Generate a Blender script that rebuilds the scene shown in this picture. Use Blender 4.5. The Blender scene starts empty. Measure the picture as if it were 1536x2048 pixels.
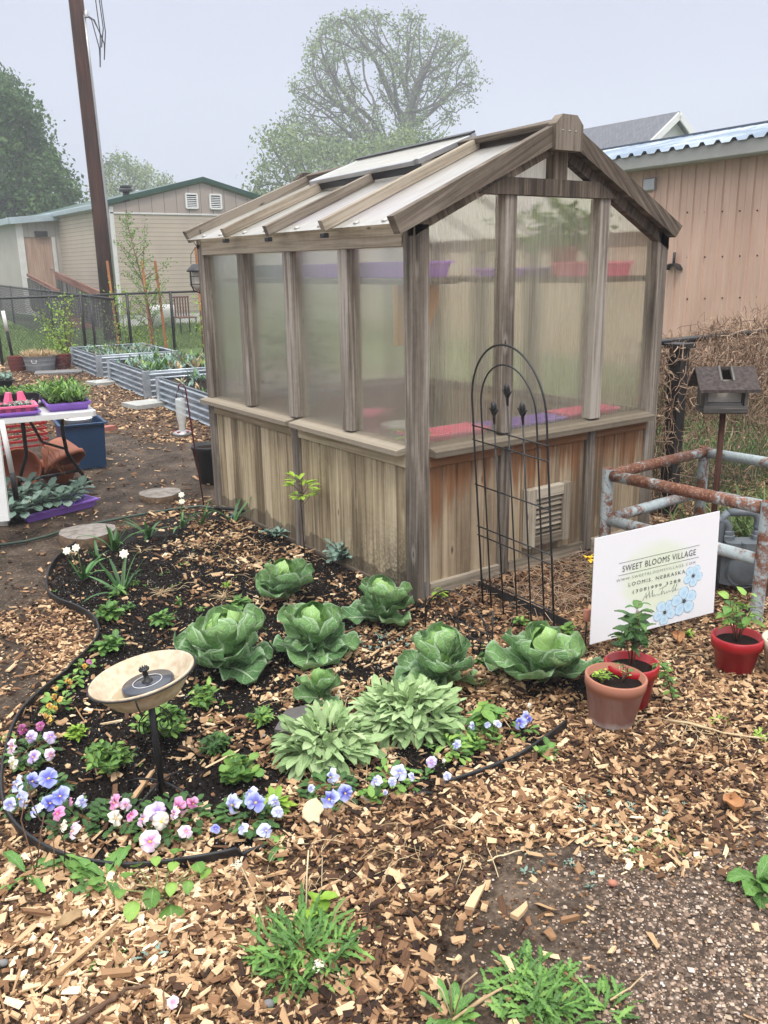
import bpy, math, random
import numpy as np
from mathutils import Vector, Matrix
R = math.radians
rng = np.random.default_rng(7)
random.seed(11)
scene = bpy.context.scene
col = scene.collection

# ------------------------------------------------------------------ camera
F, YAW, PITCH, ROLL = 1741.46, 0.6163, 0.2757, -0.0171
CAM = np.array([-2.5445, -3.3154, 1.6602])
_d = np.array([math.sin(YAW)*math.cos(PITCH), math.cos(YAW)*math.cos(PITCH), -math.sin(PITCH)])
_r = np.array([math.cos(YAW), -math.sin(YAW), 0.0])
_u = np.cross(_r, _d)
CR = _r*math.cos(ROLL) + _u*math.sin(ROLL)
CU = -_r*math.sin(ROLL) + _u*math.cos(ROLL)
cam = bpy.data.cameras.new("Camera")
camo = bpy.data.objects.new("Camera", cam)
col.objects.link(camo)
cam.sensor_fit = 'HORIZONTAL'; cam.sensor_width = 36.0
cam.lens = F/1536*36.0
cam.clip_start = 0.05; cam.clip_end = 3000
M = Matrix(((CR[0], CU[0], -_d[0], CAM[0]), (CR[1], CU[1], -_d[1], CAM[1]), (CR[2], CU[2], -_d[2], CAM[2]), (0, 0, 0, 1)))
camo.matrix_world = M
scene.camera = camo
scene.render.resolution_x = 768; scene.render.resolution_y = 1024

# ------------------------------------------------------------------ light
SUN_EL, SUN_AZ = R(58), R(215)      # soft overcast sun, high, behind-left of the camera
world = bpy.data.worlds.new("World"); scene.world = world
world.use_nodes = True
wt = world.node_tree; wt.nodes.clear()
wo = wt.nodes.new('ShaderNodeOutputWorld'); bg = wt.nodes.new('ShaderNodeBackground')
sky = wt.nodes.new('ShaderNodeTexSky'); sky.sky_type = 'NISHITA'; sky.sun_disc = False
sky.sun_elevation = SUN_EL; sky.sun_rotation = SUN_AZ; sky.dust_density = 4.0; sky.air_density = 1.0
tc = wt.nodes.new('ShaderNodeTexCoord'); sx = wt.nodes.new('ShaderNodeSeparateXYZ')
cr = wt.nodes.new('ShaderNodeValToRGB')
wt.links.new(tc.outputs['Generated'], sx.inputs[0]); wt.links.new(sx.outputs['Z'], cr.inputs['Fac'])
cr.color_ramp.elements[0].position = 0.0; cr.color_ramp.elements[0].color = (0.158, 0.166, 0.205, 1)
cr.color_ramp.elements[1].position = 1.0; cr.color_ramp.elements[1].color = (0.98, 0.99, 1.0, 1)
e = cr.color_ramp.elements.new(0.30); e.color = (0.170, 0.178, 0.216, 1)
cn = wt.nodes.new('ShaderNodeTexNoise'); cn.inputs['Scale'].default_value = 2.2; cn.inputs['Detail'].default_value = 5; cmx = wt.nodes.new('ShaderNodeMapRange'); cmx.inputs[3].default_value = .90; cmx.inputs[4].default_value = 1.10; wt.links.new(tc.outputs['Generated'], cn.inputs['Vector']); wt.links.new(cn.outputs['Fac'], cmx.inputs[0])
mulc = wt.nodes.new('ShaderNodeVectorMath'); mulc.operation = 'SCALE'; wt.links.new(cr.outputs['Color'], mulc.inputs[0]); wt.links.new(cmx.outputs[0], mulc.inputs['Scale'])
mulv = wt.nodes.new('ShaderNodeVectorMath'); mulv.operation = 'SCALE'; mulv.inputs['Scale'].default_value = 28.0
wt.links.new(mulc.outputs[0], mulv.inputs[0])
mx = wt.nodes.new('ShaderNodeMix'); mx.data_type = 'RGBA'; mx.inputs[0].default_value = 0.93
wt.links.new(sky.outputs[0], mx.inputs[6]); wt.links.new(mulv.outputs[0], mx.inputs[7])
wt.links.new(mx.outputs[2], bg.inputs['Color']); bg.inputs['Strength'].default_value = 0.12
wt.links.new(bg.outputs[0], wo.inputs['Surface'])
sun = bpy.data.lights.new("Sun", 'SUN'); sun.energy = 1.5; sun.angle = R(12); sun.color = (1.0, 0.96, 0.9)
suno = bpy.data.objects.new("Sun", sun); col.objects.link(suno)
_sd = Vector((math.sin(SUN_AZ)*math.cos(SUN_EL), math.cos(SUN_AZ)*math.cos(SUN_EL), math.sin(SUN_EL)))
suno.rotation_euler = _sd.to_track_quat('Z', 'Y').to_euler()
suno.location = (0, 0, 30)
scene.view_settings.view_transform = 'Standard'; scene.view_settings.look = 'None'
scene.view_settings.gamma = 1.0; scene.view_settings.exposure = 0.22
scene.cycles.use_denoising = True
scene.cycles.max_bounces = 10; scene.cycles.transparent_max_bounces = 16
scene.cycles.transmission_bounces = 8; scene.cycles.volume_bounces = 1; scene.cycles.diffuse_bounces = 4
scene.cycles.sample_clamp_indirect = 6.0

# ------------------------------------------------------------------ helpers: photo pixel -> point in the place
def ray(u, v): return _d + CR*(u-768)/F - CU*(v-1024)/F
def at(u, v, z=0.0):
    w = ray(u, v); return CAM + w*((z-CAM[2])/w[2])
def atd(u, v, t): return CAM + ray(u, v)*t
def onx(u, v, x):
    w = ray(u, v); return CAM + w*((x-CAM[0])/w[0])
def ony(u, v, y):
    w = ray(u, v); return CAM + w*((y-CAM[1])/w[1])
def V3(*a): return np.array(a, float)
def unit(a):
    a = np.asarray(a, float); n = np.linalg.norm(a); return a/n if n > 1e-9 else a

# ------------------------------------------------------------------ mesh builder
class MB:
    def __init__(s): s.V = []; s.U = []; s.Rr = []; s.Fs = []; s.n = 0
    def add(s, V, Fc, uv=None, r=None, m=0, smooth=False):
        V = np.asarray(V, float).reshape(-1, 3); k = len(V)
        uv = np.zeros((k, 2)) if uv is None else np.asarray(uv, float).reshape(-1, 2)
        if r is None: r = random.random()
        rr = np.full(k, r) if np.isscalar(r) else np.asarray(r, float)
        s.V.append(V); s.U.append(uv); s.Rr.append(rr)
        if isinstance(Fc, np.ndarray): s.Fs.append((Fc+s.n, m, smooth))
        else:
            by = {}
            for f in Fc: by.setdefault(len(f), []).append(f)
            for q in by.values(): s.Fs.append((np.array(q, int)+s.n, m, smooth))
        s.n += k
    def build(s, name, mats, parent=None):
        me = bpy.data.meshes.new(name)
        V = np.concatenate(s.V); U = np.concatenate(s.U); Rr = np.concatenate(s.Rr)
        me.vertices.add(len(V)); me.vertices.foreach_set('co', V.ravel().astype(np.float32))
        li = np.concatenate([f.ravel() for f, m, sm in s.Fs])
        tot = np.concatenate([np.full(len(f), f.shape[1]) for f, m, sm in s.Fs])
        st = np.concatenate([[0], np.cumsum(tot)[:-1]])
        me.loops.add(len(li)); me.loops.foreach_set('vertex_index', li.astype(np.int32))
        me.polygons.add(len(tot)); me.polygons.foreach_set('loop_start', st.astype(np.int32))
        try: me.polygons.foreach_set('loop_total', tot.astype(np.int32))
        except Exception: pass
        me.polygons.foreach_set('material_index', np.concatenate([np.full(len(f), m) for f, m, sm in s.Fs]).astype(np.int32))
        me.update(calc_edges=True)
        me.polygons.foreach_set('use_smooth', np.concatenate([np.full(len(f), sm) for f, m, sm in s.Fs]))
        uvl = me.uv_layers.new(name='UVMap'); uvl.data.foreach_set('uv', U[li].ravel().astype(np.float32))
        a = me.attributes.new('rnd', 'FLOAT', 'POINT'); a.data.foreach_set('value', Rr.astype(np.float32))
        if not isinstance(mats, (list, tuple)): mats = [mats]
        for m_ in mats: me.materials.append(m_)
        me.update()
        o = bpy.data.objects.new(name, me); col.objects.link(o)
        if parent is not None:
            o.parent = parent; o.matrix_parent_inverse = Matrix.Identity(4)
            o.location = -V3(*_wl(parent))
        return o
def _wl(o):
    p = V3(*o.location)
    if o.parent is not None: p = p + _wl(o.parent)
    return p
def tag(o, label=None, cat=None, group=None, kind=None):
    if label: o['label'] = label
    if cat: o['category'] = cat
    if group: o['group'] = group
    if kind: o['kind'] = kind
    return o
def thing(name, loc, label, cat, group=None):
    o = bpy.data.objects.new(name, None); o.empty_display_size = 0.1
    o.location = tuple(loc); col.objects.link(o)
    return tag(o, label, cat, group)

BOXF = [(0, 3, 2, 1), (4, 5, 6, 7), (0, 1, 5, 4), (2, 3, 7, 6), (1, 2, 6, 5), (3, 0, 4, 7)]
def beam(mb, a, b, w, h, up=(0, 0, 1), ch=0.003, m=0, r=None, ext=None):
    """chamfered board from a to b; w across, h along up (centre line a-b)"""
    a = V3(*a); b = V3(*b); L = np.linalg.norm(b-a); z = (b-a)/L
    up = V3(*up); x = unit(np.cross(up, z)); y = np.cross(z, x)
    c = min(ch, w*.3, h*.3); W, H = w/2, h/2
    prof = [(-W+c, -H), (W-c, -H), (W, -H+c), (W, H-c), (W-c, H), (-W+c, H), (-W, H-c), (-W, -H+c)]
    per = [0]
    for i in range(8):
        p, q = prof[i], prof[(i+1) % 8]; per.append(per[-1]+math.hypot(p[0]-q[0], p[1]-q[1]))
    o1, o2 = random.random()*20, random.random()*20
    vs = []; uv = []; fs = []
    for i in range(8):
        p, q = prof[i], prof[(i+1) % 8]; k = len(vs)
        for (pp, zz, pr) in ((p, 0, per[i]), (q, 0, per[i+1]), (q, L, per[i+1]), (p, L, per[i])):
            P = (a if zz == 0 else b) + x*pp[0] + y*pp[1]
            vs.append(P); uv.append((zz+o1, pr+o2))
        fs.append((k, k+1, k+2, k+3))
    for e, P0 in ((0, a), (1, b)):
        k = len(vs)
        for p in prof: vs.append(P0+x*p[0]+y*p[1]); uv.append((o1+p[0]*.3, o2+p[1]))
        fs.append(tuple(range(k, k+8))[::-1] if e == 0 else tuple(range(k, k+8)))
    mb.add(vs, fs, uv, r=r, m=m)
def box(mb, c0, c1, m=0, r=None, ch=0.003, up=None):
    """axis-aligned chamfered board"""
    c0 = V3(*c0); c1 = V3(*c1); lo = np.minimum(c0, c1); hi = np.maximum(c0, c1); s = hi-lo; c = (lo+hi)/2
    k = int(np.argmax(s)); a = c.copy(); b = c.copy(); a[k] = lo[k]; b[k] = hi[k]
    if k == 2: beam(mb, a, b, s[0], s[1], (0, 1, 0), ch, m, r)
    elif k == 0: beam(mb, a, b, s[1], s[2], (0, 0, 1), ch, m, r)
    else: beam(mb, a, b, s[0], s[2], (0, 0, 1), ch, m, r)
def quad(mb, pts, m=0, uv=None, r=None):
    mb.add(pts, [tuple(range(len(pts)))], uv if uv is not None else [(p[0], p[1]) for p in pts], m=m, r=r)
def prism(mb, pts, off, m=0, r=None):
    """extrude polygon pts by vector off"""
    pts = [V3(*p) for p in pts]; n = len(pts); off = V3(*off)
    vs = pts+[p+off for p in pts]
    d = unit(pts[1]-pts[0]); nn = unit(off); e = np.cross(nn, d)
    uv = [(p@e, p@d) for p in vs]
    fs = [tuple(range(n))[::-1], tuple(range(n, 2*n))]+[(i, (i+1) % n, (i+1) % n+n, i+n) for i in range(n)]
    mb.add(vs, fs, uv, m=m, r=r)
def tube(mb, pts, rad, sides=8, m=0, r=None, closed=False, caps=True):
    pts = [V3(*p) for p in pts]; n = len(pts)
    rads = [rad]*n if np.isscalar(rad) else list(rad)
    T = [unit(pts[min(i+1, n-1)]-pts[max(i-1, 0)]) for i in range(n)]
    if closed:
        T = [unit(pts[(i+1) % n]-pts[i-1]) for i in range(n)]
    ref = V3(0, 0, 1) if abs(T[0][2]) < .9 else V3(1, 0, 0)
    x = unit(np.cross(ref, T[0])); vs = []; uv = []; L = 0
    ang = np.linspace(0, 2*math.pi, sides, endpoint=False)
    ca, sa = np.cos(ang), np.sin(ang)
    for i in range(n):
        x = unit(x-T[i]*(x@T[i])); y = np.cross(T[i], x)
        if i: L += np.linalg.norm(pts[i]-pts[i-1])
        vs.append(pts[i]+rads[i]*(ca[:, None]*x+sa[:, None]*y))
        uv += [(L, k/sides*2*math.pi*rads[i]) for k in range(sides)]
    fs = []
    rngi = range(n if closed else n-1)
    for i in rngi:
        j = (i+1) % n
        for k in range(sides): k2 = (k+1) % sides; fs.append((i*sides+k, i*sides+k2, j*sides+k2, j*sides+k))
    if caps and not closed: fs += [tuple(range(sides))[::-1], tuple(range((n-1)*sides, n*sides))]
    mb.add(np.concatenate(vs), fs, uv, m=m, r=r, smooth=True)
def lathe(mb, prof, c=(0, 0, 0), sides=40, axis=(0, 0, 1), m=0, r=None, sx_=1, sy_=1, smooth=True, flute=0, nfl=0):
    c = V3(*c); ax = unit(V3(*axis)); ref = V3(1, 0, 0) if abs(ax[0]) < .9 else V3(0, 1, 0)
    y = unit(np.cross(ax, ref)); x = np.cross(y, ax); vs = []; uv = []; L = 0
    for i, (rr, z) in enumerate(prof):
        if i: L += math.hypot(rr-prof[i-1][0], z-prof[i-1][1])
        for k in range(sides+1):
            a = 2*math.pi*k/sides; q = rr*(1+flute*abs(math.cos(a*nfl/2))) if flute else rr
            vs.append(c+x*q*math.cos(a)*sx_+y*q*math.sin(a)*sy_+ax*z); uv.append((k/sides*2*math.pi*max(p[0] for p in prof), L))
    S = sides+1
    fs = [(i*S+k, i*S+k+1, (i+1)*S+k+1, (i+1)*S+k) for i in range(len(prof)-1) for k in range(sides)]
    mb.add(vs, fs, uv, m=m, r=r, smooth=smooth)
def disc(mb, c, rad, axis=(0, 0, 1), sides=32, m=0, r=None, jit=0):
    c = V3(*c); ax = unit(V3(*axis)); ref = V3(1, 0, 0) if abs(ax[0]) < .9 else V3(0, 1, 0)
    y = unit(np.cross(ax, ref)); x = np.cross(y, ax)
    vs = []
    for k in range(sides):
        a = 2*math.pi*k/sides; q = rad*(1+jit*(random.random()-.5)); vs.append(c+x*q*math.cos(a)+y*q*math.sin(a))
    mb.add(vs, [tuple(range(sides))], [(p[0], p[1]) for p in vs], m=m, r=r)

# leaf profiles
def p_ovate(s): return max(0.0, math.sin(math.pi*s**0.72))**0.8
def p_lance(s): return max(0.0, math.sin(math.pi*s**0.85))**1.1
def p_strap(s): return (1-s**5)*min(1, .75+s)
def p_round(s): return 0.13 if s < .10 else max(0.0, math.sin(math.pi*min(1, .05+.95*((s-.10)/.90)**1.35)))**0.48
def p_obov(s): return max(0.0, math.sin(math.pi*min(1, s**1.5*.98+.02)))**0.7+.08*(1-s)
def p_paddle(s): return max(0.0, math.sin(math.pi*min(1, .03+.97*s**1.12)))**.55*(.35+.65*min(1, s*2.2))
def p_heart(s): return (0.06 if s < .25 else max(0, math.cos((s-.3)/.7*math.pi/2))**.75)
def p_tooth(s): return max(0.0, math.sin(math.pi*s**1.3))**.7*(.62+.38*abs(((s*6) % 1)*2-1))+.03
def p_lobe(s): return max(0.0, math.sin(math.pi*s**1.2))**.7*(.25+.75*abs(((s*5.5) % 1)*2-1))+.05
def leaf(mb, base, az, el, L, W, prof=p_ovate, droop=0.6, cup=0.15, wave=0.0, wf=3, nx=2, ny=6, m=0, r=None, side_tilt=0, zmin=0.004):
    base = V3(*base); p = base.copy(); vs = []; uv = []; ph = random.random()*6
    h = V3(math.cos(az), math.sin(az), 0); sd = V3(-math.sin(az), math.cos(az), 0)
    sd = sd*math.cos(side_tilt)+V3(0, 0, 1)*math.sin(side_tilt)
    K = 2*nx+1
    for j in range(ny+1):
        s = j/ny; a = el-droop*s
        dr = h*math.cos(a)+V3(0, 0, 1)*math.sin(a); nr = np.cross(dr, sd); nr = -nr if nr[2] < 0 and abs(a) < 1.5 else nr
        nr = unit(-h*math.sin(a)+V3(0, 0, 1)*math.cos(a))
        if j: p = p+dr*L/ny
        hw = W/2*prof(s)
        for i in range(K):
            t = (i-nx)/nx
            q = p+sd*t*hw*(1-abs(t)*cup*.3)+nr*(cup*W*t*t+wave*W*math.sin(wf*2*math.pi*s+ph+t*1.5)*abs(t))
            if q[2] < zmin: q[2] = zmin
            vs.append(q); uv.append((t, s))
    fs = [(j*K+i, j*K+i+1, (j+1)*K+i+1, (j+1)*K+i) for j in range(ny) for i in range(K-1)]
    mb.add(vs, fs, uv, m=m, r=r, smooth=True)
def leafcloud(mb, P, size, r=None, m=0, flat=0.0, asp=.55):
    """many rhombus leaves at points P"""
    P = np.asarray(P, float); n = len(P)
    if n == 0: return
    size = np.broadcast_to(np.asarray(size, float), (n,))*rng.uniform(.6, 1.3, n)
    d = rng.normal(size=(n, 3)); d[:, 2] *= (1-flat); d /= np.linalg.norm(d, axis=1)[:, None]
    q = rng.normal(size=(n, 3)); q[:, 2] *= (1-flat); s = np.cross(d, q); s /= np.linalg.norm(s, axis=1)[:, None]+1e-9
    nn = np.cross(d, s)
    a = P; b = P+d*size[:, None]*.5+s*size[:, None]*asp*.5-nn*size[:, None]*.1; c = P+d*size[:, None]; e = P+d*size[:, None]*.5-s*size[:, None]*asp*.5-nn*size[:, None]*.1
    V = np.stack([a, b, c, e], 1).reshape(-1, 3); Fc = np.arange(4*n).reshape(-1, 4)
    uv = np.tile([(0, 0), (1, .5), (0, 1), (-1, .5)], (n, 1))
    rr = np.repeat(rng.random(n) if r is None else r, 4)
    mb.add(V, Fc, uv, r=rr, m=m)
def vnoise(x, y, sc, seed=0):
    """cheap smooth value noise (numpy)"""
    x = np.asarray(x)*sc+seed*17.3; y = np.asarray(y)*sc+seed*9.1
    xi = np.floor(x).astype(np.int64); yi = np.floor(y).astype(np.int64); fx = x-xi; fy = y-yi
    fx = fx*fx*(3-2*fx); fy = fy*fy*(3-2*fy)
    def h(a, b):
        n = (a*374761393+b*668265263+seed*974711) & 0x7fffffff
        n = ((n ^ (n >> 13))*1274126177) & 0x7fffffff
        return (n % 10007)/10007.0
    return (h(xi, yi)*(1-fx)+h(xi+1, yi)*fx)*(1-fy)+(h(xi, yi+1)*(1-fx)+h(xi+1, yi+1)*fx)*fy
def fbm(x, y, sc, seed=0, o=4):
    t = 0; a = .5
    for i in range(o): t = t+a*vnoise(x, y, sc*2**i, seed+i*7); a *= .5
    return t/(1-.5**o)
def inpoly(x, y, poly):
    x = np.asarray(x); y = np.asarray(y); ins = np.zeros(x.shape, bool); n = len(poly)
    for i in range(n):
        x1, y1 = poly[i][:2]; x2, y2 = poly[(i+1) % n][:2]
        c = ((y1 > y) != (y2 > y)) & (x < (x2-x1)*(y-y1)/(y2-y1+1e-12)+x1); ins ^= c
    return ins
def polyd(x, y, poly):
    """signed distance, positive inside"""
    dm = np.full(np.shape(x), 1e9); n = len(poly)
    for i in range(n):
        x1, y1 = poly[i][:2]; x2, y2 = poly[(i+1) % n][:2]
        dx, dy = x2-x1, y2-y1; t = np.clip(((x-x1)*dx+(y-y1)*dy)/(dx*dx+dy*dy+1e-12), 0, 1)
        dm = np.minimum(dm, np.hypot(x-x1-t*dx, y-y1-t*dy))
    return np.where(inpoly(x, y, poly), dm, -dm)

# ------------------------------------------------------------------ materials
class NT:
    def __init__(s, name):
        s.m = bpy.data.materials.new(name); s.m.use_nodes = True; s.t = s.m.node_tree; s.t.nodes.clear()
        s.out = s.n('OutputMaterial')
    def n(s, typ, _p=None, **kw):
        o = s.t.nodes.new('ShaderNode'+typ)
        if _p:
            for k, v in _p.items(): setattr(o, k, v)
        for k, v in kw.items():
            k = int(k[1:]) if k[0] == 'i' and k[1:].isdigit() else k.replace('_', ' ')
            s.set(o.inputs[k], v)
        return o
    def set(s, i, v):
        if hasattr(v, 'is_linked') or isinstance(v, bpy.types.NodeSocket): s.t.links.new(v, i)
        else:
            if isinstance(v, tuple) and len(v) == 3 and i.type == 'RGBA': v = v+(1,)
            i.default_value = v
    def ramp(s, fac, *st, interp='LINEAR'):
        o = s.t.nodes.new('ShaderNodeValToRGB'); s.t.links.new(fac, o.inputs[0]); cr = o.color_ramp; cr.interpolation = interp
        for k, (p, c) in enumerate(st):
            if not isinstance(c, tuple): c = (c, c, c)
            e = cr.elements[k] if k < 2 else cr.elements.new(p)
            e.position = p; e.color = c+(1,)
        return o.outputs[0]
    def noise(s, vec=None, scale=5, detail=4, rough=.55, dist=0):
        o = s.n('TexNoise', Scale=scale, Detail=detail, Roughness=rough, Distortion=dist)
        if vec is not None: s.t.links.new(vec, o.inputs['Vector'])
        return o.outputs['Fac']
    def mixc(s, f, a, b, mode='MIX'):
        o = s.t.nodes.new('ShaderNodeMix'); o.data_type = 'RGBA'; o.blend_type = mode
        s.set(o.inputs[0], f); s.set(o.inputs[6], a); s.set(o.inputs[7], b); return o.outputs[2]
    def math(s, op, a, b=0.0, c=None, clamp=False):
        o = s.t.nodes.new('ShaderNodeMath'); o.operation = op; o.use_clamp = clamp
        s.set(o.inputs[0], a); s.set(o.inputs[1], b)
        if c is not None: s.set(o.inputs[2], c)
        return o.outputs[0]
    def attr(s, n='rnd'): return s.n('Attribute', {'attribute_name': n}).outputs['Fac']
    def uv(s, sc=(1, 1, 1)):
        o = s.n('UVMap'); mp = s.n('Mapping'); s.t.links.new(o.outputs[0], mp.inputs[0]); mp.inputs['Scale'].default_value = sc; return mp.outputs[0]
    def obj(s, sc=(1, 1, 1)):
        o = s.n('NewGeometry'); mp = s.n('Mapping'); s.t.links.new(o.outputs['Position'], mp.inputs[0]); mp.inputs['Scale'].default_value = sc; return mp.outputs[0]
    def pos(s):
        o = s.n('NewGeometry'); q = s.n('SeparateXYZ'); s.t.links.new(o.outputs['Position'], q.inputs[0]); return q.outputs
    def bump(s, h, st=.3, d=.01):
        o = s.n('Bump', Strength=st, Distance=d, Height=h); return o.outputs[0]
    def bsdf(s, color, rough=.6, metal=0, normal=None, spec=.5, trans=0.0, **kw):
        b = s.n('BsdfPrincipled', Roughness=rough, Metallic=metal); s.set(b.inputs['Base Color'], color)
        s.set(b.inputs['Specular IOR Level'], spec)
        if normal is not None: s.t.links.new(normal, b.inputs['Normal'])
        for k, v in kw.items(): s.set(b.inputs[k.replace('_', ' ')], v)
        o = b.outputs[0]
        if trans:
            t = s.n('BsdfTranslucent'); s.set(t.inputs['Color'], color)
            mxs = s.n('MixShader', i0=trans); s.t.links.new(o, mxs.inputs[1]); s.t.links.new(t.outputs[0], mxs.inputs[2]); o = mxs.outputs[0]
        s.t.links.new(o, s.out.inputs['Surface']); return s.m
def simple(name, c, rough=.5, metal=0, var=.15, sc=12, bump=.15, spec=.5):
    t = NT(name); v = t.obj()
    n = t.noise(v, sc, 5); n2 = t.noise(v, sc*9, 2)
    k = t.math('ADD', t.math('MULTIPLY', n, .7), t.math('MULTIPLY', n2, .3))
    c0 = tuple(x*(1-var) for x in c); c1 = tuple(min(1, x*(1+var)) for x in c)
    return t.bsdf(t.ramp(k, (.3, c0), (.7, c1)), t.math('MULTIPLY_ADD', n, .2, rough-.1), metal, t.bump(k, bump, .004), spec)

def wood(name, dark, mid, light, rough=.8, stain=None, knots=True, gs=1.0, mould=False):
    t = NT(name); r = t.attr()
    g = t.noise(t.uv((1.6*gs, 55*gs, 1)), 1.0, 6, .6, .6)
    g2 = t.noise(t.uv((.9, 7, 1)), 1.0, 3, .5, .3)
    sp = t.noise(t.obj((1, 1, 1)), 26, 4, .7)
    k = t.math('ADD', t.math('MULTIPLY', g, .5), t.math('ADD', t.math('MULTIPLY', g2, .42), t.math('MULTIPLY', sp, .08)))
    k = t.math('ADD', k, t.math('MULTIPLY_ADD', r, .20, -.10))
    c = t.ramp(k, (.37, dark), (.5, mid), (.62, light))
    hgt = g
    if knots:
        vo = t.n('TexVoronoi', {'feature': 'F1'}, Scale=1.0); t.t.links.new(t.uv((3.0, 8.5, 1)), vo.inputs['Vector'])
        kn = t.ramp(vo.outputs['Distance'], (.02, 1.0), (.11, 0.0))
        ring = t.ramp(vo.outputs['Distance'], (.04, 0.0), (.09, 1.0), (.2, 0.0))
        c = t.mixc(t.math('MULTIPLY', kn, .92), c, tuple(x*.35 for x in dark))
        c = t.mixc(t.math('MULTIPLY', ring, .5), c, light)
    P = t.pos()
    if stain:
        w = t.noise(t.obj((9, 9, .9)), 1.6, 4, .6, .4)
        h = t.math('ADD', t.math('MULTIPLY', t.math('SUBTRACT', P[2], .36), 1.9), t.math('MULTIPLY_ADD', w, 1.9, -1.0))
        s1 = t.ramp(h, (.12, 0.0), (.45, 1.0))
        c = t.mixc(t.math('MULTIPLY', s1, .9), c, t.mixc(g, (.07, .025, .010), (.34, .15, .06)))
    if mould:
        w = t.noise(t.obj((1, 1, 1)), 55, 3, .7); w2 = t.noise(t.obj((1, 1, .6)), 6, 3, .6)
        near = t.math('SUBTRACT', 1.0, t.math('MULTIPLY', t.math('ABSOLUTE', t.math('SUBTRACT', P[1], .18)), 1.5), clamp=True)
        low = t.math('SUBTRACT', 1.0, t.math('MULTIPLY', P[2], 2.3), clamp=True)
        k3 = t.math('MULTIPLY', t.math('MULTIPLY', near, low), t.ramp(t.math('ADD', w, t.math('MULTIPLY', w2, .5)), (.62, 0.0), (.85, 1.0)))
        c = t.mixc(k3, c, (.02, .02, .016))
        wet = t.ramp(t.math('SUBTRACT', t.math('MULTIPLY_ADD', w2, .22, -.02), P[2]), (-.005, 0.0), (.01, 1.0))
        c = t.mixc(t.math('MULTIPLY', wet, .55), c, (.05, .038, .028))
    return t.bsdf(c, rough, 0, t.bump(hgt, .35, .004), .3)
M_ = {}
M_['post'] = wood('weathered_post_wood', (.065, .052, .04), (.20, .168, .135), (.40, .36, .31))
M_['postdark'] = wood('dark_weathered_wood', (.045, .034, .025), (.135, .106, .078), (.25, .21, .165))
M_['board'] = wood('tan_cedar_boards', (.15, .11, .065), (.36, .285, .175), (.56, .46, .31), mould=True, gs=.8)
M_['boardstain'] = wood('stained_cedar_boards', (.13, .09, .055), (.28, .21, .135), (.42, .33, .22), stain=True, gs=.8)
M_['sill'] = wood('pale_sill_wood', (.13, .105, .075), (.28, .235, .175), (.44, .385, .30), gs=.9)
M_['bar'] = wood('brown_roof_bar_wood', (.10, .08, .055), (.24, .195, .14), (.40, .34, .26))
M_['orange'] = wood('orange_stake_wood', (.25, .09, .03), (.42, .17, .06), (.55, .27, .11), knots=False)
M_['grey'] = wood('silver_grey_wood', (.03, .028, .025), (.10, .094, .086), (.24, .225, .20), knots=False)
M_['pole'] = wood('creosote_pole_wood', (.03, .013, .009), (.075, .028, .017), (.15, .06, .035), knots=False, gs=.7)
M_['plywood'] = wood('plywood', (.28, .18, .13), (.40, .27, .20), (.48, .34, .26), knots=False, gs=.5)
M_['barrel'] = wood('red_barrel_wood', (.06, .012, .008), (.12, .025, .016), (.2, .06, .04), knots=False)
M_['black'] = simple('black_metal', (.012, .012, .013), .45, 0, .3, 30)
M_['blackpl'] = simple('black_plastic', (.012, .012, .013), .5, 0, .3, 20)
M_['darkred'] = simple('dark_red_metal', (.12, .012, .012), .5)
M_['lilac'] = simple('brightened_purple_plastic', (.48, .20, .88), .4, 0, .06, 6, .05)  # purple tray plastic, colour brightened to offset the dim light inside the greenhouse
M_['purple'] = simple('purple_plastic', (.27, .13, .55), .4, 0, .06, 6, .05)
M_['pink'] = simple('pink_plastic', (.85, .16, .30), .4, 0, .05, 6, .05)
M_['redpl'] = simple('red_plastic', (.30, .012, .012), .4, 0, .1, 6, .05)
M_['orangepl'] = simple('terracotta_plastic', (.30, .085, .032), .5, 0, .12, 8, .1)
M_['bluepl'] = simple('blue_plastic', (.010, .040, .10), .45, 0, .2, 8, .1)
M_['white'] = simple('white_plastic', (.72, .72, .70), .5, 0, .06, 8, .05)
M_['greysteel'] = simple('grey_painted_steel', (.12, .14, .155), .45, 0, .2, 8, .15)
M_['greylight'] = simple('light_grey_aluminium', (.42, .42, .42), .35, .6, .1, 14)
M_['screw'] = simple('screw_metal', (.4, .38, .35), .4, .8)
M_['green'] = simple('green_hose', (.03, .06, .04), .4)
M_['darkgreen'] = simple('dark_green_metal_trim', (.012, .055, .035), .4)
M_['siding_gable'] = simple('taupe_panel_paint', (.38, .32, .28), .7, 0, .08, 3, .05)
M_['trimw'] = simple('white_trim_paint', (.62, .61, .58), .6, 0, .1, 5)
M_['trimg'] = simple('blue_grey_trim_paint', (.33, .40, .43), .55, 0, .12, 4)
M_['stone'] = simple('pale_paver_stone', (.36, .36, .33), .85, 0, .25, 10, .4)
M_['slate'] = simple('slate_stone', (.10, .09, .085), .6, 0, .4, 14, .5)
M_['pebble'] = simple('grey_pebble', (.17, .165, .16), .8, 0, .3, 40, .4)
M_['concrete'] = simple('concrete', (.25, .24, .22), .9, 0, .2, 6, .3)
M_['petalw'] = simple('white_daffodil_petal', (.86, .84, .66), .6, 0, .05, 20, .05)
M_['cream'] = simple('cream_plastic', (.62, .55, .42), .5)

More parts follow.
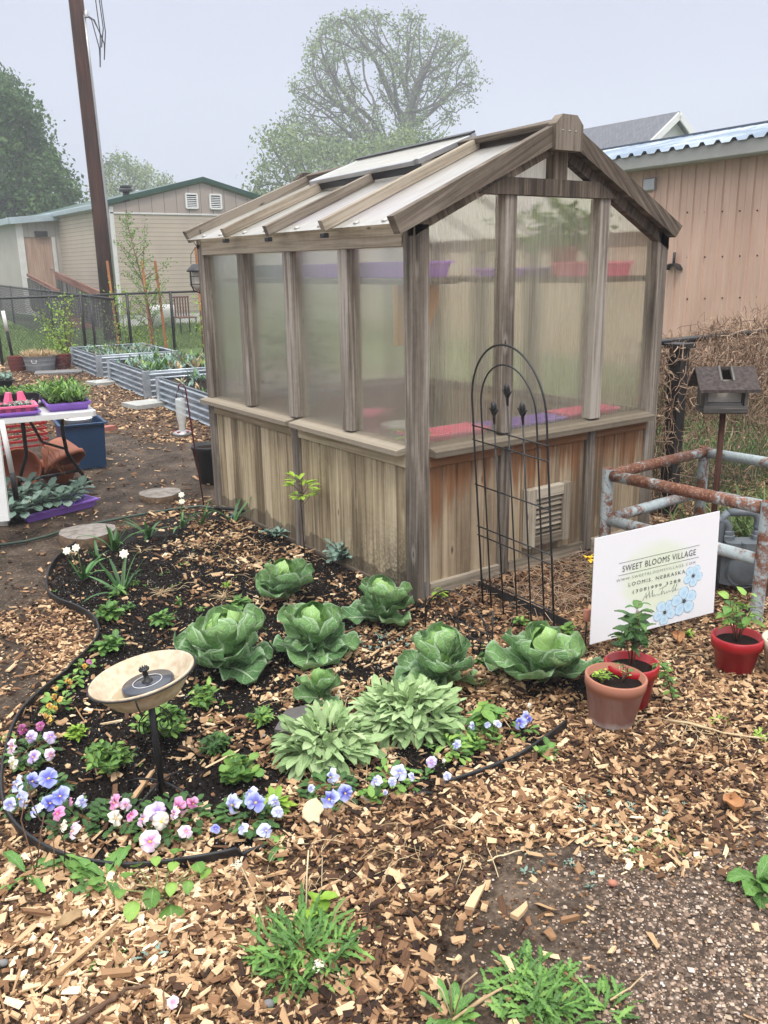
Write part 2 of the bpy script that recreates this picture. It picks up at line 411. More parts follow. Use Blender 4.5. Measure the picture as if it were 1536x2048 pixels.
def leafmat(name, dark, mid, light, vein=None, vs=5, rough=.5, trans=.18, vw=.05, spec=.4, edge=None, bump=.3):
    t = NT(name); r = t.attr(); uv = t.n('UVMap'); q = t.n('SeparateXYZ'); t.t.links.new(uv.outputs[0], q.inputs[0])
    n = t.noise(t.obj(), 30, 3, .6)
    k = t.math('ADD', t.math('MULTIPLY', r, .75), t.math('MULTIPLY_ADD', n, .5, -.12))
    c = t.ramp(k, (.15, dark), (.5, mid), (.9, light)); nrm = None
    au = t.math('ABSOLUTE', q.outputs[0])
    if vein:
        w1 = t.math('MULTIPLY_ADD', q.outputs[1], -vw, vw*1.25)
        mid_ = t.ramp(t.math('DIVIDE', au, w1), (.6, 1.0), (1.3, 0.0))
        wob = t.noise(t.uv((1.5, 3, 1)), 2.0, 2)
        f = t.math('FRACT', t.math('MULTIPLY', t.math('ADD', t.math('SUBTRACT', q.outputs[1], t.math('MULTIPLY', au, .35)), t.math('MULTIPLY', wob, .12)), vs))
        d = t.math('ABSOLUTE', t.math('SUBTRACT', f, .5))
        sv = t.ramp(d, (.0, 1.0), (.11, 0.0))
        fine = t.n('TexVoronoi', {'feature': 'DISTANCE_TO_EDGE'}, Scale=1.0); t.t.links.new(t.uv((4, 11, 1)), fine.inputs['Vector'])
        fv = t.ramp(fine.outputs['Distance'], (0.0, .32), (.07, 0.0))
        vm = t.math('MAXIMUM', mid_, t.math('MAXIMUM', t.math('MULTIPLY', sv, .55), fv))
        c = t.mixc(t.math('MULTIPLY', vm, .9), c, vein)
        nrm = t.bump(t.math('SUBTRACT', t.math('MULTIPLY', n, .6), vm), bump, .006)
    if edge:
        c = t.mixc(t.ramp(au, (.86, 0.0), (1.0, .8)), c, edge)
    if nrm is None: nrm = t.bump(n, .2, .004)
    return t.bsdf(c, rough, 0, nrm, spec, trans)
M_['cabbage'] = leafmat('cabbage_leaf', (.085, .20, .07), (.18, .34, .115), (.35, .53, .18), vein=(.58, .72, .46), vs=5, rough=.5, vw=.085, edge=(.46, .60, .40), bump=1.0, spec=.25)
M_['cabcore'] = leafmat('cabbage_inner_leaf', (.11, .27, .06), (.21, .40, .10), (.36, .55, .17), vein=(.55, .7, .4), vs=6, rough=.42, vw=.05, bump=.5)
M_['lamb'] = leafmat('silvery_woolly_leaf', (.19, .31, .11), (.36, .50, .22), (.56, .68, .38), vein=(.60, .70, .50), vs=7, rough=.9, vw=.05, spec=.1)
M_['leaf'] = leafmat('fresh_green_leaf', (.05, .13, .022), (.12, .26, .045), (.28, .45, .08), vein=(.26, .42, .14), vs=6, rough=.45)
M_['leafd'] = leafmat('dark_green_leaf', (.025, .07, .018), (.055, .14, .035), (.11, .23, .05), vein=(.14, .26, .08), vs=6, rough=.42)
M_['leafy'] = leafmat('lime_green_leaf', (.15, .27, .03), (.27, .44, .05), (.42, .58, .08), rough=.45)
M_['dand'] = leafmat('dandelion_leaf', (.045, .13, .02), (.10, .25, .04), (.22, .40, .08), vein=(.32, .44, .20), vs=5, rough=.5)
M_['bluegreen'] = leafmat('blue_green_leaf', (.12, .20, .15), (.22, .34, .27), (.36, .48, .40), vein=(.36, .45, .38), vs=4, rough=.6)
M_['strap'] = leafmat('strap_leaf', (.035, .10, .03), (.07, .18, .05), (.13, .30, .08), rough=.4)
M_['straw'] = leafmat('dry_straw', (.26, .16, .08), (.52, .38, .21), (.72, .60, .38), rough=.8)
M_['vine'] = leafmat('dry_vine_stem', (.11, .06, .035), (.31, .20, .125), (.56, .42, .30), rough=.85, trans=0)
M_['stem'] = leafmat('green_stem', (.08, .13, .03), (.16, .22, .06), (.3, .34, .12), rough=.6)
M_['twig'] = leafmat('brown_twig', (.05, .025, .015), (.11, .055, .03), (.2, .11, .06), rough=.7, trans=0)
M_['bark'] = simple('grey_bark', (.085, .075, .065), .9, 0, .3, 5, .6)
M_['tleaf'] = leafmat('spring_tree_leaf', (.10, .15, .06), (.19, .26, .10), (.34, .41, .17), rough=.6, trans=.3)
M_['tleafd'] = leafmat('dense_tree_leaf', (.025, .07, .02), (.06, .13, .03), (.14, .24, .06), rough=.6, trans=.25)
M_['grass'] = leafmat('grass_blade', (.05, .10, .025), (.10, .17, .045), (.22, .28, .10), rough=.7)

def petal(name, outer, inner, centre, blotch=.4):
    t = NT(name); uv = t.n('UVMap'); q = t.n('SeparateXYZ'); t.t.links.new(uv.outputs[0], q.inputs[0])
    n = t.noise(t.uv((14, 2, 1)), 1, 2); r = t.attr()
    s = t.math('ADD', q.outputs[1], t.math('MULTIPLY_ADD', n, .2, -.1))
    c = t.ramp(s, (.0, centre), (blotch*.6, inner), (blotch+.15, outer), (1.0, tuple(min(1, x*1.12) for x in outer)))
    c = t.mixc(t.math('MULTIPLY', r, .35), c, (.9, .88, .92))
    return t.bsdf(c, .6, 0, None, .2, .25)
PET = {'blue': petal('blue_pansy_petal', (.42, .48, .88), (.10, .11, .58), (.05, .04, .35), .75),
       'pale': petal('pale_blue_pansy_petal', (.66, .71, .92), (.30, .34, .78), (.2, .18, .6), .6),
       'pink': petal('pink_pansy_petal', (.82, .36, .60), (.62, .10, .38), (.4, .03, .25), .6),
       'white': petal('white_pink_pansy_petal', (.88, .74, .84), (.74, .36, .62), (.30, .02, .26), .6),
       'lilac': petal('lilac_pansy_petal', (.68, .58, .84), (.45, .28, .70), (.22, .05, .4), .6),
       'cream': petal('cream_pansy_petal', (.86, .83, .70), (.84, .78, .6), (.7, .5, .2), .4),
       'orange': petal('orange_pansy_petal', (.82, .48, .05), (.6, .22, .02), (.09, .015, .01), .62),
       'magenta': petal('magenta_pansy_petal', (.42, .06, .26), (.3, .02, .16), (.1, .01, .05), .5)}
t = NT('pansy_eye'); PEYE = t.bsdf((.85, .55, .03), .6)
# ------------------------------------------------------------------ ground zones (fixed places on the ground, given by points of the plan)
def W2(pts): return [at(u, v)[:2] for u, v in pts]
EDGE_PX = [(210, 1068), (150, 1100), (112, 1130), (96, 1160), (97, 1190), (118, 1212), (160, 1230), (192, 1250), (196, 1283), (158, 1330), (84, 1392), (36, 1444), (10, 1520), (5, 1590), (22, 1646), (66, 1691), (130, 1721), (228, 1738), (325, 1736), (423, 1725), (500, 1706), (600, 1668), (700, 1630), (800, 1602), (870, 1584), (940, 1563), (1030, 1527), (1090, 1488), (1132, 1456)]
BED = W2(EDGE_PX+[(1175, 1400), (1230, 1300), (1150, 1240), (1000, 1215), (835, 1203), (700, 1115), (560, 1045), (470, 1010), (380, 1020), (300, 1045)])
DIRT1 = W2([(110, 868), (200, 850), (250, 862), (330, 882), (440, 900), (520, 1000), (430, 1010), (390, 1000), (300, 1040), (210, 1066), (150, 1098), (110, 1130), (92, 1162), (95, 1196), (60, 1225), (10, 1240), (-300, 1320), (-700, 1200), (-300, 950)])
DIRT2 = W2([(-300, 1250), (0, 1262), (48, 1290), (75, 1340), (60, 1385), (20, 1430), (-200, 1560)])
DIRT3 = W2([(960, 1700), (1060, 1665), (1200, 1668), (1330, 1720), (1420, 1760), (1536, 1800), (1700, 1900), (1800, 2300), (900, 2300), (830, 2050), (850, 1950), (900, 1850), (925, 1760)])
GRAV = W2([(1240, 1720), (1350, 1655), (1536, 1600), (2000, 1500), (2300, 2400), (1250, 2300), (1180, 2050), (1150, 1900)])
PATCH = [((470, 1090), (150, 55), .75), ((1020, 1300), (190, 110), .95), ((650, 1390), (130, 50), .45), ((300, 1680), (330, 50), .5), ((800, 1520), (260, 60), .6), ((500, 1480), (140, 60), .3), ((560, 1160), (60, 60), .3), ((760, 1300), (60, 60), .45), ((690, 1610), (160, 50), .9), ((1000, 1450), (170, 60), 1.0), ((850, 1290), (80, 60), .5), ((30, 1560), (30, 60), .4), ((280, 1010), (130, 40), .3)]
BEDC = [at(c[0], c[1])[:2] for c, s, w in PATCH]
def projg(x, y):
    X = np.stack([x-CAM[0], y-CAM[1], np.full_like(x, -CAM[2])], -1)
    z = np.maximum(X@_d, .2); return 768+F*(X@CR)/z, 1024-F*(X@CU)/z
def zones(x, y):
    jx = x+(fbm(x, y, 3, 1)-.5)*.35; jy = y+(fbm(x, y, 3, 5)-.5)*.35
    bed = np.clip(polyd(x, y, BED)/.03+.2, 0, 1)
    dirt = np.maximum(np.clip(polyd(jx, jy, DIRT1)/.25+.5, 0, 1), np.clip(polyd(jx, jy, DIRT2)/.12+.5, 0, 1))
    dirt = np.maximum(dirt, np.clip(polyd(jx, jy, DIRT3)/.10+.4, 0, 1))
    grav = np.clip(polyd(jx, jy, GRAV)/.35+.5, 0, 1)
    lawn = np.clip(np.maximum((y-14.4)/.3, np.minimum((x-3.7)/.3, (y-.5)/.2)), 0, 1)
    lawn = np.maximum(lawn, np.clip((-x-.9+.0*y)/.4, 0, 1)*np.clip((y-6.2)/.6, 0, 1)*0)
    return bed, dirt*(1-bed), grav*(1-bed), lawn
def chipd(x, y):
    bed, dirt, grav, lawn = zones(x, y)
    u, v = projg(x, y); pd = np.full_like(x, .07)
    for (c, s, w) in PATCH:
        q = ((u-c[0])/s[0])**2+((v-c[1])/s[1])**2; pd = np.maximum(pd, w*np.clip(1.6-q, 0, 1))
    n = fbm(x, y, 6, 3); pd = pd*np.clip((n-.28)*4, 0.1, 1.3)
    base = np.clip(.66+(n-.5)*1.7, .34, 1)
    dd = np.clip(base*(1-dirt*.93)*(1-grav*.95), 0, 1)
    return np.clip(np.where(bed > .5, pd, dd), 0, 1)*(1-lawn)
def gh(x, y): return (fbm(x, y, 2.2, 9)-.5)*.03+(fbm(x, y, 14, 4)-.5)*.016-.004

def axis(lo, hi, st, far):
    a = list(np.arange(lo, hi, st)); s = st; p = a[-1]
    while p < far: s *= 1.35; p += s; a.append(p)
    s = st; p = lo
    while p > -far: s *= 1.35; p -= s; a.insert(0, p)
    return np.array(a)
gx = axis(-3.2, 4.2, .03, 1500); gy = axis(-4.2, 8.0, .03, 1500)
GX, GY = np.meshgrid(gx, gy)
near = (np.abs(GX) < 20) & (np.abs(GY) < 30)
GZ = np.where(near, gh(GX, GY), -.004)
inside_gh = (GX > -.02) & (GX < 1.9) & (GY > -.02) & (GY < 2.45)
GZ = np.where(inside_gh, -.01, GZ)
nx_, ny_ = len(gx), len(gy)
idx = np.arange(nx_*ny_).reshape(ny_, nx_)
Fg = np.stack([idx[:-1, :-1], idx[:-1, 1:], idx[1:, 1:], idx[1:, :-1]], -1).reshape(-1, 4)
zb, zd, zg, zl = zones(GX.ravel(), GY.ravel())
t = NT('ground_soil_mulch')
at_ = t.n('Attribute', {'attribute_name': 'zone'}); sp = t.n('SeparateColor'); t.t.links.new(at_.outputs['Color'], sp.inputs[0])
gr_ = t.attr('gravel')
v = t.obj()
n1 = t.noise(v, 3, 5); n2 = t.noise(v, 60, 4, .7); n3 = t.noise(v, 14, 4, .6)
nn = t.math('ADD', t.math('MULTIPLY', n2, .6), t.math('MULTIPLY', n3, .4))
mul = t.ramp(nn, (.38, (.012, .007, .004)), (.5, (.06, .034, .019)), (.62, (.22, .14, .08)))
soil = t.ramp(nn, (.36, (.002, .0015, .001)), (.55, (.009, .006, .0045)), (.72, (.03, .021, .016)))
vo = t.n('TexVoronoi', Scale=95.0); t.t.links.new(v, vo.inputs['Vector']); vc = t.n('SeparateColor'); t.t.links.new(vo.outputs['Color'], vc.inputs[0])
speck = t.math('MULTIPLY', t.ramp(vo.outputs['Distance'], (.18, 1.0), (.26, 0.0)), t.ramp(vc.outputs[0], (.86, 0.0), (.88, 1.0)))
soil = t.mixc(t.math('MULTIPLY', speck, t.ramp(n3, (.4, .35), (.6, 1.0))), soil, (.55, .52, .46))
dirt = t.ramp(t.math('ADD', t.math('MULTIPLY', nn, .6), t.math('MULTIPLY', n1, .4)), (.36, (.012, .008, .005)), (.5, (.050, .035, .024)), (.62, (.15, .11, .08)))
vo2 = t.n('TexVoronoi', Scale=75.0); t.t.links.new(v, vo2.inputs['Vector'])
vc2 = t.n('SeparateColor'); t.t.links.new(vo2.outputs['Color'], vc2.inputs[0])
sk2 = t.math('MULTIPLY', t.ramp(vo2.outputs['Distance'], (.2, 1.0), (.3, 0.0)), t.ramp(vc2.outputs[1], (.80, 0.0), (.84, 1.0)))
dirt = t.mixc(t.math('MULTIPLY', sk2, .6), dirt, (.36, .29, .22))
gcol = t.ramp(vc2.outputs[0], (.0, (.03, .019, .013)), (.4, (.14, .09, .06)), (.8, (.38, .26, .18)), (1.0, (.62, .50, .40)))
gcol = t.mixc(t.ramp(vo2.outputs['Distance'], (.25, 0.0), (.5, .8)), gcol, (.05, .038, .03))
lawn = t.ramp(t.math('ADD', t.math('MULTIPLY', nn, .5), t.math('MULTIPLY', n1, .5)), (.38, (.04, .075, .02)), (.5, (.085, .13, .04)), (.64, (.17, .21, .08)))
c = t.mixc(sp.outputs[1], mul, dirt); c = t.mixc(gr_, c, gcol); c = t.mixc(sp.outputs[0], c, soil); c = t.mixc(sp.outputs[2], c, lawn)
hh = t.math('ADD', nn, t.math('MULTIPLY', gr_, t.math('MULTIPLY', vo2.outputs['Distance'], -.8)))
GM = t.bsdf(c, t.ramp(n3, (.3, .55), (.7, .95)), 0, t.bump(hh, .7, .012), .15)
mb = MB(); mb.add(np.stack([GX.ravel(), GY.ravel(), GZ.ravel()], -1), Fg, smooth=True)
ground = mb.build('ground', GM); tag(ground, kind='structure')
ca = ground.data.attributes.new('zone', 'FLOAT_COLOR', 'POINT')
ca.data.foreach_set('color', np.stack([zb, zd, zl, np.ones_like(zb)], -1).ravel().astype(np.float32))
ga = ground.data.attributes.new('gravel', 'FLOAT', 'POINT'); ga.data.foreach_set('value', zg.astype(np.float32))

# ------------------------------------------------------------------ wood chips, pebbles (uncountable)
t = NT('wood_chip'); r = t.attr(); g = t.noise(t.uv((1, 9, 1)), 1.0, 4, .6)
ck = t.math('ADD', r, t.math('MULTIPLY_ADD', g, .22, -.11))
c = t.ramp(ck, (.03, (.025, .012, .007)), (.18, (.085, .042, .022)), (.36, (.22, .115, .055)), (.58, (.46, .29, .155)), (.80, (.68, .49, .29)), (1.0, (.82, .67, .46)))
CHIP = t.bsdf(c, .68, 0, t.bump(g, .5, .003), .22)
def boxes(mb, P, L, W, T, yaw, tilt, roll, r, taper=.42, zl=0):
    n = len(P)
    cx = np.array([-1, 1, 1, -1, -1, 1, 1, -1])*.5; cy = np.array([-1, -1, 1, 1, -1, -1, 1, 1])*.5; cz = np.array([0, 0, 0, 0, 1, 1, 1, 1])
    X = cx[None]*L[:, None]*(1+rng.uniform(-taper, taper, (n, 8))); Y = cy[None]*W[:, None]*(1+rng.uniform(-taper*1.6, taper*1.6, (n, 8))); Z = (cz[None]-.5)*T[:, None]*(1+rng.uniform(-.3, .3, (n, 8)))
    u0 = X.copy(); v0 = Y.copy()
    c, s = np.cos(roll)[:, None], np.sin(roll)[:, None]; Y, Z = Y*c-Z*s, Y*s+Z*c
    c, s = np.cos(tilt)[:, None], np.sin(tilt)[:, None]; X, Z = X*c-Z*s, X*s+Z*c
    c, s = np.cos(yaw)[:, None], np.sin(yaw)[:, None]; X, Y = X*c-Y*s, X*s+Y*c
    V = np.stack([X+P[:, None, 0], Y+P[:, None, 1], Z+P[:, None, 2]], -1).reshape(-1, 3)
    b = np.array([(0, 3, 2, 1), (4, 5, 6, 7), (0, 1, 5, 4), (2, 3, 7, 6), (1, 2, 6, 5), (3, 0, 4, 7)])
    Fc = (np.arange(n)[:, None, None]*8+b[None]).reshape(-1, 4)
    off = rng.random(n)*30
    uv = np.stack([(u0*30+off[:, None]).ravel(), (v0*30+off[:, None]).ravel()], -1)
    mb.add(V, Fc, uv, r=np.repeat(r, 8))
def scatter(n, x0, x1, y0, y1, dens):
    x = rng.uniform(x0, x1, n); y = rng.uniform(y0, y1, n); k = rng.random(n) < dens(x, y); return x[k], y[k]
def infrustum(x, y, m=650):
    u, v = projg(x, y); X = np.stack([x-CAM[0], y-CAM[1], np.full_like(x, -CAM[2])], -1)
    return (u > -m) & (u < 1536+m) & (v < 2048+2*m) & ((X@_d) > .8)
def notgh(x, y): return ~((x > -.015) & (x < 1.87) & (y > -.015) & (y < 2.43))
def dist(x, y): return np.hypot(x-CAM[0], y-CAM[1])
mb = MB()
for (n, x0, x1, y0, y1, dmin, dmax, sc, lift) in ((430000, -3.6, 3.0, -3.4, 3.2, 0, 4.6, 1.0, .014), (150000, -3, 4.0, -1, 9, 4.6, 9, 1.15, .010), (42000, -2, 5, 4, 15, 9, 20, 1.5, .008)):
    x, y = scatter(n, x0, x1, y0, y1, lambda a, b: chipd(a, b)*infrustum(a, b)*notgh(a, b)*(dist(a, b) >= dmin)*(dist(a, b) < dmax))
    k = len(x)
    L = np.clip(rng.lognormal(math.log(.0178), .50, k), .006, .060)*sc; W = np.minimum(L*rng.uniform(.16, .70, k), .016*sc); T = rng.uniform(.002, .0065, k)*sc
    sp_ = rng.random(k) < .06; L = np.where(sp_, L*1.8, L); W = np.where(sp_, W*.45, W)
    u_, v_ = projg(x, y)
    big = fbm(x, y, 1.6, 21)
    r = np.clip(rng.beta(1.5, 1.6, k)*.98+(big-.5)*.55, 0, 1)
    beyond = np.clip((dist(x, y)-4.3)/3, 0, 1); r = np.clip(r-beyond*.13, 0, 1)
    wet = ((x > 0) & (y < .1) & (y > -1.0)); r = np.where(wet, r*.72, r)
    z = gh(x, y)+rng.uniform(.0, lift, k)+.003
    P = np.stack([x, y, z], -1)
    boxes(mb, P, L, W, T, rng.uniform(0, 6.28, k), rng.normal(0, .30, k), rng.normal(0, .42, k), r)
x, y = scatter(330000, -3.4, 2.4, -3.3, 1.6, lambda a, b: (chipd(a, b)*.75+.06)*infrustum(a, b)*notgh(a, b)*(dist(a, b) < 4.0)*(zones(a, b)[0] < .5)); k = len(x)
L = rng.uniform(.003, .011, k); boxes(mb, np.stack([x, y, gh(x, y)+rng.uniform(0, .004, k)], -1), L, L*rng.uniform(.25, .7, k), rng.uniform(.001, .003, k), rng.uniform(0, 6.28, k), rng.normal(0, .3, k), rng.normal(0, .3, k), np.clip(rng.beta(1.3, 2.2, k), 0, 1))
chips = mb.build('mulch_chips', CHIP); tag(chips, 'loose tan and brown wood chip mulch lying over the garden floor', 'wood chips', kind='stuff')
print('chips', len(chips.data.vertices)//8)
# pebbles of the gravel, crumbs of soil
def rocks(mb, P, S, r):
    n = len(P)
    o = np.array([(1, 0, 0), (0, 1, 0), (-1, 0, 0), (0, -1, 0), (0, 0, 1), (0, 0, -1)], float)
    V = P[:, None]+o[None]*S[:, None, None]*rng.uniform(.6, 1.2, (n, 6, 1))*np.array([1, 1, .7])
    b = np.array([(0, 1, 4), (1, 2, 4), (2, 3, 4), (3, 0, 4), (1, 0, 5), (2, 1, 5), (3, 2, 5), (0, 3, 5)])
    mb.add(V.reshape(-1, 3), (np.arange(n)[:, None, None]*6+b[None]).reshape(-1, 3), r=np.repeat(r, 6), smooth=False)
t = NT('pebble_mix'); r = t.attr()
PEB = t.bsdf(t.ramp(r, (.0, (.04, .026, .018)), (.35, (.13, .085, .058)), (.65, (.34, .235, .165)), (.93, (.50, .39, .29)), (1.0, (.60, .55, .50))), .75, 0, t.bump(t.noise(t.obj(), 200, 2), .3, .002))
mb = MB()
x, y = scatter(260000, -2.6, 1.4, -3.3, -.6, lambda a, b: (np.clip(zones(a, b)[2], 0, 1)**1.3*.75+zones(a, b)[1]*.09)*infrustum(a, b))
k = len(x); S = np.clip(rng.lognormal(math.log(.0028), .55, k), .0012, .011)
rocks(mb, np.stack([x, y, gh(x, y)+S*.3], -1), S, rng.random(k))
grv = mb.build('gravel', PEB); tag(grv, 'fine pinkish gravel spread over bare dirt at the lower right', 'gravel', kind='stuff')
t = NT('soil_crumb'); r = t.attr(); SOILC = t.bsdf(t.ramp(r, (.0, (.003, .002, .0015)), (.8, (.016, .011, .008)), (.90, (.04, .027, .018)), (.93, (.5, .48, .42)), (1.0, (.7, .68, .62))), .9, 0, None, .15)
mb = MB()
x, y = scatter(260000, -2.3, 1.3, -1.7, 1.9, lambda a, b: np.clip(zones(a, b)[0], 0, 1)*(1-chipd(a, b))*.55*infrustum(a, b)*notgh(a, b))
k = len(x); rr_ = rng.random(k); S = np.where(rr_ > .92, rng.uniform(.0014, .003, k), np.clip(rng.lognormal(math.log(.0042), .5, k), .002, .014))
rocks(mb, np.stack([x, y, gh(x, y)+S*.35+.001], -1), S, rr_)
x, y = scatter(50000, -3.0, 1.4, -3.0, 4, lambda a, b: zones(a, b)[1]*.35*infrustum(a, b)*notgh(a, b))
soilc = mb.build('potting_soil_crumbs', SOILC); tag(soilc, 'crumbly black potting soil with white perlite specks in the curved bed', 'soil', kind='stuff')
print('crumbs', k)
# straw / debris strands
mb = MB()
def strand(mb, x, y, L, rad, r, lift=.02, m=0, cl=1.0):
    a = random.uniform(0, 6.28); n = 5; pts = []; bend = random.uniform(-.9, .9)*cl
    for i in range(n):
        pts.append((x, y, float(gh(x, y))+.008+lift*math.sin(math.pi*i/(n-1))*random.uniform(.5, 1.2)))
        x += math.cos(a)*L/(n-1); y += math.sin(a)*L/(n-1); a += bend/(n-1)
    tube(mb, pts, rad, 4, m=m, r=r, caps=False)
for _ in range(330):
    u, v = random.choice([(470, 1090), (480, 1110), (1020, 1200), (1100, 1190), (1330, 1330), (1250, 1330), (1400, 1300), (650, 1390), (700, 1560), (900, 1700), (1350, 1260), (520, 1130), (1150, 1180), (600, 1780), (1400, 1480)])
    p = at(u+random.gauss(0, 75), v+random.gauss(0, 30))
    if notgh(p[0], p[1]): strand(mb, p[0], p[1], random.uniform(.04, .16), random.uniform(.0008, .0016), random.random())
straw = mb.build('straw_litter', M_['straw']); tag(straw, 'thin dry stalks and straw scattered over the mulch', 'dry stalks', kind='stuff')
# tiny sedum seedlings
mb = MB()
for (u0, v0, su, sv, n, mi) in ((790, 1280, 60, 40, 60, 0), (700, 1260, 60, 25, 18, 0), (980, 1340, 60, 40, 14, 1), (1200, 1620, 130, 35, 26, 0), (1150, 1720, 120, 40, 12, 0), (640, 1350, 60, 20, 14, 0), (1290, 1690, 70, 30, 30, 1), (300, 1150, 130, 50, 26, 1), (560, 1250, 90, 60, 14, 1), (330, 1380, 200, 90, 26, 1), (340, 1500, 90, 60, 8, 1)):
    for _ in range(n):
        p = at(random.gauss(u0, su*.6), random.gauss(v0, sv*.6))
        s = random.uniform(.008, .020)
        for k in range(7): leaf(mb, (p[0], p[1], gh(p[0], p[1])+.006), random.uniform(0, 6.28), random.uniform(.2, 1.2), s, s*.4, p_ovate, .3, .1, 0, 1, 1, 3, m=mi)
sed = mb.build('seedlings', [M_['bluegreen'], M_['leaf']]); tag(sed, 'tiny silvery green seedlings sprinkled over soil and mulch', 'seedlings', kind='stuff')

# ------------------------------------------------------------------ greenhouse
GW, GL, HE = 1.85, 2.41, 1.82
def zl(x): return 1.87+.446*(x+.158)      # top line of the left slope
def zr(x): return 1.85+.509*(1.89-x)      # top line of the right slope
gh_ = thing('greenhouse', (GW/2, GL/2, 0), 'small weathered cedar greenhouse with fogged translucent panes and peaked roof', 'greenhouse')
P_ = M_['post']
for (x, y) in ((0, 0), (GW-.09, 0), (0, GL-.09), (GW-.09, GL-.09)):
    mb = MB(); box(mb, (x, y, -.02), (x+.09, y+.09, HE+.02 if y == 0 else HE-.005), ch=.005); mb.build('corner_post', P_, gh_)
# left and right side walls
for side in (0, 1):
    X = lambda x: x if side == 0 else GW-x
    mb = MB(); box(mb, (X(-.006), .09, 1.745), (X(.04), GL-.09, 1.868)); mb.build('header_beam', M_['bar'], gh_)
    for (y0, y1) in ((1.74, 1.825), (1.16, 1.245), (.575, .66)):
        mb = MB(); box(mb, (X(0), y0, .802), (X(.075), y1, 1.745), ch=.004); mb.build('stud', P_, gh_)
    mb = MB(); box(mb, (X(0), 1.15, -.01), (X(.05), 1.232, .755)); mb.build('knee_post', P_, gh_)
    for (y0, y1) in ((.085, 1.158), (1.2, GL+.01)):
        mb = MB()
        prism(mb, [(X(-.055), y0, .752), (X(-.055), y0, .778), (X(.06), y0, .800), (X(.06), y0, .752)], (0, y1-y0, 0)); mb.build('sill', M_['sill'], gh_)
    for (y0, y1) in ((.09, 1.15), (1.232, GL-.09)):
        mb = MB(); box(mb, (X(.003), y0, .683), (X(.04), y1, .752)); mb.build('knee_rail', M_['board'], gh_)
        mb = MB(); n = int(round((y1-y0)/.106)); w = (y1-y0)/n
        for k in range(n): box(mb, (X(.018), y0+k*w+.0015, .0), (X(.036), y0+(k+1)*w-.0015, .683), ch=.005, r=random.random())
        mb.build('board_panel', M_['board'], gh_)
    mb = MB(); box(mb, (X(.008), .09, -.03), (X(.045), GL-.09, .012)); mb.build('base_rail', M_['postdark'], gh_)
# front and back walls
for end in (0, 1):
    Y = lambda y: y if end == 0 else GL-y
    S1, S2 = (.56, .645), (1.25, 1.335)
    for (x0, x1) in (S1, S2):
        mb = MB(); box(mb, (x0, Y(0), .802), (x1, Y(.075), 1.985), ch=.004); mb.build('stud', P_, gh_)
    for (x0, x1) in ((.57, .64), (1.235, 1.31)):
        mb = MB(); box(mb, (x0, Y(0), .02), (x1, Y(.05), .745)); mb.build('knee_post', P_, gh_)
    mb = MB(); prism(mb, [(.085, Y(-.055), .745), (.085, Y(-.055), .775), (.085, Y(.06), .802), (.085, Y(.06), .745)], (GW-.17, 0, 0)); mb.build('sill', M_['sill'], gh_)
    for (x0, x1) in ((.09, .57), (.64, 1.235), (1.31, GW-.09)):
        mb = MB(); box(mb, (x0, Y(.002), .685), (x1, Y(.04), .745)); mb.build('knee_rail', M_['boardstain'], gh_)
        mb = MB(); box(mb, (x0, Y(-.004), -.02), (x1, Y(.04), .075)); mb.build('base_rail', M_['sill'], gh_)
        mb = MB(); n = int(round((x1-x0)/.098)); w = (x1-x0)/n
        for k in range(n): box(mb, (x0+k*w+.0015, Y(.018), .075), (x0+(k+1)*w-.0015, Y(.036), .685), ch=.005, r=random.random())
        mb.build('board_panel', M_['boardstain'], gh_)
    # gable beam between the rafters
    mb = MB(); xa = lambda z: (z-1.87+.13)/.455-.158; xb = lambda z: 1.89-(z-1.85+.13)/.519
    prism(mb, [(xa(1.985), Y(-.012), 1.985), (xb(1.985), Y(-.012), 1.985), (xb(2.065), Y(-.012), 2.065), (xa(2.065), Y(-.012), 2.065)], (0, .06 if end == 0 else -.06, 0)); mb.build('gable_beam', M_['postdark'], gh_)
    mb = MB(); box(mb, (.885, Y(-.006), 2.065), (.985, Y(.06), 2.28)); mb.build('king_post', M_['bar'], gh_)
    # barge rafters
    mb = MB()
    xo = -.158 if end == 0 else -.085
    prism(mb, [(xo, Y(-.055+.03*end), zl(xo)), (xo+.04, Y(-.055+.03*end), zl(xo)-.075), (.40, Y(-.055+.03*end), zl(.40)-.096), (.93, Y(-.055+.03*end), zl(.93)-.098), (.93, Y(-.055+.03*end), zl(.93))], (0, .05 if end == 0 else -.05, 0)); mb.build('barge_rafter', M_['postdark'], gh_)
    mb = MB()
    prism(mb, [(1.89, Y(-.0555), 1.85), (1.835, Y(-.0555), 1.788), (.93, Y(-.0555), zr(.93)-.098), (.93, Y(-.0555), zr(.93))], (0, .05 if end == 0 else -.05, 0)); mb.build('barge_rafter', M_['postdark'], gh_)
    for zf, xw, xr in ((zl, .0, .93), (zr, GW, .93)):
        mb = MB(); prism(mb, [(xw, Y(.0), zf(xw)-.066), (xr, Y(.0), zf(xr)-.066), (xr, Y(.0), zf(xr)-.15), (xw, Y(.0), zf(xw)-.15)], (0, .045 if end == 0 else -.045, 0)); mb.build('rake_rafter', M_['bar'] if xw == 0 else M_['postdark'], gh_)
    # ridge cap block
    mb = MB()
    x0, x1, zt, zb_ = .817, 1.011, 2.36, 2.195
    prism(mb, [(x0, Y(-.075), zb_), (x1, Y(-.075), zb_), (x1, Y(-.075), zt-.045), (x1-.045, Y(-.075), zt), (x0+.045, Y(-.075), zt), (x0, Y(-.075), zt-.045)], (0, .055 if end == 0 else -.055, 0))
    cb = mb.build('ridge_block', M_['postdark'], gh_)
    if end == 0:
        mb = MB()
        for xx in (.865, .912, .957): lathe(mb, [(.0045, 0), (.004, .003), (0, .004)], (xx, -.075, 2.285), 8, (0, -1, 0))
        mb.build('screw', M_['screw'], cb)
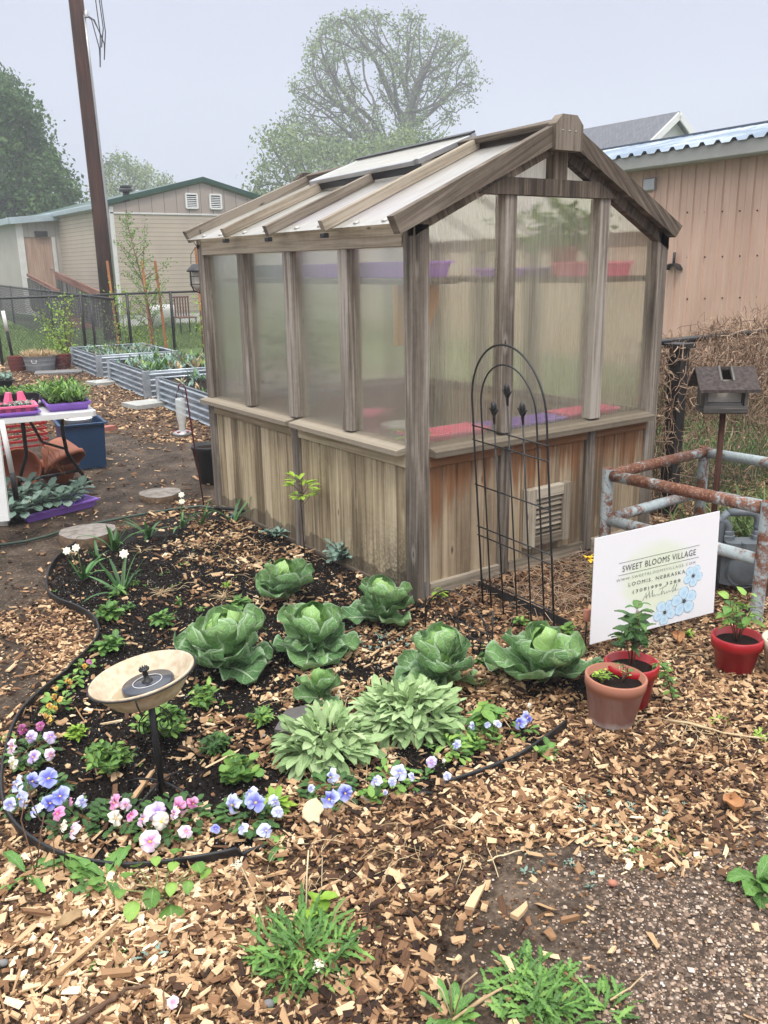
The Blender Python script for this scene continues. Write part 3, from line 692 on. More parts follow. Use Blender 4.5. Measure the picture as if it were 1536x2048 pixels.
# glazing
def poly_glass(name, heavy, flute_axis):
    t = NT(name); uv = t.n('UVMap'); q = t.n('SeparateXYZ'); t.t.links.new(uv.outputs[0], q.inputs[0])
    fl = t.math('ABSOLUTE', t.math('SINE', t.math('MULTIPLY', q.outputs[0], 314*1.3)))
    n = t.noise(t.uv((30, 2.0, 1)), 1, 5, .6); st = t.noise(t.uv((110, 3.5, 1)), 1, 3, .6); b = t.noise(t.obj(), 1.6, 3)
    drip = t.ramp(t.math('ADD', t.math('MULTIPLY', st, .6), t.math('MULTIPLY', n, .4)), (.38, 0.0), (.62, 1.0))
    fog = t.math('MULTIPLY_ADD', drip, .12, heavy-.06); fog = t.math('ADD', fog, t.math('MULTIPLY_ADD', b, .3, -.15), clamp=True)
    fog = t.math('ADD', fog, t.math('MULTIPLY', fl, .06), clamp=True)
    colr = t.mixc(drip, (.80, .77, .62) if heavy < .7 else (.74, .72, .64), (.90, .88, .76) if heavy < .7 else (.88, .87, .81))
    di = t.n('BsdfDiffuse'); t.set(di.inputs['Color'], colr); tl = t.n('BsdfTranslucent'); t.set(tl.inputs['Color'], colr)
    md = t.n('MixShader', i0=(.72 if heavy < .7 else .55)); t.t.links.new(di.outputs[0], md.inputs[1]); t.t.links.new(tl.outputs[0], md.inputs[2])
    bm = t.bump(t.math('ADD', fl, t.math('MULTIPLY', n, .6)), .25, .002)
    rf = t.n('BsdfRefraction', Roughness=.17, IOR=1.08); t.set(rf.inputs['Color'], (.97, .96, .86, 1)); t.t.links.new(bm, rf.inputs['Normal'])
    m1 = t.n('MixShader'); t.set(m1.inputs[0], fog); t.t.links.new(rf.outputs[0], m1.inputs[1]); t.t.links.new(md.outputs[0], m1.inputs[2])
    gl = t.n('BsdfGlossy', Roughness=.22); t.t.links.new(bm, gl.inputs['Normal']); fr = t.n('Fresnel', IOR=1.45)
    m2 = t.n('MixShader'); t.set(m2.inputs[0], t.math('MULTIPLY', fr.outputs[0], .4)); t.t.links.new(m1.outputs[0], m2.inputs[1]); t.t.links.new(gl.outputs[0], m2.inputs[2])
    t.t.links.new(m2.outputs[0], t.out.inputs['Surface']); return t.m
PANE = poly_glass('fogged_polycarbonate', .27, 0)
PANEC = poly_glass('clearer_polycarbonate', .30, 0)
ROOFP = poly_glass('milky_roof_polycarbonate', .84, 0)
def pane(pts, mat, name='glazing_panel'):
    pts = [V3(*p) for p in pts]; e1 = unit(pts[1]-pts[0]); nrm = unit(np.cross(e1, pts[-1]-pts[0])); e2 = np.cross(nrm, e1)
    mb = MB(); mb.add(pts, [tuple(range(len(pts)))], [(p@e1, p@e2) for p in pts]); return mb.build(name, mat, gh_)
for side in (0, 1):
    x = .048 if side == 0 else GW-.048
    for (y0, y1) in ((.09, .575), (.66, 1.16), (1.245, 1.74), (1.825, GL-.09)):
        pane([(x, y0, .795), (x, y1, .795), (x, y1, 1.745), (x, y0, 1.745)], PANE)
for end in (0, 1):
    y = .05 if end == 0 else GL-.05
    zi = lambda x: min(zl(x), zr(x))-.09
    pane([(.09, y, .79), (.56, y, .79), (.56, y, 1.985), (.2925, y, 1.985), (.09, y, zi(.09))], PANE)
    pane([(.645, y, .79), (1.25, y, .79), (1.25, y, 1.985), (.645, y, 1.985)], PANEC)
    pane([(1.335, y, .79), (GW-.09, y, .79), (GW-.09, y, zi(GW-.09)), (1.456, y, 1.985), (1.335, y, 1.985)], PANEC)
    pane([(xa(2.065)-.04, y, 2.06), (.885, y, 2.06), (.885, y, zi(.885)+.02)], ROOFP)
    pane([(.985, y, 2.06), (xb(2.065)+.04, y, 2.06), (.985, y, zi(.985)+.02)], ROOFP)
# roof slopes
for (s, zf, xe) in ((0, zl, -.075), (1, zr, 1.85)):
    for (y0, y1) in ((0.0, .60), (.60, 1.19), (1.19, 1.78), (1.78, GL)):
        pane([(xe, y0+.003, zf(xe)-.062), (xe, y1-.003, zf(xe)-.062), (.93, y1-.003, zf(.93)-.062), (.93, y0+.003, zf(.93)-.062)], ROOFP, 'roof_panel')
    for k, y in enumerate((.60, 1.19, 1.78)):
        x1 = .915
        if s == 0 and k == 1: x1 = .60
        xs = (-.125, -.125, -.10)[k] if s == 0 else 1.88
        mb = MB(); beam(mb, (xs, y, zf(xs)-.028), (x1, y, zf(x1)-.028),   .038, .056, (-.4 if s == 0 else .45, 0, .9), .003); mb.build('roof_bar', M_['bar'] if k != 1 else M_['postdark'], gh_)
        mb = MB(); box(mb, (xs+.0 if s == 0 else xs-.03, y-.018, zf(xs)-.085), (xs+.03 if s == 0 else xs, y+.018, zf(xs)-.062)); mb.build('bar_end_block', M_['black'], gh_)  # small black block for the dark notch beneath each bar end
mb = MB(); box(mb, (.905, -.06, 2.25), (.955, GL+.06, 2.335)); mb.build('ridge_beam', M_['postdark'], gh_)
mb = MB()
beam(mb, (.895, 0, zl(.895)-.008), (.895, GL, zl(.895)-.008), .055, .028, (-.4, 0, .9)); mb.build('ridge_trim', M_['postdark'], gh_)
# roof vent window, slightly raised
vn = V3(-.414, 0, .910); vd = unit(V3(1, 0, .455)); 
def vp(s, y, h): 
    b = V3(.59, y, zl(.59)+.015)*(1-s)+V3(.985, y, 2.372)*s; return b+vn*h
mb = MB()
beam(mb, vp(0, .74, 0), vp(1, .74, 0), .035, .03, vn); beam(mb, vp(0, 1.87, 0), vp(1, 1.87, 0), .035, .03, vn)
beam(mb, vp(0, .757, 0), vp(0, 1.853, 0), .035, .028, vn); beam(mb, vp(1, .72, .004), vp(1, 1.89, .004), .035, .03, vn)
fr = mb.build('roof_vent', M_['greylight'], gh_)
mb = MB(); quad(mb, [vp(.03, .757, .012), vp(.97, .757, .012), vp(.97, 1.853, .012), vp(.03, 1.853, .012)]); mb.build('pane', ROOFP, fr)
mb = MB(); beam(mb, vp(1, .72, .024), vp(1, 1.89, .024), .04, .009, vn); mb.build('hinge_strip', M_['black'], fr)
mb = MB(); beam(mb, vp(0, .73, -.036), vp(0, 1.88, -.036), .03, .04, vn); mb.build('vent_curb', M_['black'], gh_)
# screws along the eave
for y in (.18, .42, .76, 1.0, 1.36, 1.62, 1.95, 2.2): mb = MB(); lathe(mb, [(.017, 0), (.016, .006), (.008, .009), (0, .009)], (-.035, y, zl(-.035)-.061), 10, (-.4, 0, .9), m=0); mb.build('screw_washer', M_['screw'], gh_)
# louvred vent
lv = MB(); x0, x1, z0, z1 = .75, 1.085, .135, .468
for (a, b) in (((x0+.0605, -.0105, z0+.03), (x1-.0605, -.0105, z0+.03)), ((x0+.0605, -.0105, z1-.03), (x1-.0605, -.0105, z1-.03))): beam(lv, a, b, .045, .06)
for xx in (x0+.03, x1-.03): beam(lv, (xx, -.0112, z0), (xx, -.0112, z1), .06, .045, (0, 1, 0))
lvo = lv.build('louvre_vent', M_['sill'], gh_)
lb = MB(); n = 7
for k in range(n):
    z = z0+.085+k*(z1-z0-.16)/(n-1); beam(lb, (x0+.0605, -.006, z), (x1-.0605, -.006, z), .040, .007, (0, -.72, .7))
lb.build('louvre_blade', M_['sill'], lvo)
lb = MB(); quad(lb, [(x0+.03, .014, z0+.03), (x1-.03, .014, z0+.03), (x1-.03, .014, z1-.03), (x0+.03, .014, z1-.03)]); lb.build('vent_back', M_['grey'], lvo)
# inner shelves and brackets
mb = MB(); box(mb, (1.32, .1, 1.548), (1.80, GL-.1, 1.58)); mb.build('shelf', M_['bar'], gh_)
mb = MB(); box(mb, (.08, .12, 1.568), (.36, GL-.12, 1.598)); mb.build('shelf', M_['bar'], gh_)
mb = MB(); box(mb, (.1, .09, .735), (GW-.1, .40, .765)); mb.build('shelf', M_['bar'], gh_)
for (x, y) in ((.08, .26),):
    mb = MB(); pts = [(x+.26, y, 1.568), (x, y, 1.568), (x, y, 1.27)]+[(x+.26*math.sin(a), y, 1.27+.26*(1-math.cos(a))) for a in np.linspace(.2, 1.4, 7)]
    prism(mb, pts, (0, .035, 0)); mb.build('shelf_bracket', M_['orange'], gh_)
mb = MB(); box(mb, (.06, .06, -.008), (GW-.06, GL-.06, .012)); mb.build('floor_slab', M_['concrete'], gh_)

def _sag(o):
    for c in o.children:
        me = c.data; n = len(me.vertices); a = np.zeros(n*3, np.float32); me.vertices.foreach_get('co', a); a = a.reshape(-1, 3)
        a[:, 2] -= .05*np.clip(a[:, 1]/2.41, 0, 1.05)*np.clip((a[:, 2]-1.88)/.42, 0, 1); me.vertices.foreach_set('co', a.ravel()); me.update(); _sag(c)
_sag(gh_)
# things inside the greenhouse
def tray(name, c, sx, sy, h, mat, label, cat='tray', group=None, yaw=0, inner=None, rim=.012, cells=False):
    o = thing(name, c, label, cat, group); cx, cy, cz = c; ca, sa = math.cos(yaw), math.sin(yaw)
    T = lambda x, y, z: (cx+x*ca-y*sa, cy+x*sa+y*ca, cz+z)
    mb = MB(); k = .90
    lo = [T(-sx/2*k, -sy/2*k, 0), T(sx/2*k, -sy/2*k, 0), T(sx/2*k, sy/2*k, 0), T(-sx/2*k, sy/2*k, 0)]
    hi = [T(-sx/2, -sy/2, h), T(sx/2, -sy/2, h), T(sx/2, sy/2, h), T(-sx/2, sy/2, h)]
    ri = [T(-sx/2-rim, -sy/2-rim, h), T(sx/2+rim, -sy/2-rim, h), T(sx/2+rim, sy/2+rim, h), T(-sx/2-rim, sy/2+rim, h)]
    rd = [T(-sx/2-rim, -sy/2-rim, h-.012), T(sx/2+rim, -sy/2-rim, h-.012), T(sx/2+rim, sy/2+rim, h-.012), T(-sx/2-rim, sy/2+rim, h-.012)]
    i2 = [T(-sx/2*k+.004, -sy/2*k+.004, .004), T(sx/2*k-.004, -sy/2*k+.004, .004), T(sx/2*k-.004, sy/2*k-.004, .004), T(-sx/2*k+.004, sy/2*k-.004, .004)]
    h2 = [T(-sx/2+.003, -sy/2+.003, h+.001), T(sx/2-.003, -sy/2+.003, h+.001), T(sx/2-.003, sy/2-.003, h+.001), T(-sx/2+.003, sy/2-.003, h+.001)]
    vs = lo+hi+ri+rd+i2+h2; fs = [(3, 2, 1, 0), (16, 17, 18, 19)]
    for a in range(4):
        b = (a+1) % 4; fs += [(a, b, 4+b, 4+a), (4+a, 4+b, 12+b, 12+a), (12+a, 12+b, 8+b, 8+a), (8+a, 8+b, 20+b, 20+a), (20+a, 20+b, 16+b, 16+a)]
    mb.add(vs, fs, [(p[0], p[2]) for p in vs]); mb.build('tray_shell', mat, o)
    if inner:
        mb = MB(); quad(mb, [T(-sx*.47, -sy*.47, h-.012), T(sx*.47, -sy*.47, h-.012), T(sx*.47, sy*.47, h-.012), T(-sx*.47, sy*.47, h-.012)]); mb.build('soil', inner, o)
    return o, T
SOIL = simple('dark_potting_soil', (.014, .009, .007), .95, 0, .7, 90, 1.0, .1)
tray('seed_tray', (.22, .43, 1.60), .22, .58, .078, M_['lilac'], 'purple seed tray on the left hand shelf, nearest the front corner of the greenhouse', group='trays inside the greenhouse')
tray('seed_tray', (1.50, 1.06, 1.582), .26, .52, .05, M_['lilac'], 'shallow purple seed tray on the right hand shelf behind the middle front pane', group='trays inside the greenhouse')
tray('seed_tray', (1.50, .30, 1.582), .26, .44, .08, M_['pink'], 'red pink tray behind the right hand pane of the greenhouse', group='trays inside the greenhouse')
tray('seed_tray', (.22, 1.10, 1.60), .22, .64, .075, M_['lilac'], 'purple tray on the side shelf behind the middle side panes', group='trays inside the greenhouse')
tray('seed_tray', (.22, 1.78, 1.60), .22, .50, .075, M_['blackpl'], 'dark tray at the far end of the side shelf', group='trays inside the greenhouse')
tray('seed_tray', (.36, .24, .767), .46, .2, .05, M_['pink'], 'pink tray low behind the left front pane beside the corner', group='trays inside the greenhouse')
tray('seed_tray', (.92, .24, .767), .52, .2, .04, M_['purple'], 'lilac tray low behind the middle front pane', group='trays inside the greenhouse')
tray('seed_tray', (1.43, .24, .767), .42, .2, .05, M_['pink'], 'red tray low behind the right end of the front panes', group='trays inside the greenhouse')
def pot_prof(r0, r1, h, rim_h, rim_o, wall=.008):
    return [(0, 0), (r0, 0), (r0+.004, .004), (r1-rim_o, h-rim_h), (r1, h-rim_h+.002), (r1+.002, h-.003), (r1-.002, h), (r1-wall, h-.001), (r1-wall-.006, h-.04), (0, h-.04)]
def pot(name, c, r0, r1, h, mat, label, rim_h=.035, rim_o=.010, soil=True, group=None, cat='plant pot', tilt=(0, 0, 1)):
    o = thing(name, c, label, cat, group); mb = MB()
    pr = pot_prof(r0, r1, h, rim_h, rim_o); lathe(mb, pr[:8]+[(r0-.004, .01), (0, .01)], c, 40, tilt); mb.build('pot_body', mat, o)
    if soil:
        mb = MB(); ax = unit(V3(*tilt)); q = V3(*c)+ax*(h-.030); disc(mb, q, r1-.012, tilt, 28, jit=.04); mb.build('soil', SOIL, o)
    return o
TERR = simple('terracotta_clay', (.38, .155, .10), .8, 0, .12, 9, .15)
po = pot('potted_plant', (1.52, .56+.02, 1.582), .075, .10, .17, TERR, 'leafy green plant in terracotta pot behind the middle front pane', cat='potted plant')
mb = MB(); P = rng.normal(size=(520, 3))*[.13, .17, .13]+[1.50, .56, 1.86]; P = P[P[:, 2] > 1.72]; P = P[P[:, 2] < 2.08-.1+.05*rng.random(len(P))]; leafcloud(mb, P, .055, asp=.8); mb.build('foliage', M_['leaf'], po)
pot('storage_pot', (.30, .62, .5), .075, .09, .3, M_['white'], 'white container low behind the pane left of the front corner', soil=False, cat='container')
pot('storage_pot', (.30, 1.0, .55), .07, .09, .27, M_['pink'], 'pink round pot low behind the side panes', soil=False, cat='pot')
mb = MB(); 
pot('storage_pot', (.4, 2.05, .55), .07, .1, .3, simple('teal_plastic', (.02, .25, .18), .5), 'teal pot low behind the far end side pane', soil=False, cat='pot')
mb = MB(); box(mb, (.2, .5, .47), (.52, 2.3, .5)); mb.build('shelf', M_['bar'], gh_)
for (x, y) in ((.24, .55), (.48, .55), (.24, 2.25), (.48, 2.25)): 
    mb = MB(); box(mb, (x-.02, y-.02, .012), (x+.02, y+.02, .47)); mb.build('shelf_leg', M_['bar'], gh_)
gp = thing('trailing_plant', (.15, .18, .767), 'pale leafy seedling behind the left front pane at the corner', 'plant'); mb = MB()
for k in range(26): leaf(mb, (.16+random.gauss(0, .03), .2+random.gauss(0, .03), .785), random.uniform(0, 6.28), random.uniform(.4, 1.2), random.uniform(.1, .18), .03, p_lance, 1.3, .1, 0)
mb.build('foliage', M_['leafy'], gp)
mb = MB(); mb.n
cl = thing('climbing_plant', (.35, 2.1, .012), 'dim green plant standing inside the far corner of the greenhouse', 'plant'); mb = MB()
P = rng.normal(size=(420, 3))*[.13, .12, .16]+[.4, 2.05, 1.02]; P = P[P[:, 0] > .15]; leafcloud(mb, P, .06); mb.build('foliage', M_['leafd'], cl)
mb = MB(); tube(mb, [(.4, 2.05, .85), (.4, 2.05, 1.2)], .008); mb.build('stem', M_['stem'], cl)
# ------------------------------------------------------------------ garden objects
def proj3(p):
    X = V3(*p)-CAM; z = X@_d; return 768+F*(X@CR)/z, 1024-F*(X@CU)/z, z
def upz(x, y, v):
    lo, hi = -.5, 12.0
    for _ in range(50):
        m = (lo+hi)/2
        if proj3((x, y, m))[1] > v: lo = m
        else: hi = m
    return lo
# black bed edging, curved strip
EDG = MB(); pts = [V3(*at(u, v)) for u, v in EDGE_PX]
dense = []
for i in range(len(pts)-1):
    p0, p1, p2, p3 = pts[max(i-1, 0)], pts[i], pts[i+1], pts[min(i+2, len(pts)-1)]
    for s in np.linspace(0, 1, 6, endpoint=False): dense.append(.5*((2*p1)+(-p0+p2)*s+(2*p0-5*p1+4*p2-p3)*s*s+(-p0+3*p1-3*p2+p3)*s**3))
dense.append(pts[-1])
n = len(dense); vs = []; uv = []; L = 0
for i, p in enumerate(dense):
    tt = unit(dense[min(i+1, n-1)]-dense[max(i-1, 0)]); nn = V3(-tt[1], tt[0], 0)
    fr = i/n; hgt = .034+.008*math.sin(i*.23)
    if fr > .33: hgt = .020+.005*math.sin(i*.23)
    if .70 < fr < .86: hgt = -.004+.010*math.sin(i*.9)   # buried under chips in front of the pansies
    if fr > .86: hgt = .026
    if i: L += np.linalg.norm(p-dense[i-1])
    for (o, z) in ((-.004, -.03), (-.004, hgt), (-.006, hgt+.006), (0, hgt+.011), (.006, hgt+.006), (.004, hgt), (.004, -.03)): vs.append(p+nn*o+V3(0, 0, z)); uv.append((L, z))
EDG.add(vs, [(i*7+k, i*7+k+1, (i+1)*7+k+1, (i+1)*7+k) for i in range(n-1) for k in range(6)], uv, smooth=True)
o = EDG.build('bed_edging', M_['blackpl']); tag(o, 'black plastic edging strip curving round the flower bed', 'garden edging')

# birdbath
bx, by = at(325, 1588)[:2]; zr_ = upz(bx, by, 1345)
bt = thing('bird_bath', (bx, by, 0), 'tilted beige metal bird bath bowl with black solar fountain on a thin black stand', 'bird bath')
axb = unit(V3(0, 0, 1)-CR*.175); tx = V3(bx, by, zr_-.045)-CR*.022
BEI = NT('worn_beige_enamel'); v = BEI.obj(); q = BEI.pos()
k = BEI.noise(v, 9, 5, .6); k2 = BEI.noise(v, 40, 3)
c = BEI.ramp(BEI.math('ADD', BEI.math('MULTIPLY', k, .6), BEI.math('MULTIPLY', k2, .4)), (.28, (.24, .17, .10)), (.44, (.46, .36, .24)), (.60, (.60, .50, .37)))
BEI = BEI.bsdf(c, .5, .1, None, .4)
mb = MB(); Rr = .163
prof = [(0, -.030), (.095, -.030), (.108, -.026), (.135, .005), (.157, .040), (.163, .043), (.1665, .040), (.1665, .035), (.160, .034), (.138, 0), (.110, -.034), (.095, -.038), (0, -.038)]
lathe(mb, prof, tx, 56, axb); mb.build('bowl', BEI, bt)
mb = MB(); c0 = tx+axb*.036; ring = [c0+unit(np.cross(axb, V3(1, 0, 0)))*.170*math.cos(a)+unit(np.cross(axb, np.cross(axb, V3(1, 0, 0))))*.170*math.sin(a) for a in np.linspace(0, 2*math.pi, 48, endpoint=False)]
tube(mb, ring, .0028, 6, closed=True); mb.build('rim_ring', M_['black'], bt)
mb = MB(); disc(mb, tx-axb*.020, .116, axb, 40); WAT = NT('murky_water'); mb.build('water', WAT.bsdf((.36, .29, .18), .05, 0, None, .6), bt)
ft = thing('floating_fountain', tx, 'black round solar fountain pump floating in the beige bird bath bowl', 'fountain pump')
fc = tx+CR*.012+axb*(-.006)
mb = MB(); lathe(mb, [(0, 0), (.078, 0), (.083, .004), (.083, .016), (.080, .021), (0, .021)], fc, 48, axb); PAN = simple('dark_solar_glass', (.035, .04, .055), .22, 0, .15, 8, .02, .7); mb.build('float_disc', PAN, ft)
mb = MB(); ux = unit(np.cross(axb, V3(0, 1, 0))); uy = np.cross(axb, ux)
tube(mb, [fc+axb*.0222+(ux*math.cos(a)+uy*math.sin(a))*.046 for a in np.linspace(0, 6.2832, 40, endpoint=False)], .0011, 4, closed=True); mb.build('ring_mark', M_['white'], ft)
mb = MB(); lathe(mb, [(.018, .02), (.017, .026), (.009, .03), (.008, .055), (.016, .06), (.017, .066), (.010, .068), (0, .068)], fc, 20, axb)
for k in range(8):
    a = k*.785; lathe(mb, [(.002, .066), (.002, .073), (0, .073)], fc+(ux*math.cos(a)+uy*math.sin(a))*.011, 6, axb)
mb.build('nozzle', M_['black'], ft)
mb = MB(); tube(mb, [(bx, by, 0), tx-axb*.038+CR*.006], .011, 12); mb.build('pole', M_['black'], bt)
for k in range(4):
    a = .5+k*math.pi/2; dx, dy = math.cos(a), math.sin(a)
    mb = MB(); tube(mb, [(bx, by, .05), (bx+dx*.04, by+dy*.04, .045), (bx+dx*.10, by+dy*.10, .03), (bx+dx*.14, by+dy*.14, .012), (bx+dx*.145, by+dy*.145, 0)], .0035, 6); mb.build('leg', M_['black'], bt)
    mb = MB(); a += .6; dd = unit(V3(math.cos(a), math.sin(a), 0)-axb*(axb@V3(math.cos(a), math.sin(a), 0)))
    tube(mb, [tx+dd*.170+axb*.036, tx+dd*.166+axb*.01, tx+dd*.150-axb*.025, tx+dd*.10-axb*.042, tx+dd*.02-axb*.044], .0028, 6); mb.build('bowl_arm', M_['black'], bt)
for s in (-1, 1):
    mb = MB(); zc = zr_-.175 if s > 0 else zr_-.20; cc = V3(bx, by, zc)+CR*.024*s
    tube(mb, [cc+CR*s*(.0035+.0012*i)*math.cos(i*.55)+V3(0, 0, 1)*(.005+.0016*i)*math.sin(i*.55)*1.2 for i in range(26)], .0022, 5)
    tube(mb, [V3(bx, by, zc+.07), cc+V3(0, 0, .045)+CR*.008*s, cc+V3(0, 0, .03)+CR*s*.02], .0022, 5); mb.build('scroll', M_['black'], bt)

# pots
pt = at(1222, 1440); tp = pot('terracotta_pot', (pt[0], pt[1], 0), .078, .112, .185, None or TERR, 'weathered terracotta pot with white crust at its base, in front of the red pot', .04, .004, cat='plant pot', tilt=unit(V3(0, 0, 1)+CR*.05))
TW = NT('weathered_terracotta'); q = TW.pos(); nz = TW.noise(TW.obj((1, 1, .6)), 22, 4, .6); nb = TW.noise(TW.obj((1, 1, .3)), 9, 3, .6, .5)
c = TW.ramp(nb, (.35, (.30, .13, .095)), (.5, (.36, .20, .165)), (.68, (.44, .29, .25)))
c = TW.mixc(TW.ramp(q[2], (.128, 0.0), (.142, 1.0)), c, (.36, .155, .10))
c = TW.mixc(TW.ramp(TW.math('ADD', q[2], TW.math('MULTIPLY', nz, .05)), (.035, .8), (.055, 0.0)), c, (.6, .55, .52))
tp.children[0].data.materials[0] = TW.bsdf(c, .85, 0, TW.bump(nz, .25, .003), .25)
RED = simple('glossy_red_glaze', (.34, .008, .014), .35, 0, .18, 14, .25)
p1 = at(1258, 1405); r1 = pot('red_pot', (p1[0], p1[1], 0), .068, .102, .175, RED, 'red pot with tall leafy plant, half hidden behind the terracotta pot', .045, .009)
p2 = at(1468, 1343); r2 = pot('red_pot', (p2[0], p2[1], 0), .066, .102, .165, RED, 'red pot standing alone at the right with a small shrub', .048, .009)
p3 = at(1566, 1352); pot('cream_pot', (p3[0], p3[1], 0), .06, .095, .17, M_['cream'], 'cream rimmed pot cut off by the right edge beside the red pot', .05, .008)
def shrublet(parent, base, h, spread, n, L, Wd, mat, seed, el=(.0, .9), stems=3, prof=p_ovate, heavy=0, smat='twig', dr=.9):
    random.seed(seed); b = V3(*base); ms = MB(); ml = MB()
    for s in range(stems):
        a = random.uniform(0, 6.28); tip = b+V3(math.cos(a)*spread*random.uniform(.1, .8), math.sin(a)*spread*random.uniform(.1, .8), h*random.uniform(.65, 1))
        mid = (b+tip)/2+V3(random.gauss(0, spread*.12), random.gauss(0, spread*.12), h*.06)
        pl = [b, b+(mid-b)*.5+V3(0, 0, .004), mid, (mid+tip)/2+V3(random.gauss(0, .006), random.gauss(0, .006), 0), tip]
        tube(ms, pl, [.0035, .003, .0026, .002, .0012], 5)
        k = max(2, n//stems)
        for j in range(k):
            f = .3+.7*(j+.5)/k; seg = min(3, int(f*4)); q = pl[seg]+(pl[seg+1]-pl[seg])*(f*4-seg)
            aa = j*2.4+random.uniform(-.5, .5); sc = random.uniform(.6, 1.1)*(1-.35*(f > .9))
            o_ = V3(math.cos(aa), math.sin(aa), .3)*.012; tube(ms, [q, q+o_], .001, 4, caps=False)
            leaf(ml, q+o_, aa, random.uniform(*el), L*sc, Wd*sc, prof, dr+random.uniform(-.3, .3), .12, .03, 2, 2, 5, side_tilt=random.uniform(-.5, .5))
    ms.build('stem', M_[smat], parent); ml.build('foliage', M_[mat], parent)
shrublet(r1, (p1[0], p1[1], .145), .27, .095, 56, .075, .042, 'leafd', 5, stems=5)
shrublet(r2, (p2[0], p2[1], .135), .21, .10, 44, .062, .036, 'leaf', 6, stems=5)
shrublet(tp, (pt[0]-.04, pt[1]+.02, .155), .05, .05, 44, .024, .013, 'leafy', 7, stems=8, smat='stem')
shrublet(tp, (pt[0]+.03, pt[1]-.02, .155), .08, .07, 8, .022, .012, 'leaf', 8, stems=5)
pb = at(1345, 1392); tb = thing('trailing_branch', (pb[0], pb[1], 0), 'leafy branch drooping over the right side of the red pot', 'branch')
ms = MB(); ml = MB(); q0 = V3(p1[0]+.05, p1[1]-.06, .17); q1 = V3(*at(1345, 1400, .02)); path = [q0+(q1-q0)*s+V3(0, 0, .06*math.sin(math.pi*s)) for s in np.linspace(0, 1, 7)]
tube(ms, path, .002, 5); ms.build('stem', M_['twig'], tb)
for k in range(34):
    s = .25+.75*k/34; q = q0+(q1-q0)*s+V3(0, 0, .06*math.sin(math.pi*s)); leaf(ml, q, random.uniform(0, 6.28), random.uniform(-.4, .7), random.uniform(.025, .045), .02, p_ovate, .7, .1, .03)
ml.build('foliage', M_['leaf'], tb)
# tag in the red pot
mb = MB(); beam(mb, (p1[0]-.065, p1[1]+.0, .14), (p1[0]-.068, p1[1]+.0, .175), .012, .0012, (0, 1, 0)); o = mb.build('plant_tag', M_['white']); tag(o, 'small white plastic tag stuck in the soil of the red pot', 'plant tag')

# yard sign
BLs, TLs, TRs, BRs = atd(1180, 1289, 3.74), atd(1190, 1077, 3.64), atd(1440, 1022, 3.82), atd(1427, 1225, 3.93)
sg = thing('yard_sign', ((BLs[0]+BRs[0])/2, (BLs[1]+BRs[1])/2, 0), 'white yard sign with dark lettering and pale blue flowers, in front of the pipe rail', 'sign')
snr = unit(np.cross(BRs-BLs, TLs-BLs)); _w = ray(1440, 1022); TRs = CAM+_w*(((BLs-CAM)@snr)/(_w@snr))

if snr@(CAM-BLs) < 0: snr = -snr
SB = NT('sign_face'); q = SB.n('SeparateXYZ'); SB.t.links.new(SB.n('UVMap').outputs[0], q.inputs[0])
nz = SB.noise(SB.uv((2.2, 2.6, 1)), 1.3, 3); 
dx = SB.math('DIVIDE', SB.math('SUBTRACT', q.outputs[0], .50), .30); dy = SB.math('DIVIDE', SB.math('SUBTRACT', q.outputs[1], .50), .40)
dd = SB.math('ADD', SB.math('ADD', SB.math('MULTIPLY', dx, dx), SB.math('MULTIPLY', dy, dy)), SB.math('MULTIPLY_ADD', nz, 1.6, -.8))
SB = SB.bsdf(SB.mixc(SB.ramp(dd, (.35, .85), (1.0, 0.0)), (.80, .80, .82), (.70, .77, .58)), .45)
def S(fx, fy, o=0.0): return (BLs*(1-fx)+BRs*fx)*fy+0*snr+(0) if False else (BLs*(1-fx)*(1-fy)+BRs*fx*(1-fy)+TLs*(1-fx)*fy+TRs*fx*fy)+snr*o
mb = MB(); c4 = [S(0, 0), S(1, 0), S(1, 1), S(0, 1)]; c4b = [p-snr*.004 for p in c4]
mb.add(c4+c4b, [(0, 1, 2, 3), (7, 6, 5, 4)]+[(i, i+4, (i+1) % 4+4, (i+1) % 4) for i in range(4)], [(0, 0), (1, 0), (1, 1), (0, 1)]*2); mb.build('panel', SB, sg)
INK = simple('dark_grey_ink', (.07, .075, .07), .6, 0, .02); INKL = simple('mid_grey_ink', (.25, .27, .25), .6, 0, .02)
def textmesh(s, spacing=1.0):
    cu = bpy.data.curves.new('txt', 'FONT'); cu.body = s; cu.space_character = spacing; cu.resolution_u = 3
    ob = bpy.data.objects.new('txt', cu); col.objects.link(ob); bpy.context.view_layer.update()
    me = ob.evaluated_get(bpy.context.evaluated_depsgraph_get()).to_mesh()
    V = np.array([v.co[:] for v in me.vertices]); Fc = [tuple(p.vertices) for p in me.polygons]
    ob.evaluated_get(bpy.context.evaluated_depsgraph_get()).to_mesh_clear(); bpy.data.objects.remove(ob); bpy.data.curves.remove(cu)
    return V, Fc
def sign_text(s, x0, x1, fy, hh, mat, spacing=1.0):
    V, Fc = textmesh(s, spacing); V = V-V.min(0); V = V/V.max(0).clip(1e-6)
    mb = MB(); mb.add([S(x0+(x1-x0)*a, fy-hh/2+hh*b, .0022) for a, b, c in V], Fc, smooth=False); return mb.build('lettering', mat, sg)
sign_text("SWEET BLOOMS VILLAGE", .225, .815, .655, .058, INK, 1.12)
sign_text("WWW.SWEETBLOOMSVILLAGE.COM", .18, .815, .555, .026, INKL, 1.3)
sign_text("LOOMIS, NEBRASKA", .28, .735, .487, .040, INK, 1.3)
sign_text("(308)999 3288", .315, .70, .408, .040, INK, 1.3)
for fy in (.714, .598):
    mb = MB(); beam(mb, S(.195, fy, .001), S(.845, fy, .001), .0012, .0008, snr, 0); mb.build('rule', INK, sg)
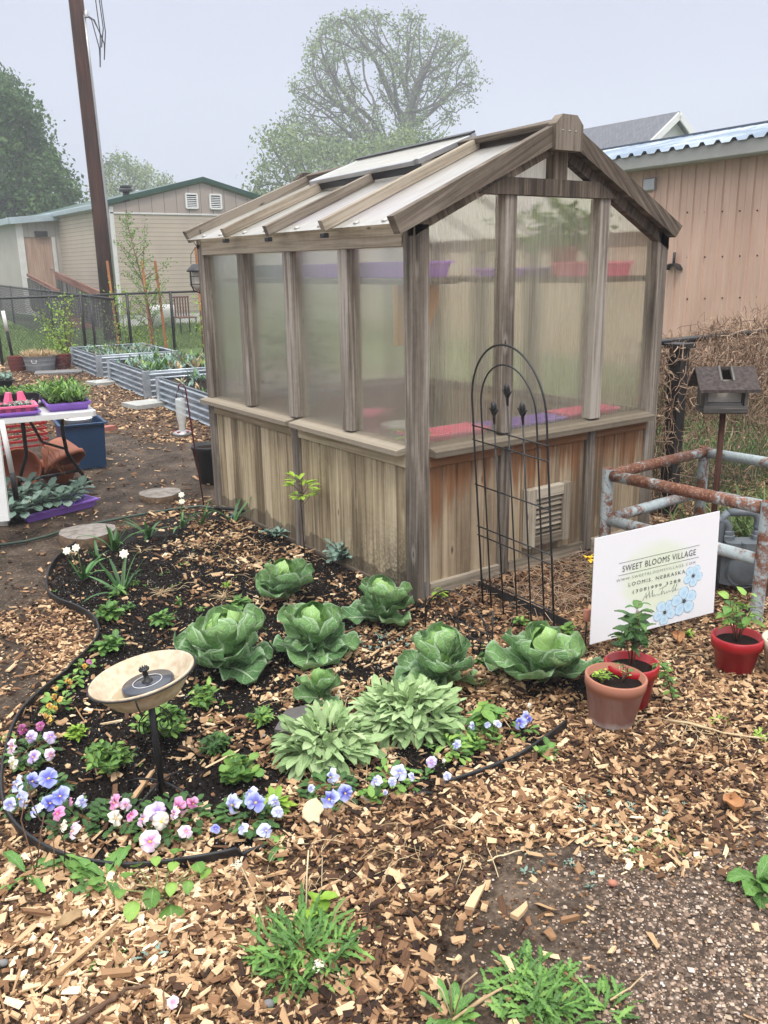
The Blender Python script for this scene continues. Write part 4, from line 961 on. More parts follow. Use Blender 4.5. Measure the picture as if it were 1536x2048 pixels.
mb = MB(); sq = [(.40, .30), (.425, .37), (.435, .31), (.42, .335), (.445, .345), (.45, .38), (.455, .315), (.47, .34), (.475, .38), (.48, .315), (.495, .335), (.50, .315), (.515, .33), (.535, .315), (.55, .35)]
tube(mb, [S(a, b, .001) for a, b in sq], .0011, 4)
sq = [(.53, .375), (.585, .39), (.56, .385), (.55, .315), (.57, .345), (.575, .315), (.59, .335), (.595, .315), (.61, .34), (.62, .32), (.63, .335), (.655, .39), (.64, .315), (.665, .35), (.675, .39), (.66, .32), (.69, .33)]
tube(mb, [S(a, b, .001) for a, b in sq], .0011, 4); mb.build('signature', INKL, sg)
PB1 = NT('sky_blue_print'); q = PB1.n('SeparateXYZ'); PB1.t.links.new(PB1.n('UVMap').outputs[0], q.inputs[0])
PB1 = PB1.bsdf(PB1.ramp(PB1.math('ADD', q.outputs[1], PB1.math('MULTIPLY_ADD', PB1.noise(PB1.obj(), 60, 3), .5, -.25)), (.1, (.42, .62, .78)), (.5, (.52, .72, .86)), (.85, (.60, .76, .86)), (.97, (.26, .44, .62))), .5)
for (fx, fy, rad, a0) in ((.74, .195, .155, .4), (.805, .425, .115, 1.0), (.585, .13, .135, .9)):
    fl = None
    mb = MB(); W_, H_ = .64, .47
    for k in range(5):
        a = a0+k*1.2566; ca, sa = math.cos(a), math.sin(a); cx, cy = .52, 0; pts = []; uvp = []
        for j in range(20):
            b = j/20*6.2832; x = .5+.46*math.cos(b)*(1 if math.cos(b) > 0 else .95); y = .46*math.sin(b)*(.78+.26*math.cos(b))
            X = (x*ca-y*sa)*rad*H_*.98; Y = (x*sa+y*ca)*rad*H_*.98; pts.append(S(fx+X/W_, max(.01, fy+Y/H_), .0010+.0002*k)); uvp.append((0, 1))
        pts.append(S(fx+.5*rad*H_*ca/W_, max(.01, fy+.5*rad*ca*0+.5*rad*sa), .0010+.0002*k)); uvp.append((0, .0))
        mb.add(pts, [(j, (j+1) % 20, 20) for j in range(20)], uvp)
    fo = mb.build('printed_flower', PB1, sg)
    mb = MB(); disc(mb, S(fx, fy, .0026), rad*.5*.13, snr, 20); mb.build('flower_centre', INK, fo)
    mb = MB()
    for k in range(16):
        a = k*.3927; q_ = S(fx+math.cos(a)*rad*.20*H_/W_, fy+math.sin(a)*rad*.20, .0026); disc(mb, q_, .0012, snr, 6)
    mb.build('flower_stamens', INK, fo)
for fx in (.42, .72): mb = MB(); tube(mb, [S(fx, .30, -.007), S(fx, 0, -.007), S(fx, 0, -.007)*[1, 1, 0]+V3(0, 0, -.02)], .002, 6); mb.build('wire_stake', M_['greylight'], sg)

# pipe guard rail
RST = NT('rusty_blue_pipe'); v = RST.obj(); nb = RST.noise(v, 7, 6, .65, .6); nf = RST.noise(v, 70, 4, .7); q = RST.pos()
gn = RST.n('NewGeometry'); gz = RST.n('SeparateXYZ'); RST.t.links.new(gn.outputs['Normal'], gz.inputs[0])
hb = RST.math('ADD', RST.math('MULTIPLY', nb, .75), RST.math('MULTIPLY', nf, .35))
hb = RST.math('ADD', hb, RST.math('MULTIPLY', RST.attr(), .14))
mk = RST.ramp(hb, (.59, 0.0), (.66, 1.0))
c = RST.mixc(mk, RST.ramp(nf, (.3, (.28, .35, .37)), (.7, (.47, .52, .52))), RST.ramp(nf, (.3, (.07, .022, .012)), (.55, (.19, .08, .045)), (.75, (.44, .31, .25))))
RST = RST.bsdf(c, .75, 0, RST.bump(hb, .4, .004), .3)
A_, B_, C_, D_ = V3(1.05, -.317, 0), V3(1.93, -.294, 0), V3(1.085, -1.215, 0), V3(1.97, -1.20, 0); Zt, Zl = .565, .318
gr = thing('pipe_guard_rail', (1.5, -.75, 0), 'rusty pale blue welded pipe rail round the gas meter', 'guard rail')
for P0 in (A_, B_, C_, D_):
    mb = MB(); tube(mb, [P0, P0+V3(0, 0, Zt+.035)], .031, 18, caps=False, r=.3)
    lathe(mb, [(.031, 0), (.026, 0), (.025, -.03), (0, -.03)], P0+V3(0, 0, Zt+.035), 18, r=1.0); mb.build('post', RST, gr)
for (a, b) in ((A_, B_), (A_, C_), (B_, D_), (C_, D_)):
    for z in (Zt, Zl):
        mb = MB(); e = unit(b-a)*.028; tube(mb, [a+V3(0, 0, z)+e, (a+b)/2+V3(0, 0, z+.003), b+V3(0, 0, z)-e], .030, 18, r=1.0 if z == Zt and a is A_ else .25); mb.build('rail', RST, gr)
# gas meter
gm = thing('gas_meter', (1.47, -.82, 0), 'grey gas meter with bent inlet pipes inside the pipe rail, right of the sign', 'gas meter')
GC = V3(1.44, -.89, 0); gx_, gy_ = unit(V3(.80, -.6, 0)), unit(V3(.6, .80, 0))
def GP(a, b, c): return GC+gx_*a+gy_*b+V3(0, 0, c)
mb = MB()
for (w, z0, z1, dpt) in ((.23, .045, .21, .15), (.25, .20, .235, .18)): beam(mb, GP(0, 0, z0), GP(0, 0, z1), w, dpt, gy_, .03)
lathe(mb, [(0, -.088), (.055, -.086), (.085, -.076), (.09, -.07), (.09, .03)], GP(-.0, .0, .13), 32, gy_); mb.build('meter_body', M_['greysteel'], gm)
mb = MB(); lathe(mb, [(.098, -.080), (.102, -.074), (.098, -.068)], GP(0, 0, .13), 32, gy_); mb.build('flange', M_['greysteel'], gm)
mb = MB(); beam(mb, GP(0, -.02, .235), GP(0, -.02, .27), .20, .11, gy_, .02); beam(mb, GP(.02, -.075, .20), GP(.02, -.075, .275), .10, .05, gy_, .012); mb.build('index_box', M_['greysteel'], gm)
mb = MB(); lathe(mb, [(.05, 0), (.05, .02), (.035, .04), (0, .045)], GP(.10, -.03, .235), 24, unit(V3(.2, -.5, .8))); mb.build('dial_cover', M_['white'], gm)
for s, hh in ((-1, .36), (1, .40)):
    mb = MB(); b0 = GP(s*.075, .0, .27); lathe(mb, [(.034, 0), (.034, .022), (.028, .026), (.028, .045), (.024, .05)], b0, 6, smooth=False)
    tube(mb, [b0, b0+V3(0, 0, hh-.33), b0+V3(0, 0, hh-.29)-gx_*.006*1, b0+V3(0, 0, hh-.265)-gx_*.02, b0+V3(0, 0, hh-.255)-gx_*.05, b0+V3(0, 0, hh-.255)-gx_*.16], .021, 14)
    lathe(mb, [(.026, 0), (.026, .018)], b0+V3(0, 0, hh-.335), 16); mb.build('elbow_pipe', M_['greysteel'], gm)
mb = MB()
for s, hh in ((-1, .36), (1, .40)):
    b0 = GP(s*.075, .0, .27)+V3(0, 0, hh-.255)-gx_*.16; tube(mb, [b0, b0-gx_*.03-V3(0, 0, .03), b0*[1, 1, 0]-gx_*.035], .021, 12)
mb.build('riser_pipe', M_['greysteel'], gm)
mb = MB(); beam(mb, GP(.06, -.0765, .11), GP(.06, -.0765, .17), .05, .002, gy_, 0); mb.build('label_plate', M_['greylight'], gm)

# bird feeder
fx_, fy_ = 1.597, -.61; fd = thing('bird_feeder', (fx_, fy_, 0), 'weathered dark wooden house shaped bird feeder on a thin metal pole', 'bird feeder')
ztop = upz(fx_, fy_, 823); ez = V3(0, 0, 1); ex = unit(CR*[1, 1, 0]+0*ez+unit(_d*[1, 1, 0])*(-.10)); ey = unit(np.cross(ez, ex))   # ey points away from the camera
if ey@_d < 0: ey = -ey
FR = -1
def FP(a, b, c): return V3(fx_, fy_, ztop)+ex*a*.90+ey*b+ez*c-ex*.012
mb = MB(); tube(mb, [(fx_, fy_, 0), (fx_, fy_, ztop)], .016, 12); mb.build('pole', M_['pole'], fd)
G_ = M_['grey']
mb = MB(); beam(mb, FP(-.125, 0, .012), FP(.125, 0, .012), .17, .022, ez); beam(mb, FP(-.125, -.088, .025), FP(.125, -.088, .025), .012, .036, ez); mb.build('base_tray', G_, fd)
for s in (-1, 1):
    mb = MB(); prism(mb, [FP(s*.112-.008, -.08, .03), FP(s*.112-.008, .08, .03), FP(s*.112-.008, .085, .145), FP(s*.112-.008, 0, .205), FP(s*.112-.008, -.085, .145)], ex*.016); mb.build('side_wall', G_, fd)
mb = MB(); prism(mb, [FP(-.10, -.035, .055), FP(.10, -.035, .055), FP(.10, -.010, .17), FP(-.10, -.010, .17)], ey*.004); mb.build('seed_window', simple('hazy_acrylic', (.40, .37, .31), .3, 0, .25, 20), fd)
mb = MB(); beam(mb, FP(-.10, -.035, .042), FP(.10, -.035, .042), .06, .02, ez); mb.build('ledge', G_, fd)
for s in (-1, 1):
    mb = MB()
    for (x0, x1) in ((-.168, -.03), (.03, .168)): prism(mb, [FP(x0, s*.135, .118), FP(x1, s*.135, .118), FP(x1, 0, .222), FP(x0, 0, .222)], (0, 0, .016))
    if s == FR: prism(mb, [FP(-.03, s*.135, .118), FP(.03, s*.135, .118), FP(.03, s*.085, .157), FP(-.03, s*.085, .157)], (0, 0, .016))
    else: prism(mb, [FP(-.03, s*.135, .118), FP(.03, s*.135, .118), FP(.03, 0, .222), FP(-.03, 0, .222)], (0, 0, .016))
    mb.build('roof', simple('old_dark_shingle', (.055, .042, .038), .9, 0, .85, 55, 1.0), fd)
mb = MB(); beam(mb, FP(-.034, -.08, .168), FP(-.034, .0, .235), .012, .022, ez); beam(mb, FP(.034, -.08, .168), FP(.034, .0, .235), .012, .022, ez); mb.build('roof_hatch', G_, fd)

# arched trellis
tr = thing('garden_trellis', (.29, -.45, 0), 'tall black wire trellis with double arch and three spear tips, leaning at the greenhouse front', 'trellis')
T0 = V3(*at(966, 1212)); T0[2] = 0; tx_ = unit(V3(.02, -.48, -.03)); tu = unit(V3(-.005, .10, 1.09)); TWd = .475
def TP(a, h): return T0+tx_*a+tu*h
BK = M_['black']
def arch(w0, w1, hs, ht):
    c = (w0+w1)/2; r = (w1-w0)/2; return [TP(w0, -.03), TP(w0, hs*.5), TP(w0, hs)]+[TP(c-r*math.cos(a), hs+(ht-hs)*math.sin(a)) for a in np.linspace(.12, math.pi-.12, 22)]+[TP(w1, hs), TP(w1, hs*.5), TP(w1, -.03)]
mb = MB(); tube(mb, arch(0, TWd, 1.03, 1.325), .005, 8); mb.build('outer_arch', BK, tr)
mb = MB(); tube(mb, arch(.06, TWd-.06, 1.02, 1.235), .0042, 8); mb.build('inner_arch', BK, tr)
for a, h in ((.145, 1.06), (.2375, 1.16), (.33, 1.09)):
    mb = MB(); tube(mb, [TP(a, -.03), TP(a, h-.09)], .004, 7); rd = mb.build('upright_rod', BK, tr)
    mb = MB(); q = TP(a, h-.11)
    tube(mb, [TP(a, h-.11), TP(a, h-.075), TP(a, h-.055), TP(a, h-.045), TP(a, h-.02), TP(a, h)], [.005, .008, .005, .015, .013, .0005], 8)
    for s in (-1, 1): tube(mb, [TP(a, h-.068), TP(a+s*.014, h-.050), TP(a+s*.032, h-.038)], [.009, .008, .001], 6)
    mb.build('finial', BK, rd)
for h in (.915, .845, .625, .415, .37, .145):
    mb = MB(); tube(mb, [TP(-.006, h)-V3(.004, 0, 0), TP(TWd+.006, h)-V3(.004, 0, 0)], .0035, 7); mb.build('crossbar', BK, tr)
# low hoop fence
hf = thing('hoop_edging_fence', (.0, -.35, 0), 'low black wire hoop border fence between the cabbages and the trellis', 'border fence')
Q0, Q1 = V3(*at(851, 1258)), V3(*at(984, 1322))
for k, P0 in enumerate((Q0, Q1)):
    mb = MB(); tube(mb, [P0-V3(0, 0, .02), P0+V3(0, 0, .235)], .004, 8); mb.build('post', BK, hf)
def HF(s, z): return Q0+(Q1-Q0)*s+V3(0, 0, z)
for (a, b, hh) in ((-.0, .52, .20), (.02, .95, .25), (.45, .98, .20)):
    mb = MB(); tube(mb, [HF(a, .06)]+[HF((a+b)/2-(b-a)/2*math.cos(q), .06+(hh-.06)*math.sin(q)) for q in np.linspace(.1, 3.04, 16)]+[HF(b, .06)], .0028, 6); mb.build('hoop', BK, hf)
for z in (.065, .115):
    mb = MB(); tube(mb, [HF(0, z), HF(1, z)], .0028, 6); mb.build('crossbar', BK, hf)
mb = MB()
for s in (.17, .33, .5, .67, .83): tube(mb, [HF(s, -.02), HF(s, .115)], .0024, 6)
mb.build('picket', BK, hf)
# black angle strip
a, b = V3(*at(957, 1180)), V3(*at(1142, 1262)); mb = MB(); n_ = V3(-(b-a)[1], (b-a)[0], 0); n_ = unit(n_)
if n_@(CAM-a) < 0: n_ = -n_
mb.add([a+V3(0, 0, .052), b+V3(0, 0, .046), b+V3(0, 0, .006)+n_*.008, a+V3(0, 0, .006)+n_*.008, b+n_*.045+V3(0, 0, .004), a+n_*.045+V3(0, 0, .004), a+V3(0, 0, .052)-n_*.004, b+V3(0, 0, .046)-n_*.004, b-n_*.004, a-n_*.004], [(0, 1, 2, 3), (3, 2, 4, 5), (0, 6, 7, 1), (6, 9, 8, 7)])
o = mb.build('edging_strip', M_['blackpl']); tag(o, 'straight black angled strip lying on mulch behind the trellis feet', 'edging strip')
# little cup on stake
st = at(1170, 1302); o = thing('cane_topper', (st[0], st[1], 0), 'small brown cup upside down on a black stake at the left of the sign', 'garden marker')
mb = MB(); zc = upz(st[0], st[1], 1232); tube(mb, [(st[0], st[1], -.02), (st[0], st[1], zc)], .004, 7); mb.build('stake', BK, o)
mb = MB(); lathe(mb, [(.0, .03), (.017, .03), (.018, .026), (.015, 0), (.015, -.022), (.011, -.024), (0, -.02)], (st[0], st[1], zc), 20, unit(V3(.2, .1, 1))); mb.build('cup', TERR, o)

# stones, bark, twigs
def slab(name, c, pts, h, mat, label, cat, yaw=0):
    mb = MB(); ca, sa = math.cos(yaw), math.sin(yaw); prism(mb, [(c[0]+x*ca-y*sa, c[1]+x*sa+y*ca, 0.0) for x, y in pts], (0, 0, h)); return tag(mb.build(name, mat), label, cat)
slab('slate_slab', at(600, 1452), [(-.10, -.075), (.0, -.085), (.10, -.06), (.11, .03), (.06, .085), (-.09, .06)], .025, M_['slate'], 'flat dark slate stone in the bed left of the woolly leaved plants', 'stone', .6)
mb = MB(); c = at(626, 1640); pts = []
for k in range(14):
    a = k/14*6.2832; rr = .055*(1+.25*random.uniform(-1, 1)); pts.append(V3(c[0], c[1], .030)+CR*math.cos(a)*rr*.62+unit(_d*[1, 1, 0])*math.sin(a)*rr*1.15+V3(0, 0, random.uniform(-.006, .006)))
prism(mb, pts, (0, 0, .004)); o = mb.build('bark_flake', simple('pale_wood_flake', (.58, .46, .29), .7, 0, .25, 30, .4)); tag(o, 'large pale torn flake of wood beside the blue pansies at the front edge', 'wood flake')
def chunk(u, v, L, Wd, T, yaw, rr, label):
    mb = MB(); p = at(u, v); p[2] = .022; d = V3(math.cos(yaw), math.sin(yaw), .08); sdv = V3(-math.sin(yaw), math.cos(yaw), .1)*Wd/2; rj = lambda: random.uniform(.45, 1.15)
    prism(mb, [p-d*L/2*rj()-sdv*rj(), p+sdv*0-sdv*rj(), p+d*L/2*rj()-sdv*rj()*.7, p+d*L/2*rj()+sdv*rj()*.6, p+sdv*rj(), p-d*L/2*rj()+sdv*rj()], (0, 0, T), r=rr); tag(mb.build('wood_piece', CHIP), label, 'wood piece')
chunk(285, 1600-12, .17, .022, .010, .75, .62, 'long split wood chip lying below the bird bath pole')
chunk(180, 1912, .17, .02, .008, .35, .6, 'long tan wood sliver lying on mulch at lower left')
chunk(235, 1965, .11, .025, .012, -.55, .45, 'thick brown wood chip between the lower left sliver and the stick')
chunk(75, 1840, .13, .014, .008, -.9, .3, 'dark narrow wood piece lying on mulch near the left edge')
chunk(1040, 1800+40, .0+.07, .028, .012, .2, .66, 'single tan wood chip lying on the bare dirt, left of its middle')
chunk(1140, 1855, .055, .02, .012, -.4, .38, 'small brown wood stub lying in the middle of the bare dirt')
chunk(950, 1810, .10, .03, .01, .4, .7, 'broken pale wood chip at the left edge of the bare dirt')
def stick(pxs, rad, mat, label, z=.02, name='stick'):
    mb = MB(); pts = [at(u, v, z+random.uniform(-.004, .008)) for u, v in pxs]; fine = [V3(*pts[0])]
    for i in range(len(pts)-1):
        for s in (.33, .66, 1): fine.append(V3(*pts[i])*(1-s)+V3(*pts[i+1])*s+rng.normal(0, rad*.35, 3))
    tube(mb, fine, [rad*(1-.5*i/len(fine))*random.uniform(.7, 1.25) for i in range(len(fine))], 7); tag(mb.build(name, M_[mat]), label, name)
stick([(150, 2050), (200, 2015), (235, 1990), (262, 1978), (298, 1972)], .007, 'vine', 'knobbly grey stick lying on mulch at the lower left')
stick([(328, 2025), (327, 1990), (330, 1965)], .003, 'twig', 'short red brown twig on mulch near the bottom left')
stick([(905, 2040), (960, 2000), (1010, 1975), (1035, 1962)], .005, 'straw', 'pale dry stalk pointing at the bottom dandelion patch')
stick([(1220, 2000), (1260, 1975), (1292, 1945)], .003, 'straw', 'thin curved dry stalk on gravel right of the dandelion patch')
stick([(975, 1722), (1000, 1712), (1020, 1705), (1048, 1700)], .003, 'straw', 'pale wavy root lying at the top of the bare dirt')
stick([(1335, 1440), (1400, 1452), (1470, 1470), (1536, 1478)], .006, 'straw', 'long pale stalk lying on mulch below the red pot at the right')
stick([(632, 1920), (634, 1935), (640, 1980)], .006, 'twig', 'dark stub of stick beside the large dandelion clump')
for (u, v, s, lb) in ((538, 2012, .014, 'small grey pebble under the large dandelion clump'), (8, 1930, .013, 'grey pebble lying at the left edge'), (1225, 1770, .014, 'tan stone chip at the top edge of the bare dirt'), (905, 1992, .013, 'grey pebble on mulch at the left of the bare dirt')):
    p = at(u, v); mb = MB(); lathe(mb, [(0, -s*.6), (s*.7, -s*.45), (s*1.05, 0), (s*.8, s*.5), (s*.3, s*.68), (0, s*.7)], (p[0], p[1], s*.4), 9, unit(V3(.3, .2, 1))); tag(mb.build('pebble', TERR if 'tan' in lb else M_['pebble']), lb, 'pebble')

# tree stump slices
BARKS = simple('rough_brown_bark', (.17, .11, .065), .95, 0, .55, 45, 1.0)
STT = NT('sawn_wood_top'); v = STT.obj(); STT = STT.bsdf(STT.ramp(STT.noise(v, 16, 6, .65), (.35, (.13, .11, .095)), (.6, (.27, .24, .21))), .9, 0, STT.bump(STT.noise(v, 60, 3), .3, .003))
for (u, v, r_, h, lb) in ((175, 1062, .175, .065, 'round sawn log slice with bark edge, nearer to the daffodils'), (320, 985, .155, .045, 'round sawn log slice farther back on the dirt path')):
    p = at(u, v, h); o = thing('log_slice', (p[0], p[1], 0), lb, 'log slice', 'log slices used as stepping stones'); mb = MB(); vs = []; S_ = 40
    rr = [r_*(1+.05*math.sin(3*a+1)+.02*math.sin(9*a)) for a in np.linspace(0, 6.2832, S_, endpoint=False)]
    for (z, k) in ((-.01, .97), (h*.5, 1.0), (h, .985)): vs += [(p[0]+math.cos(i/S_*6.2832)*rr[i]*k, p[1]+math.sin(i/S_*6.2832)*rr[i]*k, z) for i in range(S_)]
    mb.add(vs, [(q*S_+i, q*S_+(i+1) % S_, (q+1)*S_+(i+1) % S_, (q+1)*S_+i) for q in range(2) for i in range(S_)]); mb.build('bark_edge', BARKS, o)
    mb = MB(); mb.add([(p[0]+math.cos(i/S_*6.2832)*rr[i]*.984, p[1]+math.sin(i/S_*6.2832)*rr[i]*.984, h+.001) for i in range(S_)], [tuple(range(S_))]); mb.build('sawn_face', STT, o)
# garden hose
mb = MB(); tube(mb, [at(u, v, .012) for u, v in ((-60, 1092), (0, 1090), (50, 1083), (95, 1072), (130, 1060), (200, 1045), (250, 1035), (300, 1026), (350, 1018), (400, 1012), (440, 1018))], .009, 8)
tag(mb.build('garden_hose', M_['green']), 'dark green hose snaking over the dirt past the log slices', 'hose')
tool = thing('garden_tool', at(500, 1030), 'long tool with red and black handle and black head lying at the greenhouse wall', 'garden tool')
mb = MB(); tube(mb, [at(430, 1016, .03), at(470, 1018, .05), at(512, 1024, .05)], .011, 10); mb.build('grip', M_['blackpl'], tool)
mb = MB(); tube(mb, [at(512, 1024, .05), at(546, 1033, .04)], .0105, 10); mb.build('handle', M_['redpl'], tool)
mb = MB()
for k in range(9): tube(mb, [at(545, 1033, .04), V3(*at(560, 1038, .03))+V3(random.gauss(0, .02), random.gauss(0, .02), random.uniform(0, .03)), V3(*at(570, 1042, .01))+V3(random.gauss(0, .03), random.gauss(0, .03), .0)], .009, 6)
mb.build('tool_head', M_['blackpl'], tool)
for (u, v, lb) in ((210, 768, 'pale stone paver at the foot of the farthest metal bed corner'), (290, 812, 'pale stone paver at the corner of the middle metal bed')):
    slab('paver_stone', at(u, v), [(-.24, -.2), (.2, -.22), (.24, .18), (-.2, .22)], .05, M_['stone'], lb, 'paver', .2)
pc = at(425, 968); o = pot('black_bucket', (pc[0]+.05, pc[1]+.1, 0), .10, .155, .30, M_['blackpl'], 'black nursery pot half hidden behind the greenhouse side', .03, .006, cat='bucket')

# shepherd hook with feeder
hk = at(408, 1010); ho = thing('shepherd_hook', (hk[0], hk[1], 0), 'thin dark red crook pole stuck in the ground left of the greenhouse', 'hook pole')
mb = MB(); zt = upz(hk[0], hk[1], 775)-.0; tp_ = V3(*atd(371, 778, 6.15)); mb2 = [V3(hk[0], hk[1], -.02), tp_]; tube(mb, mb2+[tp_+V3(0, 0, .03)-CR*.012, tp_+V3(0, 0, .035)-CR*.035, tp_+V3(0, 0, .015)-CR*.05, tp_-CR*.045-V3(0, 0, .008)], .0055, 8); mb.build('pole', M_['darkred'], ho)
hb = thing('hummingbird_feeder', tp_-CR*.045-V3(0, 0, .3), 'clear glass nectar feeder with red flower base hanging from the crook pole', 'bird feeder'); q = tp_-CR*.045
GLS = NT('clear_glass'); GLS = GLS.bsdf((.75, .78, .76), .08, 0, None, .6, Alpha=.45)
mb = MB(); lathe(mb, [(0, -.06), (.03, -.065), (.036, -.08), (.036, -.19), (.03, -.22), (.022, -.26), (.022, -.30)], q, 20); mb.build('bottle', GLS, hb)
mb = MB(); lathe(mb, [(.02, -.295), (.055, -.30), (.068, -.312), (.068, -.325), (.04, -.338), (0, -.34)], q, 28); mb.build('dish', M_['greylight'], hb)
for k in range(5):
    a = k*1.2566; mb = MB(); lathe(mb, [(0, 0), (.012, .002), (.015, .012), (.006, .014)], q+V3(.05*math.cos(a), .05*math.sin(a), -.31), 10); mb.build('flower_port', M_['redpl'], hb)
mb = MB(); tube(mb, [q-V3(0, 0, .07)+CR*.028, q-V3(0, 0, .03)+CR*.02, q, q-V3(0, 0, .03)-CR*.02, q-V3(0, 0, .07)-CR*.028], .002, 5); mb.build('hanger', BK, hb)

# lantern beyond the far corner post
lc = V3(*atd(398, 558, 6.25)); ln = thing('hanging_lantern', lc-V3(0, 0, .1), 'black caged lantern hanging behind the far left corner of the greenhouse', 'lantern')
mb = MB(); lathe(mb, [(.03, .105), (.045, .10), (.082, .062), (.085, .055), (.08, .05), (.04, .052)], lc, 28); mb.build('lamp_cap', BK, ln)
mb = MB(); lathe(mb, [(.047, .05), (.050, .0), (.048, -.05), (.03, -.078), (0, -.085)], lc, 24); mb.build('glass_shade', simple('ribbed_lamp_glass', (.55, .52, .46), .25, 0, .15, 40), ln)
for k in range(6):
    a = k*1.0472+.2; mb = MB(); tube(mb, [lc+V3(.066*math.cos(a), .066*math.sin(a), .052), lc+V3(.066*math.cos(a), .066*math.sin(a), -.04), lc+V3(.045*math.cos(a), .045*math.sin(a), -.085), lc-V3(0, 0, .098)], .0035, 6); mb.build('cage_bar', BK, ln)
for z in (.02, -.035):
    mb = MB(); tube(mb, [lc+V3(.067*math.cos(a), .067*math.sin(a), z) for a in np.linspace(0, 6.28, 24, endpoint=False)], .003, 5, closed=True); mb.build('cage_ring', BK, ln)
mb = MB(); tube(mb, [lc+V3(0, 0, .10)-CR*.05, lc+V3(0, 0, .17)-CR*.045, lc+V3(0, 0, .215)-CR*.01, lc+V3(0, 0, .23)+CR*.01, lc+V3(0, 0, .20)+CR*.045, lc+V3(0, 0, .10)+CR*.05], .0025, 6); mb.build('handle', BK, ln)
mb = MB(); h0 = lc+V3(0, 0, .225); tube(mb, [h0, h0+V3(0, 0, .03)-CR*.02, h0+V3(0, 0, .05)+CR*.0, V3(.02, GL-.03, h0[2]+.03), V3(.02, GL-.03, h0[2]+.10)], .003, 6); mb.build('hook', BK, ln)

# ------------------------------------------------------------------ folding table and things round it
TR0 = V3(-.72, 2.63, 0); e1, e2 = unit(V3(-.989, .148, 0)), unit(V3(.148, .989, 0))
def TB(a, b, z): return TR0+e1*a+e2*b+V3(0, 0, z)
tb_ = thing('folding_table', TB(.75, .38, 0), 'white topped folding table with black steel legs holding seedling trays', 'table')
mb = MB(); prism(mb, [TB(0.02, 0, .705), TB(1.5, 0, .705), TB(1.5, .76, .705), TB(.02, .76, .705), TB(0, .74, .705), TB(0, .02, .705)], (0, 0, .035)); mb.build('table_top', M_['white'], tb_)
def bt_(pts, rad=.014, nm='leg'): 
    mb = MB(); tube(mb, pts, rad, 10); mb.build(nm, BK, tb_)
bt_([at(122, 822, .70), at(126, 868, .50), at(134, 905, .33), at(158, 940, .14), at(180, 968, .01)]); bt_([at(45, 842, .70), at(50, 885, .50), at(53, 910, .38), at(44, 940, .22), at(34, 985, .01)])
bt_([at(40, 962, .14), at(158, 941, .14)], .012, 'leg_brace'); bt_([at(60, 842, .69), at(84, 884, .47), at(132, 898, .36)], .010, 'leg_brace')
bt_([TB(1.2, .30, .70), TB(1.22, .30, .42), TB(1.3, .26, .26), TB(1.42, .2, .02)]); bt_([TB(1.2, .70, .70), TB(1.22, .70, .42), TB(1.3, .74, .26), TB(1.42, .76, .02)])
yaw = math.atan2(e1[1], e1[0])
GRT = SOIL
def seedlings(parent, T, sx, sy, z, n, L, Wd, mat, el=(.5, 1.4), prof=p_lance, ny=4, dr=.7, hs=0):
    mb = MB()
    for _ in range(n):
        q = T(random.uniform(-.5, .5)*sx, random.uniform(-.5, .5)*sy, z+random.uniform(0, hs)); s = random.uniform(.6, 1.2)
        leaf(mb, q, random.uniform(0, 6.28), random.uniform(*el), L*s, Wd*s, prof, dr, .1, 0, 2, 1, ny)
    mb.build('foliage', M_[mat], parent)
o, T = tray('seedling_tray', TB(.16, .40, .742), .27, .62, .055, M_['purple'], 'purple tray of long bright green seedlings at the right end of the table', 'seedling tray', 'seedling trays on the table', yaw=yaw, inner=SOIL)
seedlings(o, T, .27, .66, .05, 520, .10, .014, 'leaf', hs=.06); seedlings(o, T, .27, .62, .05, 200, .08, .02, 'grass', hs=.05)
o, T = tray('seedling_tray', TB(.64, .13, .742), .55, .24, .03, M_['purple'], 'shallow purple tray under the pink cell tray at the table front', 'seedling tray', 'seedling trays on the table', yaw=yaw)
o, T = tray('cell_tray', TB(.64, .13, .762), .53, .22, .05, M_['pink'], 'pink cell tray with small seedlings at the table front', 'cell tray', 'seedling trays on the table', yaw=yaw, inner=SOIL)
seedlings(o, T, .5, .2, .045, 120, .035, .014, 'bluegreen')
mb = MB()
for k in range(9): q = T(-.25+k*.06, -.1225+.24*0, .02); 
for k in range(9):
    a = -.24+k*.06; c4 = [T(a-.012, sgn*.1175, .018) for sgn in (1,)]
for k in range(9):
    mb2_ = [T(-.24+k*.06-.014, .1165, .014), T(-.24+k*.06+.014, .1165, .014), T(-.24+k*.06+.014, .1185, .032), T(-.24+k*.06-.014, .1185, .032)]
    quad(mb, mb2_)
mb.build('cell_slot', simple('shadow_slot_plastic', (.18, .03, .08), .6), o)
for k, a in enumerate((.44, .53, .66, .74)):
    mb = MB(); q = TB(a, .26, .80); lathe(mb, [(.034, 0), (.020, .075), (.017, .078), (0, .078)], q, 4, unit(V3(random.uniform(-.1, .1), random.uniform(-.1, .1), 1)), smooth=False)
    o = mb.build('planting_cell', M_['pink']); tag(o, ['pink upturned cell pot, nearest the bright green seedlings', 'pink upturned cell pot, second from the bright green seedlings', 'pink upturned cell pot, third from the bright green seedlings', 'pink upturned cell pot, farthest from the bright green seedlings'][k], 'cell pot', 'upturned pink cell pots')
o, T = tray('seedling_tray', TB(.58, .50, .742), .54, .27, .11, M_['blackpl'], 'deep black tray topped with short pale green seedlings', 'seedling tray', 'seedling trays on the table', yaw=yaw, inner=SOIL)
seedlings(o, T, .54, .27, .10, 620, .03, .014, 'leaf', hs=.025)
o, T = tray('seedling_tray', TB(.72, .86, .79), .54, .28, .12, M_['blackpl'], 'black tray of grey green seedlings behind the others on the table', 'seedling tray', 'seedling trays on the table', yaw=yaw, inner=SOIL)
seedlings(o, T, .54, .28, .11, 560, .035, .018, 'bluegreen', hs=.03)
